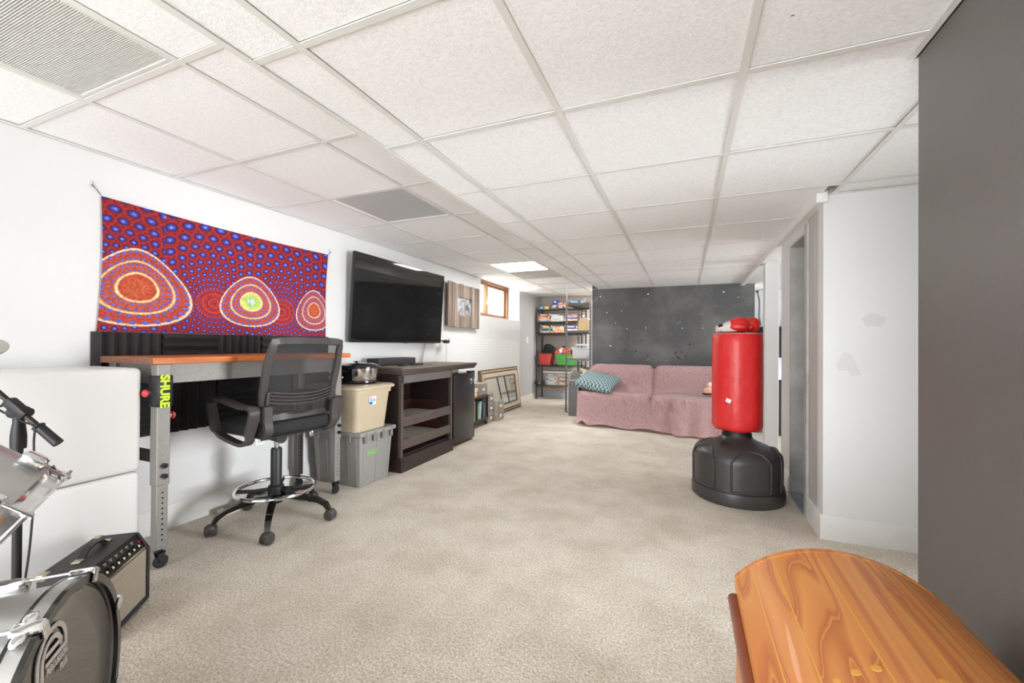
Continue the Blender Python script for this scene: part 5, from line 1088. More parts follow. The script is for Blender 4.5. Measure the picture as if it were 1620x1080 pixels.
for i, (y0, y1, z0, z1, c_, nm) in enumerate(((4.50, 4.82, 0.400, 0.425, rgb(222, 170, 80), 'yellow'), (4.54, 4.81, 0.426, 0.446, rgb(230, 224, 210), 'white'), (4.53, 4.80, 0.447, 0.465, rgb(205, 190, 170), 'beige'), (4.50, 4.825, 0.466, 0.510, rgb(220, 210, 190), 'ivory'))):
    t = thing('book', '%s book lying flat in the pile on top of the cart' % nm, 'book', (-2.6, (y0 + y1) / 2, z0), group='books piled on the cart', world=True)
    obj('pages', B(-2.715, -2.495, y0 + 0.004, y1 - 0.004, z0 + 0.003, z1 - 0.003), m_pages, t)
    bm = nb(); box(bm, -2.72, -2.49, y0, y1, z0, z0 + 0.003); box(bm, -2.72, -2.49, y0, y1, z1 - 0.003, z1); box(bm, -2.493, -2.49, y0, y1, z0 + 0.003, z1 - 0.003); obj('cover', bm, mat('flat_cover_' + nm, c_, 0.5), t)
m_tin = mat('brushed_tin', rgb(196, 190, 180), 0.35, 0.55, (14, rgb(176, 170, 160), .3), stretch=(1, 1, 6))
m_tin2 = mat('tin_front_plate', rgb(168, 160, 152), 0.4, 0.5)
def tin(x0, x1, y0, y1, z0, z1, lab, marks=True):
    t = thing('filing_tin', lab, 'tin', ((x0 + x1) / 2, (y0 + y1) / 2, z0), group='silver tins by the cart', world=True)
    obj('body', B(x0, x1, y0, y1, z0, z1, 0.006, 2), m_tin, t)
    obj('front_plate', B(x1, x1 + 0.003, y0 + 0.015, y1 - 0.015, z0 + 0.012, z1 - 0.012, 0.001), m_tin2, t)
    bm = nb(); ym, zm = (y0 + y1) / 2, (z0 + z1) / 2; box(bm, x1 + 0.003, x1 + 0.006, ym - 0.045, ym + 0.045, zm - 0.028, zm + 0.028, 0.001); lh = obj('label_holder', bm, m_steel, t)
    obj('card', B(x1 + 0.006, x1 + 0.0065, ym - 0.034, ym + 0.034, zm - 0.018, zm + 0.018), m_pages, lh)
tin(-2.73, -2.485, 4.84, 5.10, 0.400, 0.565, 'silver tin box on the far end of the cart top')
tin(-2.60, -2.485, 5.135, 5.29, 0.135 * 2, 0.400, 'small silver tin resting on the drawer tin nearest the cart')
tin(-2.60, -2.485, 5.135, 5.29, 0.001, 0.135, 'silver tin on the carpet, lowest by the cart end')
tin(-2.60, -2.485, 5.135, 5.29, 0.1355, 0.2695, 'silver tin in the middle of the stack by the cart end')
tin(-2.62, -2.44, 5.31, 5.56, 0.001, 0.135, 'silver tin on the carpet in front of the leaning mirror')
tin(-2.62, -2.44, 5.31, 5.56, 0.136, 0.285, 'silver tin stacked in front of the leaning mirror')
# ================================================================== LEANING MIRROR
m_cream = mat('cream_painted_frame', rgb(222, 212, 194), 0.5, 0, (6, rgb(210, 198, 178), 0.3))
m_gold = mat('aged_gold_carving', rgb(146, 122, 84), 0.5, 0.35, (30, rgb(96, 76, 50), 0.25), (90, 0.8, 0.01))
t = thing('wall_mirror', 'large cream and gold carved mirror leaning against the pegboard', 'mirror', (-2.66, 6.07, 0))
W2, H2 = 0.71, 0.70
lean = math.atan2(0.085, 0.70)
MM = Matrix.Translation((0.0, 0, 0.004)) @ Matrix.Rotation(-lean, 4, 'Y')
def mir_frame(name, o0, o1, d0, d1, m, parent, prof=None):
    bm = nb(); y0, y1, z0, z1 = -W2, W2, 0, H2
    def lp(o, x): return [MM @ Vector((x, y0 + o, z0 + o)), MM @ Vector((x, y1 - o, z0 + o)), MM @ Vector((x, y1 - o, z1 - o)), MM @ Vector((x, y0 + o, z1 - o))]
    loops = [lp(o0, -0.03), lp(o0, d0), lp(o1, d1), lp(o1, -0.03)]
    Rg = [[bm.verts.new(q) for q in l] for l in loops]
    for i in range(4): bridge(bm, Rg[i], Rg[(i + 1) % 4])
    return obj(name, bm, m, parent)
fo = mir_frame('outer_moulding', 0.0, 0.022, 0.012, 0.02, m_gold, t)
mir_frame('cream_band', 0.022, 0.036, 0.016, 0.020, m_cream, t)
mir_frame('cream_field', 0.058, 0.120, 0.022, 0.006, m_cream, t)
mir_frame('inner_moulding', 0.120, 0.140, 0.012, 0.008, m_gold, t)
mir_frame('carved_bed', 0.036, 0.058, 0.012, 0.012, m_gold, t)
me = None
k = 0
def bead(y, z):
    global me
    o_ = None
    if me is None:
        bm = nb(); superell(bm, (0, 0, 0), 0.012, 0.018, 0.010, 0.9, 8, 6); o_ = obj('carved_bead', bm, m_gold, t); me = o_.data
    else: o_ = bpy.data.objects.new('carved_bead', me); COL.objects.link(o_); o_.parent = t
    o_.matrix_local = MM @ Matrix.Translation((0.016, y, z))
    return o_
n_ = 30
for i in range(n_):
    y = -W2 + 0.047 + (2 * W2 - 0.094) * i / (n_ - 1); bead(y, 0.047); bead(y, H2 - 0.047)
for i in range(1, 14):
    z = 0.047 + (H2 - 0.094) * i / 14
    for y in (-W2 + 0.047, W2 - 0.047): b_ = bead(y, z); b_.matrix_local = b_.matrix_local @ Matrix.Rotation(PI / 2, 4, 'X')
bm = nb(); box(bm, -0.006, 0.0, -W2 + 0.13, W2 - 0.13, 0.13, H2 - 0.13, 0, 1, MM); obj('glass', bm, mat('silvered_mirror_glass', rgb(222, 226, 224), 0.02, 1.0), t)
bm = nb(); box(bm, -0.032, -0.026, -W2 + 0.01, W2 - 0.01, 0.01, H2 - 0.01, 0, 1, MM); obj('backing', bm, m_cartwood, t)
# ================================================================== FAR RACKS
m_blkwire = mat('black_epoxy_wire', rgb(34, 34, 35), 0.4, 0.2)
wx0, wx1, wy0, wy1 = -2.745, -1.835, 7.845, 8.20
t = thing('wire_shelving', 'black wire shelving unit against the alcove back wall, full of games and bins', 'shelf', ((wx0 + wx1) / 2, (wy0 + wy1) / 2, 0), world=True)
WZ = [0.275, 0.677, 1.306, 1.532, 1.772]
for x in (wx0, wx1):
    for y in (wy0, wy1):
        bm = nb(); cyl(bm, (x, y, 0.0), (x, y, 1.80), 0.0125, seg=10); p_ = obj('post', bm, m_blkwire, t)
        bm = nb(); cyl(bm, (x, y, 0.0), (x, y, 0.03), 0.016, seg=10); obj('post_foot', bm, m_tyre if not (x == wx0 and y == wy0) else mat('blue_rubber_foot', rgb(50, 70, 150), .5), p_)
for z in WZ:
    bm = nb()
    for y in (wy0, wy1): tube(bm, [(wx0, y, z), (wx1, y, z)], 0.005, 6); tube(bm, [(wx0, y, z - 0.03), (wx1, y, z - 0.03)], 0.004, 6)
    for x in (wx0, wx1): tube(bm, [(x, wy0, z), (x, wy1, z)], 0.005, 6); tube(bm, [(x, wy0, z - 0.03), (x, wy1, z - 0.03)], 0.004, 6)
    n = 36
    for i in range(1, n): x = wx0 + (wx1 - wx0) * i / n; tube(bm, [(x, wy0, z + 0.001), (x, wy1, z + 0.001)], 0.002, 4)
    zz = [(wx0 + (wx1 - wx0) * i / 24, wy0, z - (0.002 if i % 2 else 0.028)) for i in range(25)]; tube(bm, zz, 0.0025, 4)
    sh = obj('wire_shelf', bm, m_blkwire, t)
    if z > 1.2: obj('shelf_skirt', B(wx0 + 0.012, wx1 - 0.012, wy0 - 0.004, wy0 - 0.001, z - 0.034, z + 0.004), m_blkwire, t)
def printed(name, c1, c2, c3=None, sc_=14):
    if name in MATS: return MATS[name]
    m = mat(name, c1, 0.4); nt = m.node_tree; N = nt.nodes; L = nt.links
    tc = N.new('ShaderNodeTexCoord'); mp = N.new('ShaderNodeMapping'); mp.inputs['Scale'].default_value = (1, 1, 2.2); L.new(tc.outputs['Object'], mp.inputs['Vector'])
    v = N.new('ShaderNodeTexVoronoi'); v.inputs['Scale'].default_value = sc_; v.distance = 'CHEBYCHEV'; L.new(mp.outputs['Vector'], v.inputs['Vector'])
    s = N.new('ShaderNodeSeparateColor'); L.new(v.outputs['Color'], s.inputs[0])
    r = N.new('ShaderNodeValToRGB'); r.color_ramp.interpolation = 'CONSTANT'; r.color_ramp.elements[0].color = c1; r.color_ramp.elements[1].color = c2; r.color_ramp.elements[1].position = 0.55
    if c3: e = r.color_ramp.elements.new(0.8); e.color = c3
    L.new(s.outputs[0], r.inputs['Fac']); L.new(r.outputs['Color'], N['Principled BSDF'].inputs['Base Color']); return m
def game(x0, x1, z0, z1, c1, c2, c3, lab, depth=0.27, y=None, band=True, ry=0.0):
    y0 = (wy0 + 0.03) if y is None else y; cx = (x0 + x1) / 2
    t = thing('game_box', lab, 'box', (cx, y0 + depth / 2, z0), ry, group='boxes on the alcove shelves')
    h = z1 - z0; w_ = (x1 - x0) / 2; nm = 'print_%s' % '_'.join(str(int(c * 255)) for c in (*c1[:3], *c2[:3]))
    obj('box_base', B(-w_ + 0.002, w_ - 0.002, -depth / 2 + 0.002, depth / 2 - 0.002, 0, h * 0.35), mat('card_' + nm, c1, 0.6), t)
    obj('box_lid', B(-w_, w_, -depth / 2, depth / 2, h * 0.18, h, 0.002), printed(nm, c1, c2, c3), t)
    if band: obj('title_print', B(-w_ * 0.55, w_ * 0.5, -depth / 2 - 0.0008, -depth / 2, h * 0.38, h * 0.8), mat('title_' + nm, c3 or c2, 0.5), t)
    return t
def sx(px):   # shelf x for a picture column at the shelf front
    return wx0 + (px - 848.0) / (920.0 - 848.0) * (wx1 - wx0)
WH = rgb(238, 236, 232); RD = rgb(196, 60, 56); BL = rgb(90, 170, 215); YL = rgb(232, 190, 80); NV = rgb(40, 60, 130); PU = rgb(86, 50, 110); OR = rgb(225, 120, 90); PK = rgb(235, 110, 135); GY = rgb(80, 80, 84)
z = WZ[3] + 0.004
game(sx(849), sx(869), z, z + 0.045, BL, OR, WH, 'blue and orange game box lowest in the grey wall pile, second shelf down')
game(sx(849), sx(868), z + 0.046, z + 0.105, WH, rgb(205, 120, 90), YL, 'white game box with red print in the middle of the pile by the grey wall')
game(sx(849), sx(869), z + 0.106, z + 0.152, rgb(176, 74, 64), rgb(160, 60, 56), WH, 'brick red game box topping the pile by the grey wall, second shelf down')
game(sx(870), sx(891), z, z + 0.07, WH, rgb(240, 235, 190), rgb(190, 215, 235), 'white and pale yellow game box low in the centre pile, second shelf down')
game(sx(871), sx(890), z + 0.071, z + 0.115, rgb(232, 233, 236), rgb(222, 224, 228), WH, 'plain white box in the centre pile, second shelf down', band=False)
game(sx(870), sx(882), z + 0.116, z + 0.14, rgb(226, 228, 234), rgb(216, 218, 226), WH, 'thin pale box topping the centre pile, second shelf down', band=False)
game(sx(892), sx(917), z, z + 0.045, RD, YL, WH, 'red and yellow game box lowest of the far pile, second shelf down')
game(sx(892), sx(917), z + 0.046, z + 0.088, PU, RD, BL, 'purple and red game box in the far pile, second shelf down')
game(sx(893), sx(919), z + 0.089, z + 0.128, WH, rgb(200, 196, 186), RD, 'white game box topping the far pile, second shelf down')
z = WZ[2] + 0.004
game(sx(854), sx(873), z, z + 0.034, rgb(205, 50, 44), YL, WH, 'bright red game box lowest in the grey wall pile, third shelf down')
game(sx(852), sx(872), z + 0.035, z + 0.095, rgb(120, 185, 215), rgb(90, 150, 190), rgb(60, 50, 50), 'light blue game box in the pile by the grey wall, third shelf down')
game(sx(853), sx(872), z + 0.096, z + 0.15, YL, PU, rgb(240, 230, 160), 'yellow and purple game box topping the pile by the grey wall, third shelf down')
game(sx(874), sx(892), z, z + 0.045, RD, YL, OR, 'orange and red game box low in the centre pile, third shelf down')
game(sx(873), sx(892), z + 0.046, z + 0.10, rgb(230, 140, 110), WH, YL, 'salmon game box in the centre pile, third shelf down')
game(sx(873), sx(891), z + 0.101, z + 0.135, WH, rgb(228, 224, 220), RD, 'white game box topping the centre pile, third shelf down')
game(sx(893), sx(918), z, z + 0.034, WH, OR, RD, 'white and orange game box lowest of the far pile, third shelf down')
game(sx(894), sx(917), z + 0.035, z + 0.08, rgb(226, 110, 100), WH, WH, 'coral game box in the far pile, third shelf down')
game(sx(891), sx(914), z + 0.081, z + 0.15, NV, rgb(30, 70, 140), WH, 'navy blue game box topping the far pile, third shelf down')
z = WZ[4] + 0.004
game(sx(852), sx(859), z, z + 0.068, rgb(60, 165, 225), rgb(60, 165, 225), WH, 'bright blue carton at the grey wall end of the top shelf', 0.16)
game(sx(859.6), sx(867), z, z + 0.062, rgb(240, 215, 80), rgb(235, 225, 150), WH, 'yellow carton beside the blue carton on the top shelf', 0.16)
game(sx(871), sx(881), z, z + 0.105, rgb(130, 130, 134), rgb(90, 90, 94), WH, 'grey toy box under the royal blue carton on the top shelf', 0.2)
game(sx(873), sx(881), z + 0.106, z + 0.175, rgb(36, 90, 205), rgb(36, 90, 205), WH, 'royal blue carton on top of the grey toy box', 0.16)
game(sx(882), sx(891), z, z + 0.058, GY, rgb(100, 100, 104), WH, 'dark grey box under the white carton on the top shelf', 0.2)
game(sx(882), sx(891), z + 0.059, z + 0.084, WH, WH, WH, 'thin white carton between the grey and pink boxes on the top shelf', 0.2, band=False)
game(sx(881.5), sx(890.5), z + 0.085, z + 0.13, PK, PK, WH, 'pink carton topping a pile on the top shelf', 0.2)
game(sx(891.5), sx(896), z, z + 0.115, rgb(120, 50, 120), YL, YL, 'purple and yellow carton standing on the top shelf', 0.14)
game(sx(900), sx(916), z, z + 0.04, rgb(226, 120, 110), rgb(120, 190, 110), WH, 'flat coral and green box on the top shelf behind the grey rack', 0.2)
# bins on the middle shelf
def bin_(name, label, x0, x1, y0, y1, z0, h, col, cat='bin', ins=0.03):
    t = thing(name, label, cat, ((x0 + x1) / 2, (y0 + y1) / 2, z0), world=True)
    m = mat(name + '_plastic_%d' % int(col[0] * 999), col, 0.4); bm = nb(); tt = 0.006
    R4 = lambda i, z: [Vector((a, b, z)) for a, b in rrect(x0 + i, x1 - i, y0 + i, y1 - i, 0.03)]
    loft(bm, [R4(ins, z0), R4(0.004, z0 + h - 0.01), R4(0.0, z0 + h - 0.008), R4(-0.008, z0 + h - 0.006), R4(-0.008, z0 + h), R4(0.006, z0 + h), R4(ins + tt, z0 + tt)]); obj('tub', bm, m, t); return t
z = WZ[1] + 0.006
bin_('red_bin', 'red plastic bin on the middle shelf beneath the black bag', sx(850), sx(871.5), wy0 + 0.01, wy0 + 0.30, z, 0.225, rgb(206, 74, 62))
t = thing('soft_bag', 'black fabric bag bulging out of the red bin', 'bag', ((sx(851) + sx(873)) / 2, wy0 + 0.16, z + 0.10), world=True)
bm = nb(); superell(bm, ((sx(852.5) + sx(872.5)) / 2, wy0 + 0.16, z + 0.245), 0.115, 0.10, 0.17, 0.75, 24, 16); 
for v in bm.verts: v.co.x += 0.03 * math.sin(v.co.z * 14); v.co.z -= 0.10 * max(0, v.co.x - (sx(862)))
obj('bag_body', bm, m_fabric, t)
bm = nb(); tube(bm, smooth_path([(sx(853), wy0 + 0.065, z + 0.24), (sx(858), wy0 + 0.05, z + 0.33), (sx(866), wy0 + 0.05, z + 0.35), (sx(872), wy0 + 0.07, z + 0.26)]), 0.004, 6); obj('seam', bm, m_tyre, t)
bin_('green_tub', 'green plastic tub of toys on the middle shelf', sx(877), sx(911), wy0 + 0.01, wy0 + 0.32, z, 0.215, rgb(96, 184, 88), 'tub', 0.05)
toys = [('orange', rgb(228, 96, 60), 880.5, 0.245, 0.07, 0.05), ('orange and white', rgb(235, 110, 70), 887, 0.275, 0.075, 0.06), ('deep orange', rgb(220, 84, 48), 893, 0.265, 0.07, 0.07), ('violet', rgb(150, 100, 200), 882.5, 0.205, 0.075, 0.035), ('navy and orange', rgb(50, 50, 96), 900, 0.24, 0.085, 0.055), ('yellow', rgb(225, 190, 60), 906, 0.22, 0.03, 0.025)]
for nm, c_, px, dz, rx, rz in toys:
    t = thing('soft_toy', '%s soft toy heaped in the green tub' % nm, 'toy', (sx(px), wy0 + 0.13, z + dz - rz), group='toys in the green tub')
    bm = nb(); superell(bm, (0, 0, rz), rx, 0.07, rz, 0.9, 16, 10)
    for v in bm.verts: v.co += Vector((math.sin(v.co.y * 60 + px), math.sin(v.co.x * 50 + px), math.sin(v.co.x * 45 + v.co.y * 40 + px))) * 0.008
    obj('toy_body', bm, printed('plush_' + nm.replace(' ', '_'), c_, c_ if 'and' not in nm else (WH if 'white' in nm else rgb(220, 90, 60)), None, 16), t)
    bm = nb(); superell(bm, (rx * 0.5, -0.045, rz * 1.5), rx * 0.3, 0.03, rz * 0.5, 0.9, 10, 8); obj('toy_limb', bm, mat('plush_limb_' + nm.replace(' ', '_'), c_, 0.8), t)
o = obj('hair_brush', B(sx(886), sx(890), wy0 + 0.19, wy0 + 0.24, z + 0.18, z + 0.38, 0.012, 2), m_blackpl, None, origin=(sx(888), wy0 + 0.21, z + 0.18)); tag(o, 'black toy sticking up out of the green tub', 'toy')
o = obj('toy_block', B(-0.035, 0.035, -0.03, 0.03, 0, 0.10, 0.01, 2), mat('lime_plastic', rgb(110, 200, 80), 0.4), None); o.location = (sx(907.5), wy0 + 0.20, z + 0.23); o.rotation_euler = (0, 0.3, 0); tag(o, 'lime green plastic block on top of the toys in the green tub', 'toy')
# clear tote of games on the lowest shelf
z = WZ[0] + 0.006
m_clear = mat('clear_polypropylene', rgb(225, 225, 225), 0.15, 0, alpha=0.28)
t = thing('clear_tote', 'clear plastic tote of board games on the lowest wire shelf', 'tote', ((sx(858) + sx(906)) / 2, wy0 + 0.17, z), world=True)
x0, x1, y0, y1 = sx(859), sx(900), wy0 + 0.01, wy0 + 0.34
R4 = lambda i, zz: [Vector((a, b, zz)) for a, b in rrect(x0 + i, x1 - i, y0 + i, y1 - i, 0.03)]
bm = nb(); loft(bm, [R4(0.035, z), R4(0.0, z + 0.25)]); obj('tub', bm, m_clear, t)
bm = nb(); loft(bm, [R4(-0.015, z + 0.245), R4(-0.018, z + 0.252), R4(-0.018, z + 0.268), R4(-0.005, z + 0.275)]); obj('lid', bm, mat('grey_translucent_lid', rgb(190, 192, 194), 0.35), t)
for (a, b, c_, d_, k1, k2, lab) in ((863, 879, 0.008, 0.09, WH, BL, 'white and blue box at the bottom of the clear tote'), (880, 898, 0.008, 0.07, rgb(226, 180, 90), rgb(110, 150, 90), 'yellow and green box at the bottom of the clear tote'), (863, 880, 0.095, 0.165, rgb(226, 224, 220), rgb(80, 120, 90), 'white patterned box in the middle of the clear tote'), (881, 898, 0.08, 0.16, rgb(190, 90, 84), rgb(210, 180, 150), 'dull red box in the middle of the clear tote'), (862, 878, 0.17, 0.232, rgb(205, 200, 190), rgb(120, 110, 100), 'grey lettered box at the top of the clear tote'), (879, 899, 0.165, 0.232, rgb(226, 190, 140), rgb(214, 170, 120), 'tan box at the top of the clear tote')):
    game(sx(a), sx(b), z + c_, z + d_, k1, k2, WH, lab, 0.2, wy0 + 0.075)
t = thing('dumbbell', 'black dumbbell resting on the corner of the lowest wire shelf', 'dumbbell', (sx(851.5), wy0 + 0.02, z), world=True)
bm = nb(); cyl(bm, (sx(848), wy0 - 0.035, z + 0.05), (sx(861), wy0 - 0.035, z + 0.05), 0.014, seg=10); obj('bar', bm, m_steel, t)
for px in (847.5, 857.5):
    bm = nb(); lathe(bm, [(0, 0), (0.045, 0), (0.055, 0.01), (0.055, 0.04), (0.045, 0.05), (0, 0.05)], 8, basis((sx(px), wy0 - 0.035, z + 0.05), (0, 1, 0), (0, 0, 1), (1, 0, 0))); obj('weight', bm, m_tyre, t)
# --- grey slotted-angle rack in front
m_angle = mat('galvanised_grey_steel', rgb(96, 97, 99), 0.35, 0.6, (40, rgb(130, 131, 133), 0.25))
rx0, rx1, ry0, ry1 = -1.785, -1.368, 6.50, 7.33
t = thing('metal_rack', 'narrow grey slotted-steel rack standing between the dark wall and the wire shelving', 'rack', ((rx0 + rx1) / 2, (ry0 + ry1) / 2, 0), world=True)
RZ = [0.45, 0.862, 1.307, 1.742]
for (x, dx) in ((rx0, 1), (rx1, -1)):
    for (y, dy) in ((ry0, 1), (ry1, -1)):
        bm = nb(); prism(bm, [(x, y), (x + dx * 0.032, y), (x + dx * 0.032, y + dy * 0.002), (x + dx * 0.002, y + dy * 0.002), (x + dx * 0.002, y + dy * 0.032), (x, y + dy * 0.032)], 'z', 0.0, 1.78); po = obj('post', bm, m_angle, t)
        bm = nb()
        for k in range(34): zz = 0.05 + k * 0.05; box(bm, x + dx * 0.010, x + dx * 0.022, y - dy * 0.0012 if dy > 0 else y - 0.0, y + 0.0002 if dy > 0 else y + 0.0012, zz, zz + 0.022)
        obj('slot_row', bm, m_hole, po)
        obj('foot_plate', B(min(x, x + dx * 0.05), max(x, x + dx * 0.05), min(y, y + dy * 0.05), max(y, y + dy * 0.05), 0.0, 0.012, 0.002), m_blackpl, t)
for z in RZ:
    bm = nb(); box(bm, rx0 + 0.003, rx1 - 0.003, ry0 + 0.003, ry1 - 0.003, z - 0.006, z, 0.001); box(bm, rx0 + 0.003, rx1 - 0.003, ry0 + 0.003, ry0 + 0.006, z - 0.034, z - 0.006); box(bm, rx0 + 0.003, rx1 - 0.003, ry1 - 0.006, ry1 - 0.003, z - 0.034, z - 0.006); box(bm, rx0 + 0.003, rx0 + 0.006, ry0 + 0.006, ry1 - 0.006, z - 0.034, z - 0.006); box(bm, rx1 - 0.006, rx1 - 0.003, ry0 + 0.006, ry1 - 0.006, z - 0.034, z - 0.006); obj('shelf', bm, m_darkmetal if z > 1 else m_angle, t)
for y in (ry0 - 0.003, ry1 + 0.003):
    bm = nb(); tube(bm, [(rx0 + 0.012, y, 0.62), (rx1 - 0.012, y, 0.93)], 0.007, 6, ry=0.003); obj('cross_brace', bm, m_angle, t)
# things on it
z = 1.7435
def small(name, lab, cat, bm, m, o, group=None): q = obj(name, bm, m, None, origin=o); tag(q, lab, cat, group); return q
game(rx0 + 0.03, rx0 + 0.235, z, z + 0.05, rgb(60, 160, 225), rgb(50, 140, 215), WH, 'sky blue game box lying on the top of the grey rack', 0.25, ry0 + 0.06)
t = thing('plush_bear', 'cream soft toy sitting on top of the grey rack', 'toy', (rx0 + 0.275, ry0 + 0.12, z))
bm = nb(); superell(bm, (0, 0, 0.028), 0.035, 0.03, 0.028, 1, 12, 8); obj('toy_body', bm, mat('cream_plush', rgb(230, 226, 216), 0.9), t)
bm = nb(); superell(bm, (0.012, 0, 0.07), 0.022, 0.02, 0.02, 1, 12, 8); superell(bm, (0.03, 0, 0.088), 0.008, 0.006, 0.012, 1, 8, 6); superell(bm, (0.0, 0, 0.09), 0.008, 0.006, 0.012, 1, 8, 6); obj('toy_head', bm, mat('cream_plush', rgb(230, 226, 216), 0.9), t)
small('folded_cloth', 'grey folded cloth on the top of the grey rack by the dark wall', 'cloth', (lambda b: (superell(b, (rx0 + 0.355, ry0 + 0.12, z + 0.02), 0.045, 0.08, 0.02, 0.5, 20, 8), b)[1])(nb()), mat('grey_towel', rgb(186, 182, 176), 0.9, 0, None, (80, .5, .01)), (rx0 + 0.355, ry0 + 0.12, z))
game(sx(895), sx(903), WZ[4] + 0.045, WZ[4] + 0.14, rgb(90, 90, 90), rgb(150, 150, 150), WH, 'grey toy carton leaning at the back of the top wire shelf', 0.1, wy0 + 0.2) if False else None
# domed wooden bread bin
z = 1.3085
t = thing('bread_bin', 'pale wooden dome-topped box on the second shelf of the grey rack', 'wooden box', (-1.49, 6.66, z))
pf = [(-0.10, 0)] + [(-0.10 * math.cos(PI * i / 16), 0.10 + 0.11 * math.sin(PI * i / 16)) for i in range(17)] + [(0.10, 0)]
m_palew = mat('pale_birch_wood', rgb(226, 196, 152), 0.5, 0, (8, rgb(210, 176, 130), .25), stretch=(6, 1, 1))
bm = nb(); prism(bm, pf, 'y', -0.12, 0.12); obj('dome', bm, m_palew, t, 50)
obj('base_board', B(-0.098, 0.098, -0.126, -0.12, 0.002, 0.012), m_palew, t)
z = 0.8635
t = thing('craft_case', 'clear white case packed with coloured crayons on the third shelf of the grey rack', 'case', (-1.545, 6.66, z))
m_frost = mat('frosted_clear_plastic', rgb(240, 242, 245), 0.25, 0, alpha=0.45)
obj('case_body', B(-0.135, 0.145, -0.13, 0.13, 0.0, 0.15, 0.01, 2), m_frost, t); obj('case_lid', B(-0.145, 0.15, -0.135, 0.135, 0.15, 0.175, 0.008, 2), m_frost, t)
bm = nb(); tube(bm, smooth_path([(-0.05, 0, 0.175), (-0.045, 0, 0.205), (0.05, 0, 0.205), (0.055, 0, 0.175)]), 0.008, 8); obj('case_handle', bm, mat('white_handle', rgb(235, 236, 240), .4), t)
for i, (c_, nm) in enumerate(((rgb(220, 60, 60), 'red'), (rgb(240, 200, 60), 'yellow'), (rgb(80, 170, 90), 'green'), (rgb(60, 120, 210), 'blue'), (rgb(240, 130, 60), 'orange'), (rgb(200, 90, 180), 'magenta'), (rgb(120, 210, 220), 'turquoise'), (rgb(150, 110, 200), 'violet'))):
    xx = -0.115 + i * 0.033; zz = 0.006
    t = thing('crayon_tray', 'small stack of %s crayons standing inside the clear craft case' % nm, 'crayons', (-1.545 + xx, 6.545, z + zz), group='crayon trays in the craft case')
    for q in range(2):
        bm = nb(); cyl(bm, (0, 0, q * 0.068), (0, 0, q * 0.068 + 0.048), 0.011, seg=8); cyl(bm, (0, 0, q * 0.068 + 0.048), (0, 0, q * 0.068 + 0.064), 0.010, 0.004, 8); obj('crayon', bm, mat('crayon_' + nm, c_, 0.5), t)
small('paper_stack', 'white papers and cases piled on the clear craft case', 'paper', B(-1.62, -1.40, 6.56, 6.76, z + 0.206, z + 0.235, 0.004), mat('pale_paper', rgb(226, 230, 238), 0.5), (-1.51, 6.66, z + 0.206))
z = 0.4515
game(-1.55, -1.39, z, z + 0.26, rgb(150, 116, 84), rgb(140, 106, 76), rgb(226, 220, 210), 'brown cardboard carton on the lowest shelf of the grey rack', 0.3, 6.56)
t = thing('laptop_sleeve', 'grey padded panel leaning inside the grey rack above the sofa arm', 'panel', (-1.66, 6.62, z))
bm = nb(); box(bm, -0.10, 0.06, -0.01, 0.01, 0.0, 0.21, 0.006, 2, Matrix.Rotation(0.35, 4, 'Y') @ Matrix.Rotation(-0.1, 4, 'X')); obj('panel_body', bm, m_tote2, t)
bm = nb(); box(bm, -0.09, 0.05, -0.0115, -0.0095, 0.10, 0.105, 0, 1, Matrix.Rotation(0.35, 4, 'Y') @ Matrix.Rotation(-0.1, 4, 'X')); obj('panel_seam', bm, m_blackpl, t)
# thin white rod from the ceiling
t = thing('ceiling_rod', 'thin white rod hanging from the ceiling above the grey rack', 'rod', (-1.757, 6.47, 1.80), world=True)
bm = nb(); cyl(bm, (-1.757, 6.47, 1.79), (-1.757, 6.47, HL), 0.006, seg=8); obj('rod', bm, m_pin, t)
bm = nb(); cyl(bm, (-1.757, 6.47, HL - 0.012), (-1.757, 6.47, HL), 0.016, seg=12); obj('ceiling_boss', bm, m_pin, t)
# ================================================================== SOFA, BLANKET, CUSHION
m_grey_up = mat('grey_upholstery', rgb(98, 97, 98), 0.85, 0, (160, rgb(112, 111, 112), 0.3), (260, 0.4, 0.003))
m_pipe = mat('pale_grey_piping', rgb(176, 174, 172), 0.7)
sxa, sxb = -1.50, 0.66
t = thing('sofa', 'grey sofa under the pink blanket in front of the dark wall', 'sofa', ((sxa + sxb) / 2, 6.0, 0), world=True)
obj('seat_base', B(sxa + 0.14, sxb - 0.14, 5.60, 6.36, 0.10, 0.30, 0.02, 2), m_grey_up, t)
obj('back', B(sxa + 0.14, sxb - 0.14, 6.17, 6.43, 0.10, 0.66, 0.03, 2), m_grey_up, t)
for x0, x1 in ((sxa, sxa + 0.14), (sxb - 0.14, sxb)):
    a = obj('arm', B(x0, x1, 5.62, 6.43, 0.10, 0.595, 0.022, 3), m_grey_up, t)
    bm = nb(); pt = [(x0 + 0.004, 5.618, 0.11), (x0 + 0.004, 5.618, 0.57), (x0 + 0.02, 5.618, 0.59), (x1 - 0.02, 5.618, 0.59), (x1 - 0.004, 5.618, 0.57), (x1 - 0.004, 5.618, 0.11)]; tube(bm, pt, 0.005, 6); obj('piping', bm, m_pipe, a)
for x0, x1 in ((sxa + 0.145, -0.412), (-0.408, sxb - 0.145)):
    bm = nb(); superell(bm, ((x0 + x1) / 2, 5.86, 0.345), (x1 - x0) / 2, 0.26, 0.07, 0.3, 32, 12); obj('seat_cushion', bm, m_grey_up, t, 60)
    bm = nb(); superell(bm, ((x0 + x1) / 2, 6.155, 0.57), (x1 - x0) / 2, 0.06, 0.17, 0.35, 32, 14); obj('back_cushion', bm, m_grey_up, t, 60)
for x in (sxa + 0.22, sxb - 0.22):
    for y in (5.85, 6.36):
        bm = nb(); cyl(bm, (x, y, 0), (x, y, 0.105), 0.018, 0.026, 12); obj('foot', bm, m_tyre, t)
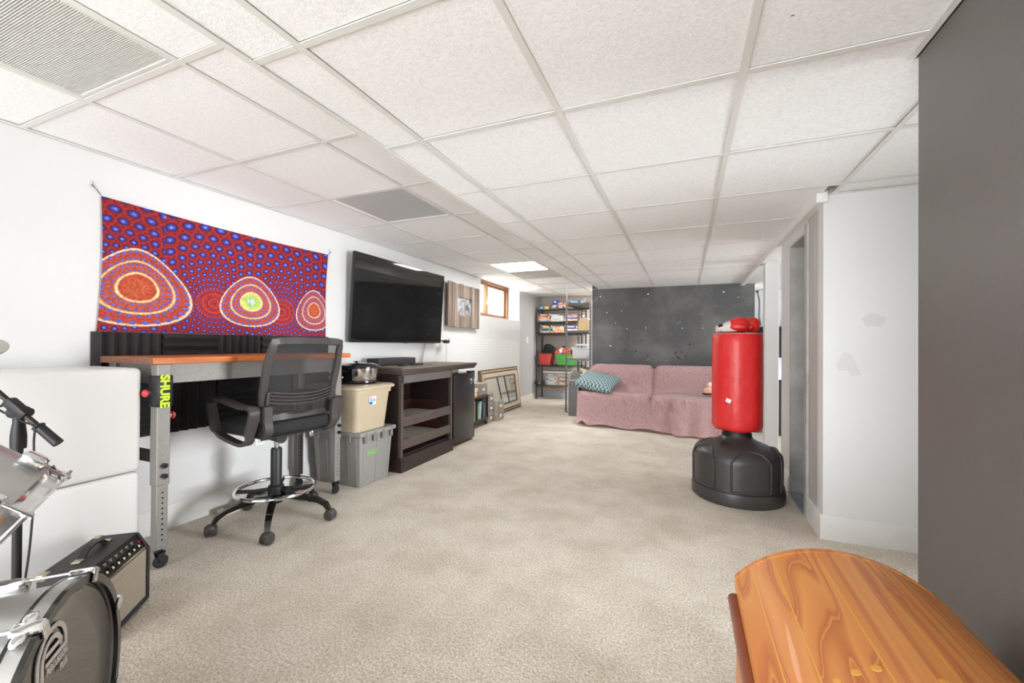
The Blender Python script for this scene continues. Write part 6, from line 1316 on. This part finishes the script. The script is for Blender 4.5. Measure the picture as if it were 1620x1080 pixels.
# blanket draped over back, seat and front
def blanket_mat():
    m = mat('dusty_pink_fleece', rgb(190, 142, 142), 0.95, 0, sheen=0.6); nt = m.node_tree; N = nt.nodes; L = nt.links; b = N['Principled BSDF']
    g = N.new('ShaderNodeNewGeometry'); n = N.new('ShaderNodeTexNoise'); n.inputs['Scale'].default_value = 75; n.inputs['Detail'].default_value = 4; L.new(g.outputs['Position'], n.inputs['Vector'])
    r = N.new('ShaderNodeValToRGB'); r.color_ramp.elements[0].position = .32; r.color_ramp.elements[1].position = .68; r.color_ramp.elements[0].color = rgb(216, 168, 169); r.color_ramp.elements[1].color = rgb(243, 214, 212); L.new(n.outputs['Fac'], r.inputs['Fac']); L.new(r.outputs['Color'], b.inputs['Base Color'])
    bp = N.new('ShaderNodeBump'); bp.inputs['Strength'].default_value = 0.8; bp.inputs['Distance'].default_value = 0.012; L.new(n.outputs['Fac'], bp.inputs['Height']); L.new(bp.outputs['Normal'], b.inputs['Normal']); return m
from mathutils import noise as mnoise
PR = [(6.30, 0.55), (6.29, 0.68), (6.27, 0.765), (6.22, 0.800), (6.15, 0.808), (6.08, 0.795), (6.035, 0.74), (6.02, 0.66), (6.01, 0.56), (5.985, 0.48), (5.93, 0.455), (5.84, 0.450), (5.72, 0.450), (5.63, 0.448), (5.575, 0.43), (5.555, 0.385), (5.55, 0.30), (5.545, 0.20), (5.535, 0.10), (5.515, 0.02)]
pr = smooth_path([Vector((0, a, b)) for a, b in PR], 4)
bx0, bx1 = -1.365, 0.60
NU, NV_ = 150, len(pr) - 1
bm = nb(); V = []
for i in range(NU + 1):
    u = i / NU; x = bx0 + (bx1 - bx0) * u; col = []
    for j, p in enumerate(pr):
        s = j / NV_; y, z = p.y, p.z; xx = x
        gap = math.exp(-((x + 0.410) / 0.030) ** 2); gapw = math.exp(-((x + 0.410) / 0.075) ** 2)
        if s < 0.50:      # back
            if s > 0.10: y += 0.05 * gap + 0.018 * gapw
            z -= (0.045 * gap + 0.012 * gapw) * (1 if s < 0.3 else 0)
            y -= 0.02 * math.cos((x + 0.93) * 3.0) * max(0, math.sin((s - .15) / .35 * PI)) if 0.15 < s < 0.5 else 0
            ln2 = mnoise.noise(Vector((x * 5, s * 6, 1.3))); y += ln2 * 0.030 * math.sin(min(1, s / .5) * PI)
        elif s < 0.72:
            z -= 0.03 * gap + 0.012 * gapw; z += 0.022 * mnoise.noise(Vector((x * 5, y * 7, 4.0)))
        else:
            k_ = (s - 0.72) / 0.28
            gap2 = math.exp(-((x + 0.410 - 0.10 * k_) / 0.04) ** 2)
            y += 0.055 * gap2 * (1 - k_ * 0.6); z -= 0.04 * gap * (1 - k_)
            # flare towards the camera at the hem, more to the right of the hanging fold
            fl = 0.04 + 0.11 * min(1, max(0, (x + 0.75) / 0.6))
            y -= fl * k_ ** 1.5
            # folds
            amp = 0.030 * k_ ** 0.7
            y += amp * math.sin(x * 19 + 2.2 * math.sin(x * 4)) * (0.4 if x < -0.7 else 1.0)
            # overlapped edge step
            st = 1 / (1 + math.exp(-(x + 0.135) / 0.006)); y -= 0.075 * st * k_ ** 0.6
            # diagonal pull folds from the seat gap
            dgl = math.exp(-(((x + 0.42) - 0.45 * k_) / 0.05) ** 2); y -= 0.040 * dgl * (1 - k_) * k_ * 3; fo_ = sum(a_ * math.exp(-(((x - c_) - d_ * k_) / 0.014) ** 2) for c_, d_, a_ in ((-0.30, 0.10, 1), (-0.22, 0.05, 1), (-0.08, -0.02, 1), (0.0, 0.02, .8), (-0.62, 0.12, .7), (-0.75, 0.15, .6))); y -= 0.038 * fo_ * math.sin(min(1, k_ / 0.45) * PI) * (k_ < 0.45)
            # hem: ragged
            z += 0.012 * k_ ** 4 * (1 + math.sin(x * 11)) * (1.0 if x < -0.15 else 0.3)
            if x < -1.18: z += 0.055 * k_ ** 6 * math.sin((x + 1.365) / 0.185 * PI) ** 2
        # side fall over the arm side
        e = max(0, (-1.30 - x) / 0.065)
        if e > 0 and s > 0.45: y += 0.035 * e * e * (0.4 + (s > .72) * .6); z -= 0.0
        y += 0.004 * mnoise.noise(Vector((x * 14, z * 14, y * 9))); z += 0.004 * mnoise.noise(Vector((x * 12, y * 13, 7 + z * 5)))
        if s < 0.35 and x < -1.20: z -= 0.20 * ((-1.20 - x) / 0.165) ** 2; xx -= 0.0
        col.append(bm.verts.new((xx, y, max(z, 0.008))))
    V.append(col)
for i in range(NU):
    for j in range(NV_): bm.faces.new((V[i][j], V[i + 1][j], V[i + 1][j + 1], V[i][j + 1]))
r_ = bmesh.ops.solidify(bm, geom=list(bm.faces), thickness=-0.010)
o = obj('blanket', bm, blanket_mat(), None, 80, origin=(-0.38, 5.9, 0)); tag(o, 'dusty pink fleece blanket draped over the sofa down to the carpet', 'blanket')
# teal patterned cushion
def cushion_mat():
    m = mat('teal_lattice_cushion', rgb(70, 120, 125), 0.85); nt = m.node_tree; N = nt.nodes; L = nt.links; b = N['Principled BSDF']
    tc = N.new('ShaderNodeTexCoord'); mp = N.new('ShaderNodeMapping'); mp.inputs['Rotation'].default_value = (0, 0, PI / 4); mp.inputs['Scale'].default_value = (26, 26, 0); L.new(tc.outputs['Object'], mp.inputs['Vector'])
    fr = N.new('ShaderNodeVectorMath'); fr.operation = 'FRACTION'; L.new(mp.outputs['Vector'], fr.inputs[0]); sb = N.new('ShaderNodeVectorMath'); sb.operation = 'SUBTRACT'; sb.inputs[1].default_value = (.5, .5, 0); L.new(fr.outputs[0], sb.inputs[0])
    ab = N.new('ShaderNodeVectorMath'); ab.operation = 'ABSOLUTE'; L.new(sb.outputs[0], ab.inputs[0]); sp = N.new('ShaderNodeSeparateXYZ'); L.new(ab.outputs[0], sp.inputs[0])
    mxx = N.new('ShaderNodeMath'); mxx.operation = 'MAXIMUM'; L.new(sp.outputs[0], mxx.inputs[0]); L.new(sp.outputs[1], mxx.inputs[1])
    lt = N.new('ShaderNodeMath'); lt.operation = 'GREATER_THAN'; lt.inputs[1].default_value = 0.41; L.new(mxx.outputs[0], lt.inputs[0])
    mx = N.new('ShaderNodeMix'); mx.data_type = 'RGBA'; L.new(lt.outputs[0], mx.inputs[0]); mx.inputs[6].default_value = rgb(78, 114, 119); mx.inputs[7].default_value = rgb(190, 206, 206); L.new(mx.outputs[2], b.inputs['Base Color']); return m
t = thing('cushion', 'teal lattice-patterned cushion lying against the sofa arm', 'cushion', (-1.13, 5.75, 0.50))
def pillow(bm, W_, H_, T_, M, n=22):
    for sg in (1, -1):
        def fn(u, v):
            x = (2 * u - 1); y = (2 * v - 1); e = (1 - x ** 4) * (1 - y ** 4); pinx = 1 - 0.10 * (1 - abs(y)) * 0 - 0.09 * (1 - y * y); piny = 1 - 0.09 * (1 - x * x)
            return M @ Vector((x * W_ * pinx, y * H_ * piny, sg * T_ * (max(e, 0) ** 0.5) + 0.004 * math.sin(7 * x + 3 * y)))
        grid(bm, n, n, fn)
    bmesh.ops.remove_doubles(bm, verts=list(bm.verts), dist=0.0008)
bm = nb(); pillow(bm, 0.27, 0.23, 0.085, Matrix.Identity(4)); cu_ = obj('cushion_body', bm, cushion_mat(), t, 80)
cu_.matrix_local = Matrix.Translation((0, 0.03, 0.075)) @ Matrix.Rotation(math.radians(6), 4, 'Y') @ Matrix.Rotation(math.radians(20), 4, 'X') @ Matrix.Rotation(math.radians(-10), 4, 'Z')
bm = nb(); box(bm, 0.243, 0.262, -0.012, 0.012, -0.002, 0.002); zt_ = obj('zip_tab', bm, m_pipe, t); zt_.matrix_local = cu_.matrix_local
# small toy figure on the far side of the seat
t = thing('toy_figure', 'small peach toy figure on the sofa seat beside the red punching bag', 'toy', (0.255, 5.72, 0.475))
bm = nb(); superell(bm, (0, 0, 0.05), 0.05, 0.04, 0.05, 0.9, 16, 10); obj('toy_body', bm, mat('peach_plush', rgb(230, 180, 150), 0.9), t)
bm = nb(); superell(bm, (0.02, 0, 0.12), 0.035, 0.03, 0.035, 1, 14, 10); obj('toy_head', bm, mat('cream_plush2', rgb(236, 214, 196), 0.9), t)
bm = nb(); superell(bm, (-0.005, 0, 0.012), 0.06, 0.045, 0.012, 0.8, 16, 8); obj('toy_feet', bm, m_tyre, t)
# ================================================================== PUNCHING BAG AND GLOVES
m_redv = mat('glossy_red_vinyl', rgb(220, 42, 42), 0.42, 0, (2.5, rgb(208, 34, 34), 0.3), (9, 0.6, 0.02), coat=0.12)
m_basepl = mat('charcoal_blow_moulded_plastic', rgb(62, 59, 57), 0.36, 0, None, (600, 0.12, 0.001))
pbx, pby = 0.345, 3.44
t = thing('punching_bag', 'red free-standing punching bag on a heavy black plastic base', 'punching bag', (pbx, pby, 0))
RB = 0.164
prof = [(0, 0.475), (0.10, 0.476), (0.145, 0.482), (0.158, 0.497), (RB, 0.515), (RB, 0.60), (RB + 0.001, 0.85), (RB, 1.10), (RB - 0.002, 1.150), (RB - 0.007, 1.168), (RB - 0.018, 1.177), (0.09, 1.180), (0, 1.180)]
bm = nb(); rings = []
SEG = 72
for r_, z_ in prof:
    if r_ == 0: rings.append([bm.verts.new((0, 0, z_))]); continue
    g = []
    for i in range(SEG):
        a = 2 * PI * i / SEG; rr = r_
        if z_ > 0.49 and r_ > 0.15:
            rr += 0.0018 * math.cos(8 * a + 0.6)      # faint facets of the padding
            rr -= 0.004 * math.exp(-((((a - math.radians(238) + PI) % (2 * PI)) - PI) / 0.03) ** 2)
        g.append(bm.verts.new((rr * math.cos(a), rr * math.sin(a), z_ + 0.003 * math.sin(5 * a) * (z_ < 0.5))))
    rings.append(g)
for a, b in zip(rings, rings[1:]):
    if len(a) == 1:
        for i in range(SEG): bm.faces.new((a[0], b[i], b[(i + 1) % SEG]))
    elif len(b) == 1:
        for i in range(SEG): bm.faces.new((a[i], a[(i + 1) % SEG], b[0]))
    else: bridge(bm, a, b)
bag = obj('padded_sleeve', bm, m_redv, t, 60)
bm = nb(); tube(bm, [((RB - 0.006) * math.cos(2 * PI * i / 48), (RB - 0.006) * math.sin(2 * PI * i / 48), 1.172) for i in range(48)], 0.004, 6, closed=True); obj('top_seam', bm, mat('pale_red_stitching', rgb(214, 120, 112), 0.6), bag)
a_ = math.radians(246); e1 = Vector((-math.sin(a_), math.cos(a_), 0)); er = Vector((math.cos(a_), math.sin(a_), 0))
bm = nb(); box(bm, -0.017, 0.017, -0.014, 0.014, 0.001, 0.0022, 0, 1, basis(er * (RB + 0.001) + Vector((0, 0, 0.70)), e1, (0, 0, 1), er) @ Matrix.Rotation(-0.35, 4, 'Z')); tg_ = obj('sewn_tag', bm, m_pin, bag)
bm = nb(); b0 = er * (RB + 0.004) + Vector((0, 0, 0.688))
for k in (-1, 0, 1): tube(bm, smooth_path([b0 + e1 * 0.004 * k, b0 + e1 * 0.008 * k + Vector((0, 0, -0.025)), b0 + e1 * (0.003 * k + 0.006) + Vector((0, 0, -0.06 - 0.01 * k))]), 0.0009, 4)
obj('loose_thread', bm, mat('pale_red_stitching', rgb(214, 120, 112), 0.6), tg_)
# base
bm = nb(); lathe(bm, [(0, 0.001), (0.290, 0.001), (0.300, 0.010), (0.302, 0.075), (0.297, 0.090), (0.288, 0.094), (0.287, 0.10), (0.289, 0.28), (0.283, 0.320), (0.262, 0.348), (0.20, 0.375), (0.13, 0.405), (0.105, 0.420), (0.098, 0.435), (0, 0.437)], 96); base = obj('base', bm, m_basepl, t, 40)
# raised ribs that frame the recessed panels
rp = [(0.289, 0.28), (0.283, 0.320), (0.262, 0.348), (0.20, 0.375), (0.145, 0.398)]
def surf(a, z, off=0.004):
    P2 = [(0.287, 0.10)] + rp
    if z <= 0.28: r_ = 0.287 + 0.002 * (z - .1) / .18
    else:
        r_ = 0.289
        for (r0, z0), (r1, z1) in zip(rp, rp[1:]):
            if z0 <= z <= z1: r_ = r0 + (r1 - r0) * (z - z0) / (z1 - z0)
    return Vector(((r_ + off) * math.cos(a), (r_ + off) * math.sin(a), z))
for k in range(5):
    ac = math.radians(205 + 72 * k + 6); h = math.radians(25)
    loop = []
    for q in range(7): loop.append(surf(ac - h, 0.105 + 0.19 * q / 6))
    for q in range(5): loop.append(surf(ac - h + 0.03 * q, 0.30 + 0.052 * q / 4))
    for q in range(1, 9): loop.append(surf(ac - h + 0.12 + (2 * h - 0.24) * q / 9, 0.352 + 0.018 * math.sin(PI * q / 9)))
    for q in range(5): loop.append(surf(ac + h - 0.12 + 0.03 * q, 0.352 - 0.052 * q / 4))
    for q in range(7): loop.append(surf(ac + h, 0.295 - 0.19 * q / 6))
    for q in range(1, 9): loop.append(surf(ac + h - 2 * h * q / 9, 0.105))
    bm = nb(); tube(bm, loop, 0.007, 8, closed=True); obj('panel_rib', bm, m_basepl, base, 60)
bm = nb(); lathe(bm, [(0, 0.43), (0.098, 0.43), (0.096, 0.455), (0.088, 0.478), (0, 0.478)], 40); obj('neck', bm, m_blackpl, t)
bm = nb(); M_ = basis(Vector((0.16 * math.cos(math.radians(238)), 0.16 * math.sin(math.radians(238)), 0.392)), (1, 0, 0), (0, 0.85, -0.4), Vector((-0.2, -0.36, 0.9)).normalized()); lathe(bm, [(0.026, -0.004), (0.032, 0.0), (0.032, 0.006), (0.024, 0.006), (0.024, -0.004)], 24, M_, cap=False); cp_ = obj('filler_ring', bm, m_basepl, base)
bm = nb(); lathe(bm, [(0, 0.0), (0.020, 0.0), (0.018, 0.016), (0, 0.017)], 16, M_); obj('filler_cap', bm, m_tyre, base)
# boxing gloves lying on top
m_glove = mat('red_glove_leather', rgb(226, 44, 42), 0.35, 0, (10, rgb(212, 36, 34), 0.3), coat=0.15)
m_glwhite = mat('white_glove_leather', rgb(226, 220, 212), 0.5, 0, (14, rgb(206, 198, 190), .3))
def glove(label, loc, rz, s=1.0, tilt=0.0):
    t = thing('boxing_glove', label, 'glove', loc, rz, group='boxing gloves on the punching bag')
    M = Matrix.Rotation(tilt, 4, 'Y') @ Matrix.Diagonal((1, 1, 1.28, 1))
    bm = nb(); loops = []
    secs = [(-0.105, 0.046, 0.020, 0.022), (-0.06, 0.048, 0.024, 0.030), (-0.015, 0.052, 0.034, 0.042), (0.03, 0.056, 0.042, 0.048), (0.07, 0.055, 0.046, 0.050), (0.10, 0.046, 0.042, 0.048), (0.122, 0.026, 0.026, 0.046)]
    for x, ry_, rz_, zc in secs[2:]: loops.append([M @ Vector((x * s, ry_ * s * math.cos(2 * PI * i / 24), (zc + rz_ * math.sin(2 * PI * i / 24)) * s)) for i in range(24)])
    loft(bm, loops); bmesh.ops.subdivide_edges(bm, edges=list(bm.edges), cuts=1, smooth=0.5, use_grid_fill=True); obj('padded_hand', bm, m_glove, t, 80)
    bm = nb(); loops = []
    for x, ry_, rz_, zc in secs[:3]: loops.append([M @ Vector((x * s, ry_ * s * math.cos(2 * PI * i / 24), (zc + rz_ * math.sin(2 * PI * i / 24)) * s)) for i in range(24)])
    loft(bm, loops); cf = obj('cuff', bm, m_glwhite, t, 60)
    bm = nb(); loops = []
    for x, ry_, rz_, zc in ((-0.100, 0.048, 0.0225, 0.0225), (-0.070, 0.0495, 0.0255, 0.029)): loops.append([M @ Vector((x * s, ry_ * s * math.cos(PI * (0.1 + 0.8 * i / 12)), (zc + rz_ * math.sin(PI * (0.1 + .8 * i / 12))) * s)) for i in range(13)])
    R_ = [[bm.verts.new(p) for p in l] for l in loops]
    for i in range(12): bm.faces.new((R_[0][i], R_[0][i + 1], R_[1][i + 1], R_[1][i]))
    bmesh.ops.solidify(bm, geom=list(bm.faces), thickness=0.002); obj('wrist_strap', bm, m_tyre, cf)
    bm = nb(); superell(bm, (0.0, 0, 0), 0.052, 0.020, 0.020, 0.9, 16, 10, M @ Matrix.Translation((0.035 * s, -0.052 * s, 0.034 * s)) @ Matrix.Rotation(-0.2, 4, 'Z')); obj('thumb', bm, m_glove, t, 60)
    bm = nb(); superell(bm, (0.0, 0, 0), 0.06, 0.045, 0.012, 0.8, 16, 8, M @ Matrix.Translation((-0.02 * s, -0.006, 0.014 * s))); obj('palm_lining', bm, m_glwhite, t, 60)
    for x, c_, nm in ((0.012, rgb(230, 180, 60), 'yellow_badge'), (-0.018, rgb(120, 118, 120), 'grey_badge')):
        bm = nb(); box(bm, -0.016, 0.016, -0.013, 0.013, 0, 0.002, 0, 1, M @ Matrix.Translation((x * s, -0.018 * s, (0.078 if x > 0 else 0.070) * s)) @ Matrix.Rotation(-0.28, 4, 'Y') @ Matrix.Rotation(0.30, 4, 'X')); obj('badge', bm, mat(nm, c_, 0.4), t)
glove('red boxing glove with white cuff lying nearer the camera on the punching bag', (pbx - 0.045, pby - 0.07, 1.181), math.radians(8), 0.92, 0.0)
glove('red boxing glove propped behind the other one on the punching bag', (pbx + 0.035, pby + 0.055, 1.181), math.radians(-12), 0.94, 0.0)
# ================================================================== WOODEN TRUNK
def pine(name, c1, c2, c3, seed):
    m = mat(name, c1, 0.45, coat=0.06); nt = m.node_tree; N = nt.nodes; L = nt.links; b = N['Principled BSDF']
    g = N.new('ShaderNodeNewGeometry'); mp = N.new('ShaderNodeMapping'); mp.inputs['Scale'].default_value = (9, 0.7, 9); mp.inputs['Location'].default_value = (seed * 3.1, seed * 1.7, 0); L.new(g.outputs['Position'], mp.inputs['Vector'])
    n = N.new('ShaderNodeTexNoise'); n.inputs['Scale'].default_value = 1.1; n.inputs['Detail'].default_value = 2; n.inputs['Distortion'].default_value = 0.6; L.new(mp.outputs['Vector'], n.inputs['Vector'])
    mu = N.new('ShaderNodeMath'); mu.operation = 'MULTIPLY'; mu.inputs[1].default_value = 9.0; L.new(n.outputs['Fac'], mu.inputs[0]); fr = N.new('ShaderNodeMath'); fr.operation = 'FRACT'; L.new(mu.outputs[0], fr.inputs[0])
    r = N.new('ShaderNodeValToRGB'); cr = r.color_ramp; cr.elements[0].position = 0; cr.elements[0].color = c3; cr.elements[1].position = 1; cr.elements[1].color = c1
    e = cr.elements.new(0.25); e.color = c1; e = cr.elements.new(0.8); e.color = c2; e = cr.elements.new(0.93); e.color = c3
    L.new(fr.outputs[0], r.inputs['Fac'])
    n2 = N.new('ShaderNodeTexNoise'); n2.inputs['Scale'].default_value = 160; n2.inputs['Detail'].default_value = 3; mp2 = N.new('ShaderNodeMapping'); mp2.inputs['Scale'].default_value = (1, 0.06, 1); L.new(g.outputs['Position'], mp2.inputs['Vector']); L.new(mp2.outputs['Vector'], n2.inputs['Vector'])
    mx = N.new('ShaderNodeMix'); mx.data_type = 'RGBA'; mx.blend_type = 'MULTIPLY'; mx.inputs[0].default_value = 0.25; L.new(r.outputs['Color'], mx.inputs[6]); L.new(n2.outputs['Color'], mx.inputs[7])
    L.new(r.outputs['Color'], b.inputs['Base Color']); return m
P1 = [pine('honey_pine_%d' % i, rgb(218, 146, 74), rgb(208, 130, 64), rgb(184, 102, 50), i + 1) for i in range(4)]
m_redrail = mat('reddish_rounded_rail', rgb(158, 84, 52), 0.35, 0, (30, rgb(136, 66, 40), 0.25), stretch=(1, .1, 1), coat=0.2)
m_groove = mat('pale_yellow_worn_groove', rgb(220, 160, 66), 0.5)
ux0, ux1, uy0, uy1, uz, rise = 0.128, 0.590, 0.46, 1.300, 0.452, 0.112
t = thing('wooden_chest', 'dome-lidded honey pine trunk on the carpet beside the dark wall', 'trunk', ((ux0 + ux1) / 2, (uy0 + uy1) / 2, 0), world=True)
cxm = (ux0 + ux1) / 2; hw = (ux1 - ux0) / 2; RR = (hw * hw + rise * rise) / (2 * rise); zc = uz + rise - RR; amax = math.asin(hw / RR)
def arc(a, r=RR): return (cxm + r * math.sin(a), zc + r * math.cos(a))
edges = [-1.0, -0.80, -0.58, -0.20, 0.16, 0.52, 0.80, 1.0]
for i, (a0, a1) in enumerate(zip(edges, edges[1:])):
    bm = nb(); g = 0.0016 / RR; K = 6; aa0, aa1 = a0 * amax + g, a1 * amax - g
    outer = [arc(aa0 + (aa1 - aa0) * q / K, RR) for q in range(K + 1)]; inner = [arc(aa0 + (aa1 - aa0) * q / K, RR - 0.014) for q in range(K, -1, -1)]
    prism(bm, outer + inner, 'y', uy0, uy1 - 0.012); obj('lid_plank', bm, P1[i % 4], t, 25)
    if 0 < i < 8 and i in (1, 2, 3, 4):
        bm = nb(); ac = a0 * amax; w_ = 0.0022 / RR; prism(bm, [arc(ac - w_, RR - 0.0002), arc(ac + w_, RR - 0.0002), arc(ac + w_, RR - 0.012), arc(ac - w_, RR - 0.012)], 'y', uy0 + 0.002, uy1 - 0.014); obj('worn_joint', bm, m_groove, t)
# end board of the lid
bm = nb(); pts = [arc(-amax + 2 * amax * q / 30, RR + 0.0015) for q in range(31)]; prism(bm, [(ux0, uz - 0.034)] + pts + [(ux1, uz - 0.034)], 'y', uy1 - 0.012, uy1 + 0.006); obj('lid_end', bm, P1[2], t, 25)
bm = nb(); prism(bm, [(ux0, uz - 0.034)] + pts + [(ux1, uz - 0.034)], 'y', uy0 - 0.012, uy0); obj('lid_end', bm, P1[1], t, 25)
for x0, x1 in ((ux0, ux0 + 0.016), (ux1 - 0.016, ux1)): obj('lid_side', B(x0, x1, uy0, uy1 - 0.012, uz - 0.034, uz - 0.002, 0.002), P1[0], t)
# half-round rail below the lid, body boards, feet
for s_, xe in ((-1, ux0), (1, ux1)):
    bm = nb(); tube(bm, [(xe + s_ * 0.006, uy0, uz - 0.046), (xe + s_ * 0.006, uy1 - 0.03, uz - 0.046), (xe + s_ * 0.006, uy1 - 0.022, uz - 0.046)], [0.015, 0.015, 0.010], 14); obj('rail', bm, m_redrail, t)
    obj('body_side', B(min(xe - s_ * 0.018, xe - s_ * 0.002), max(xe - s_ * 0.018, xe - s_ * 0.002), uy0, uy1 - 0.01, 0.04, uz - 0.036, 0.002), P1[3], t)
obj('body_end', B(ux0 + 0.004, ux1 - 0.004, uy1 - 0.010, uy1 + 0.003, 0.04, uz - 0.036, 0.002), P1[1], t); obj('body_end', B(ux0 + 0.004, ux1 - 0.004, uy0 - 0.006, uy0 - 0.0, 0.04, uz - 0.036, 0.002), P1[1], t)
bm = nb(); box(bm, ux0 - 0.016, ux1 + 0.012, uy0 - 0.012, uy1 + 0.012, 0.0, 0.045, 0.006, 2); obj('plinth', bm, m_redrail, t)
bm = nb(); tube(bm, smooth_path([(ux0 - 0.012, 0.93, 0.30), (ux0 - 0.040, 0.93, 0.30), (ux0 - 0.045, 0.87, 0.295), (ux0 - 0.040, 0.81, 0.30), (ux0 - 0.012, 0.81, 0.30)]), 0.008, 8); obj('rope_handle', bm, mat('white_rope', rgb(235, 230, 220), 0.8), t)
bm = nb(); lathe(bm, [(0, 0), (0.010, 0), (0.009, 0.006), (0, 0.008)], 12, basis((ux0 + 0.002, 1.16, 0.24), (0, 1, 0), (0, 0, 1), (-1, 0, 0))); obj('wooden_peg', bm, m_redrail, t)
for (x_, y_, r_) in ((0.232, 0.845, .006), (0.262, 0.86, .008), (0.292, 0.87, .008), (0.375, 0.865, .007)):
    a = math.asin((x_ - cxm) / RR); px_, pz_ = arc(a, RR - 0.0005); bm = nb(); lathe(bm, [(0, 0), (r_, 0), (r_ * .9, 0.0012), (0, 0.0014)], 14, basis((px_, y_, pz_), (math.cos(a), 0, -math.sin(a)), (0, 1, 0), (math.sin(a), 0, math.cos(a)))); obj('wood_plug', bm, m_groove, t)
# ================================================================== SIDE ROOM CONTENTS
t = thing('black_shelf_unit', 'black open shelf unit glimpsed in the side room beyond the posts', 'shelf', (1.45, 7.0, 0), world=True)
for x in (0.90, 2.0): obj('side_panel', B(x, x + 0.025, 6.78, 7.22, 0, 1.36, 0.002), m_blackpl, t)
for z in (0.05, 0.40, 0.75, 1.08, 1.335): obj('shelf_board', B(0.925, 2.0, 6.78, 7.22, z, z + 0.025, 0.002), m_blackpl, t)
obj('back_panel', B(0.9, 2.025, 7.22, 7.23, 0, 1.36), m_blackpl, t)
t = thing('computer_monitor', 'monitor with a bright blue-white picture in the side room, seen through the narrow gap', 'monitor', (1.16, 5.9, 0.0), world=True)
obj('desk_stand', B(1.02, 1.35, 5.9, 6.2, 0, 0.62, 0.004), m_blackpl, t)
obj('casing', B(0.98, 1.42, 5.96, 5.99, 0.66, 0.96, 0.004), m_bezel, t); bm = nb(); cyl(bm, (1.18, 6.0, 0.61), (1.18, 6.0, 0.70), 0.02, seg=10); obj('stand', bm, m_bezel, t)
obj('screen', B(0.995, 1.405, 5.957, 5.96, 0.675, 0.945), mat('lit_monitor_picture', rgb(120, 130, 230), 0.3, 0, (9, rgb(240, 240, 250), 0.1), emit=((0.55, 0.6, 1, 1), 0.6)), t)
t = thing('hanging_cable', 'black cord hanging down the white wall past the edge of the dark wall', 'cord', (0.93, 6.7, 1.4), world=True)
bm = nb(); tube(bm, smooth_path([(1.00, 7.296, 1.92), (1.03, 7.292, 1.75), (1.025, 7.294, 1.55), (1.05, 7.292, 1.40)]), 0.005, 6); obj('cord', bm, m_cordb, t)
bm = nb(); box(bm, 0.985, 1.015, 7.285, 7.30, 1.90, 1.925, 0.003); obj('cord_clip', bm, m_blackpl, t)
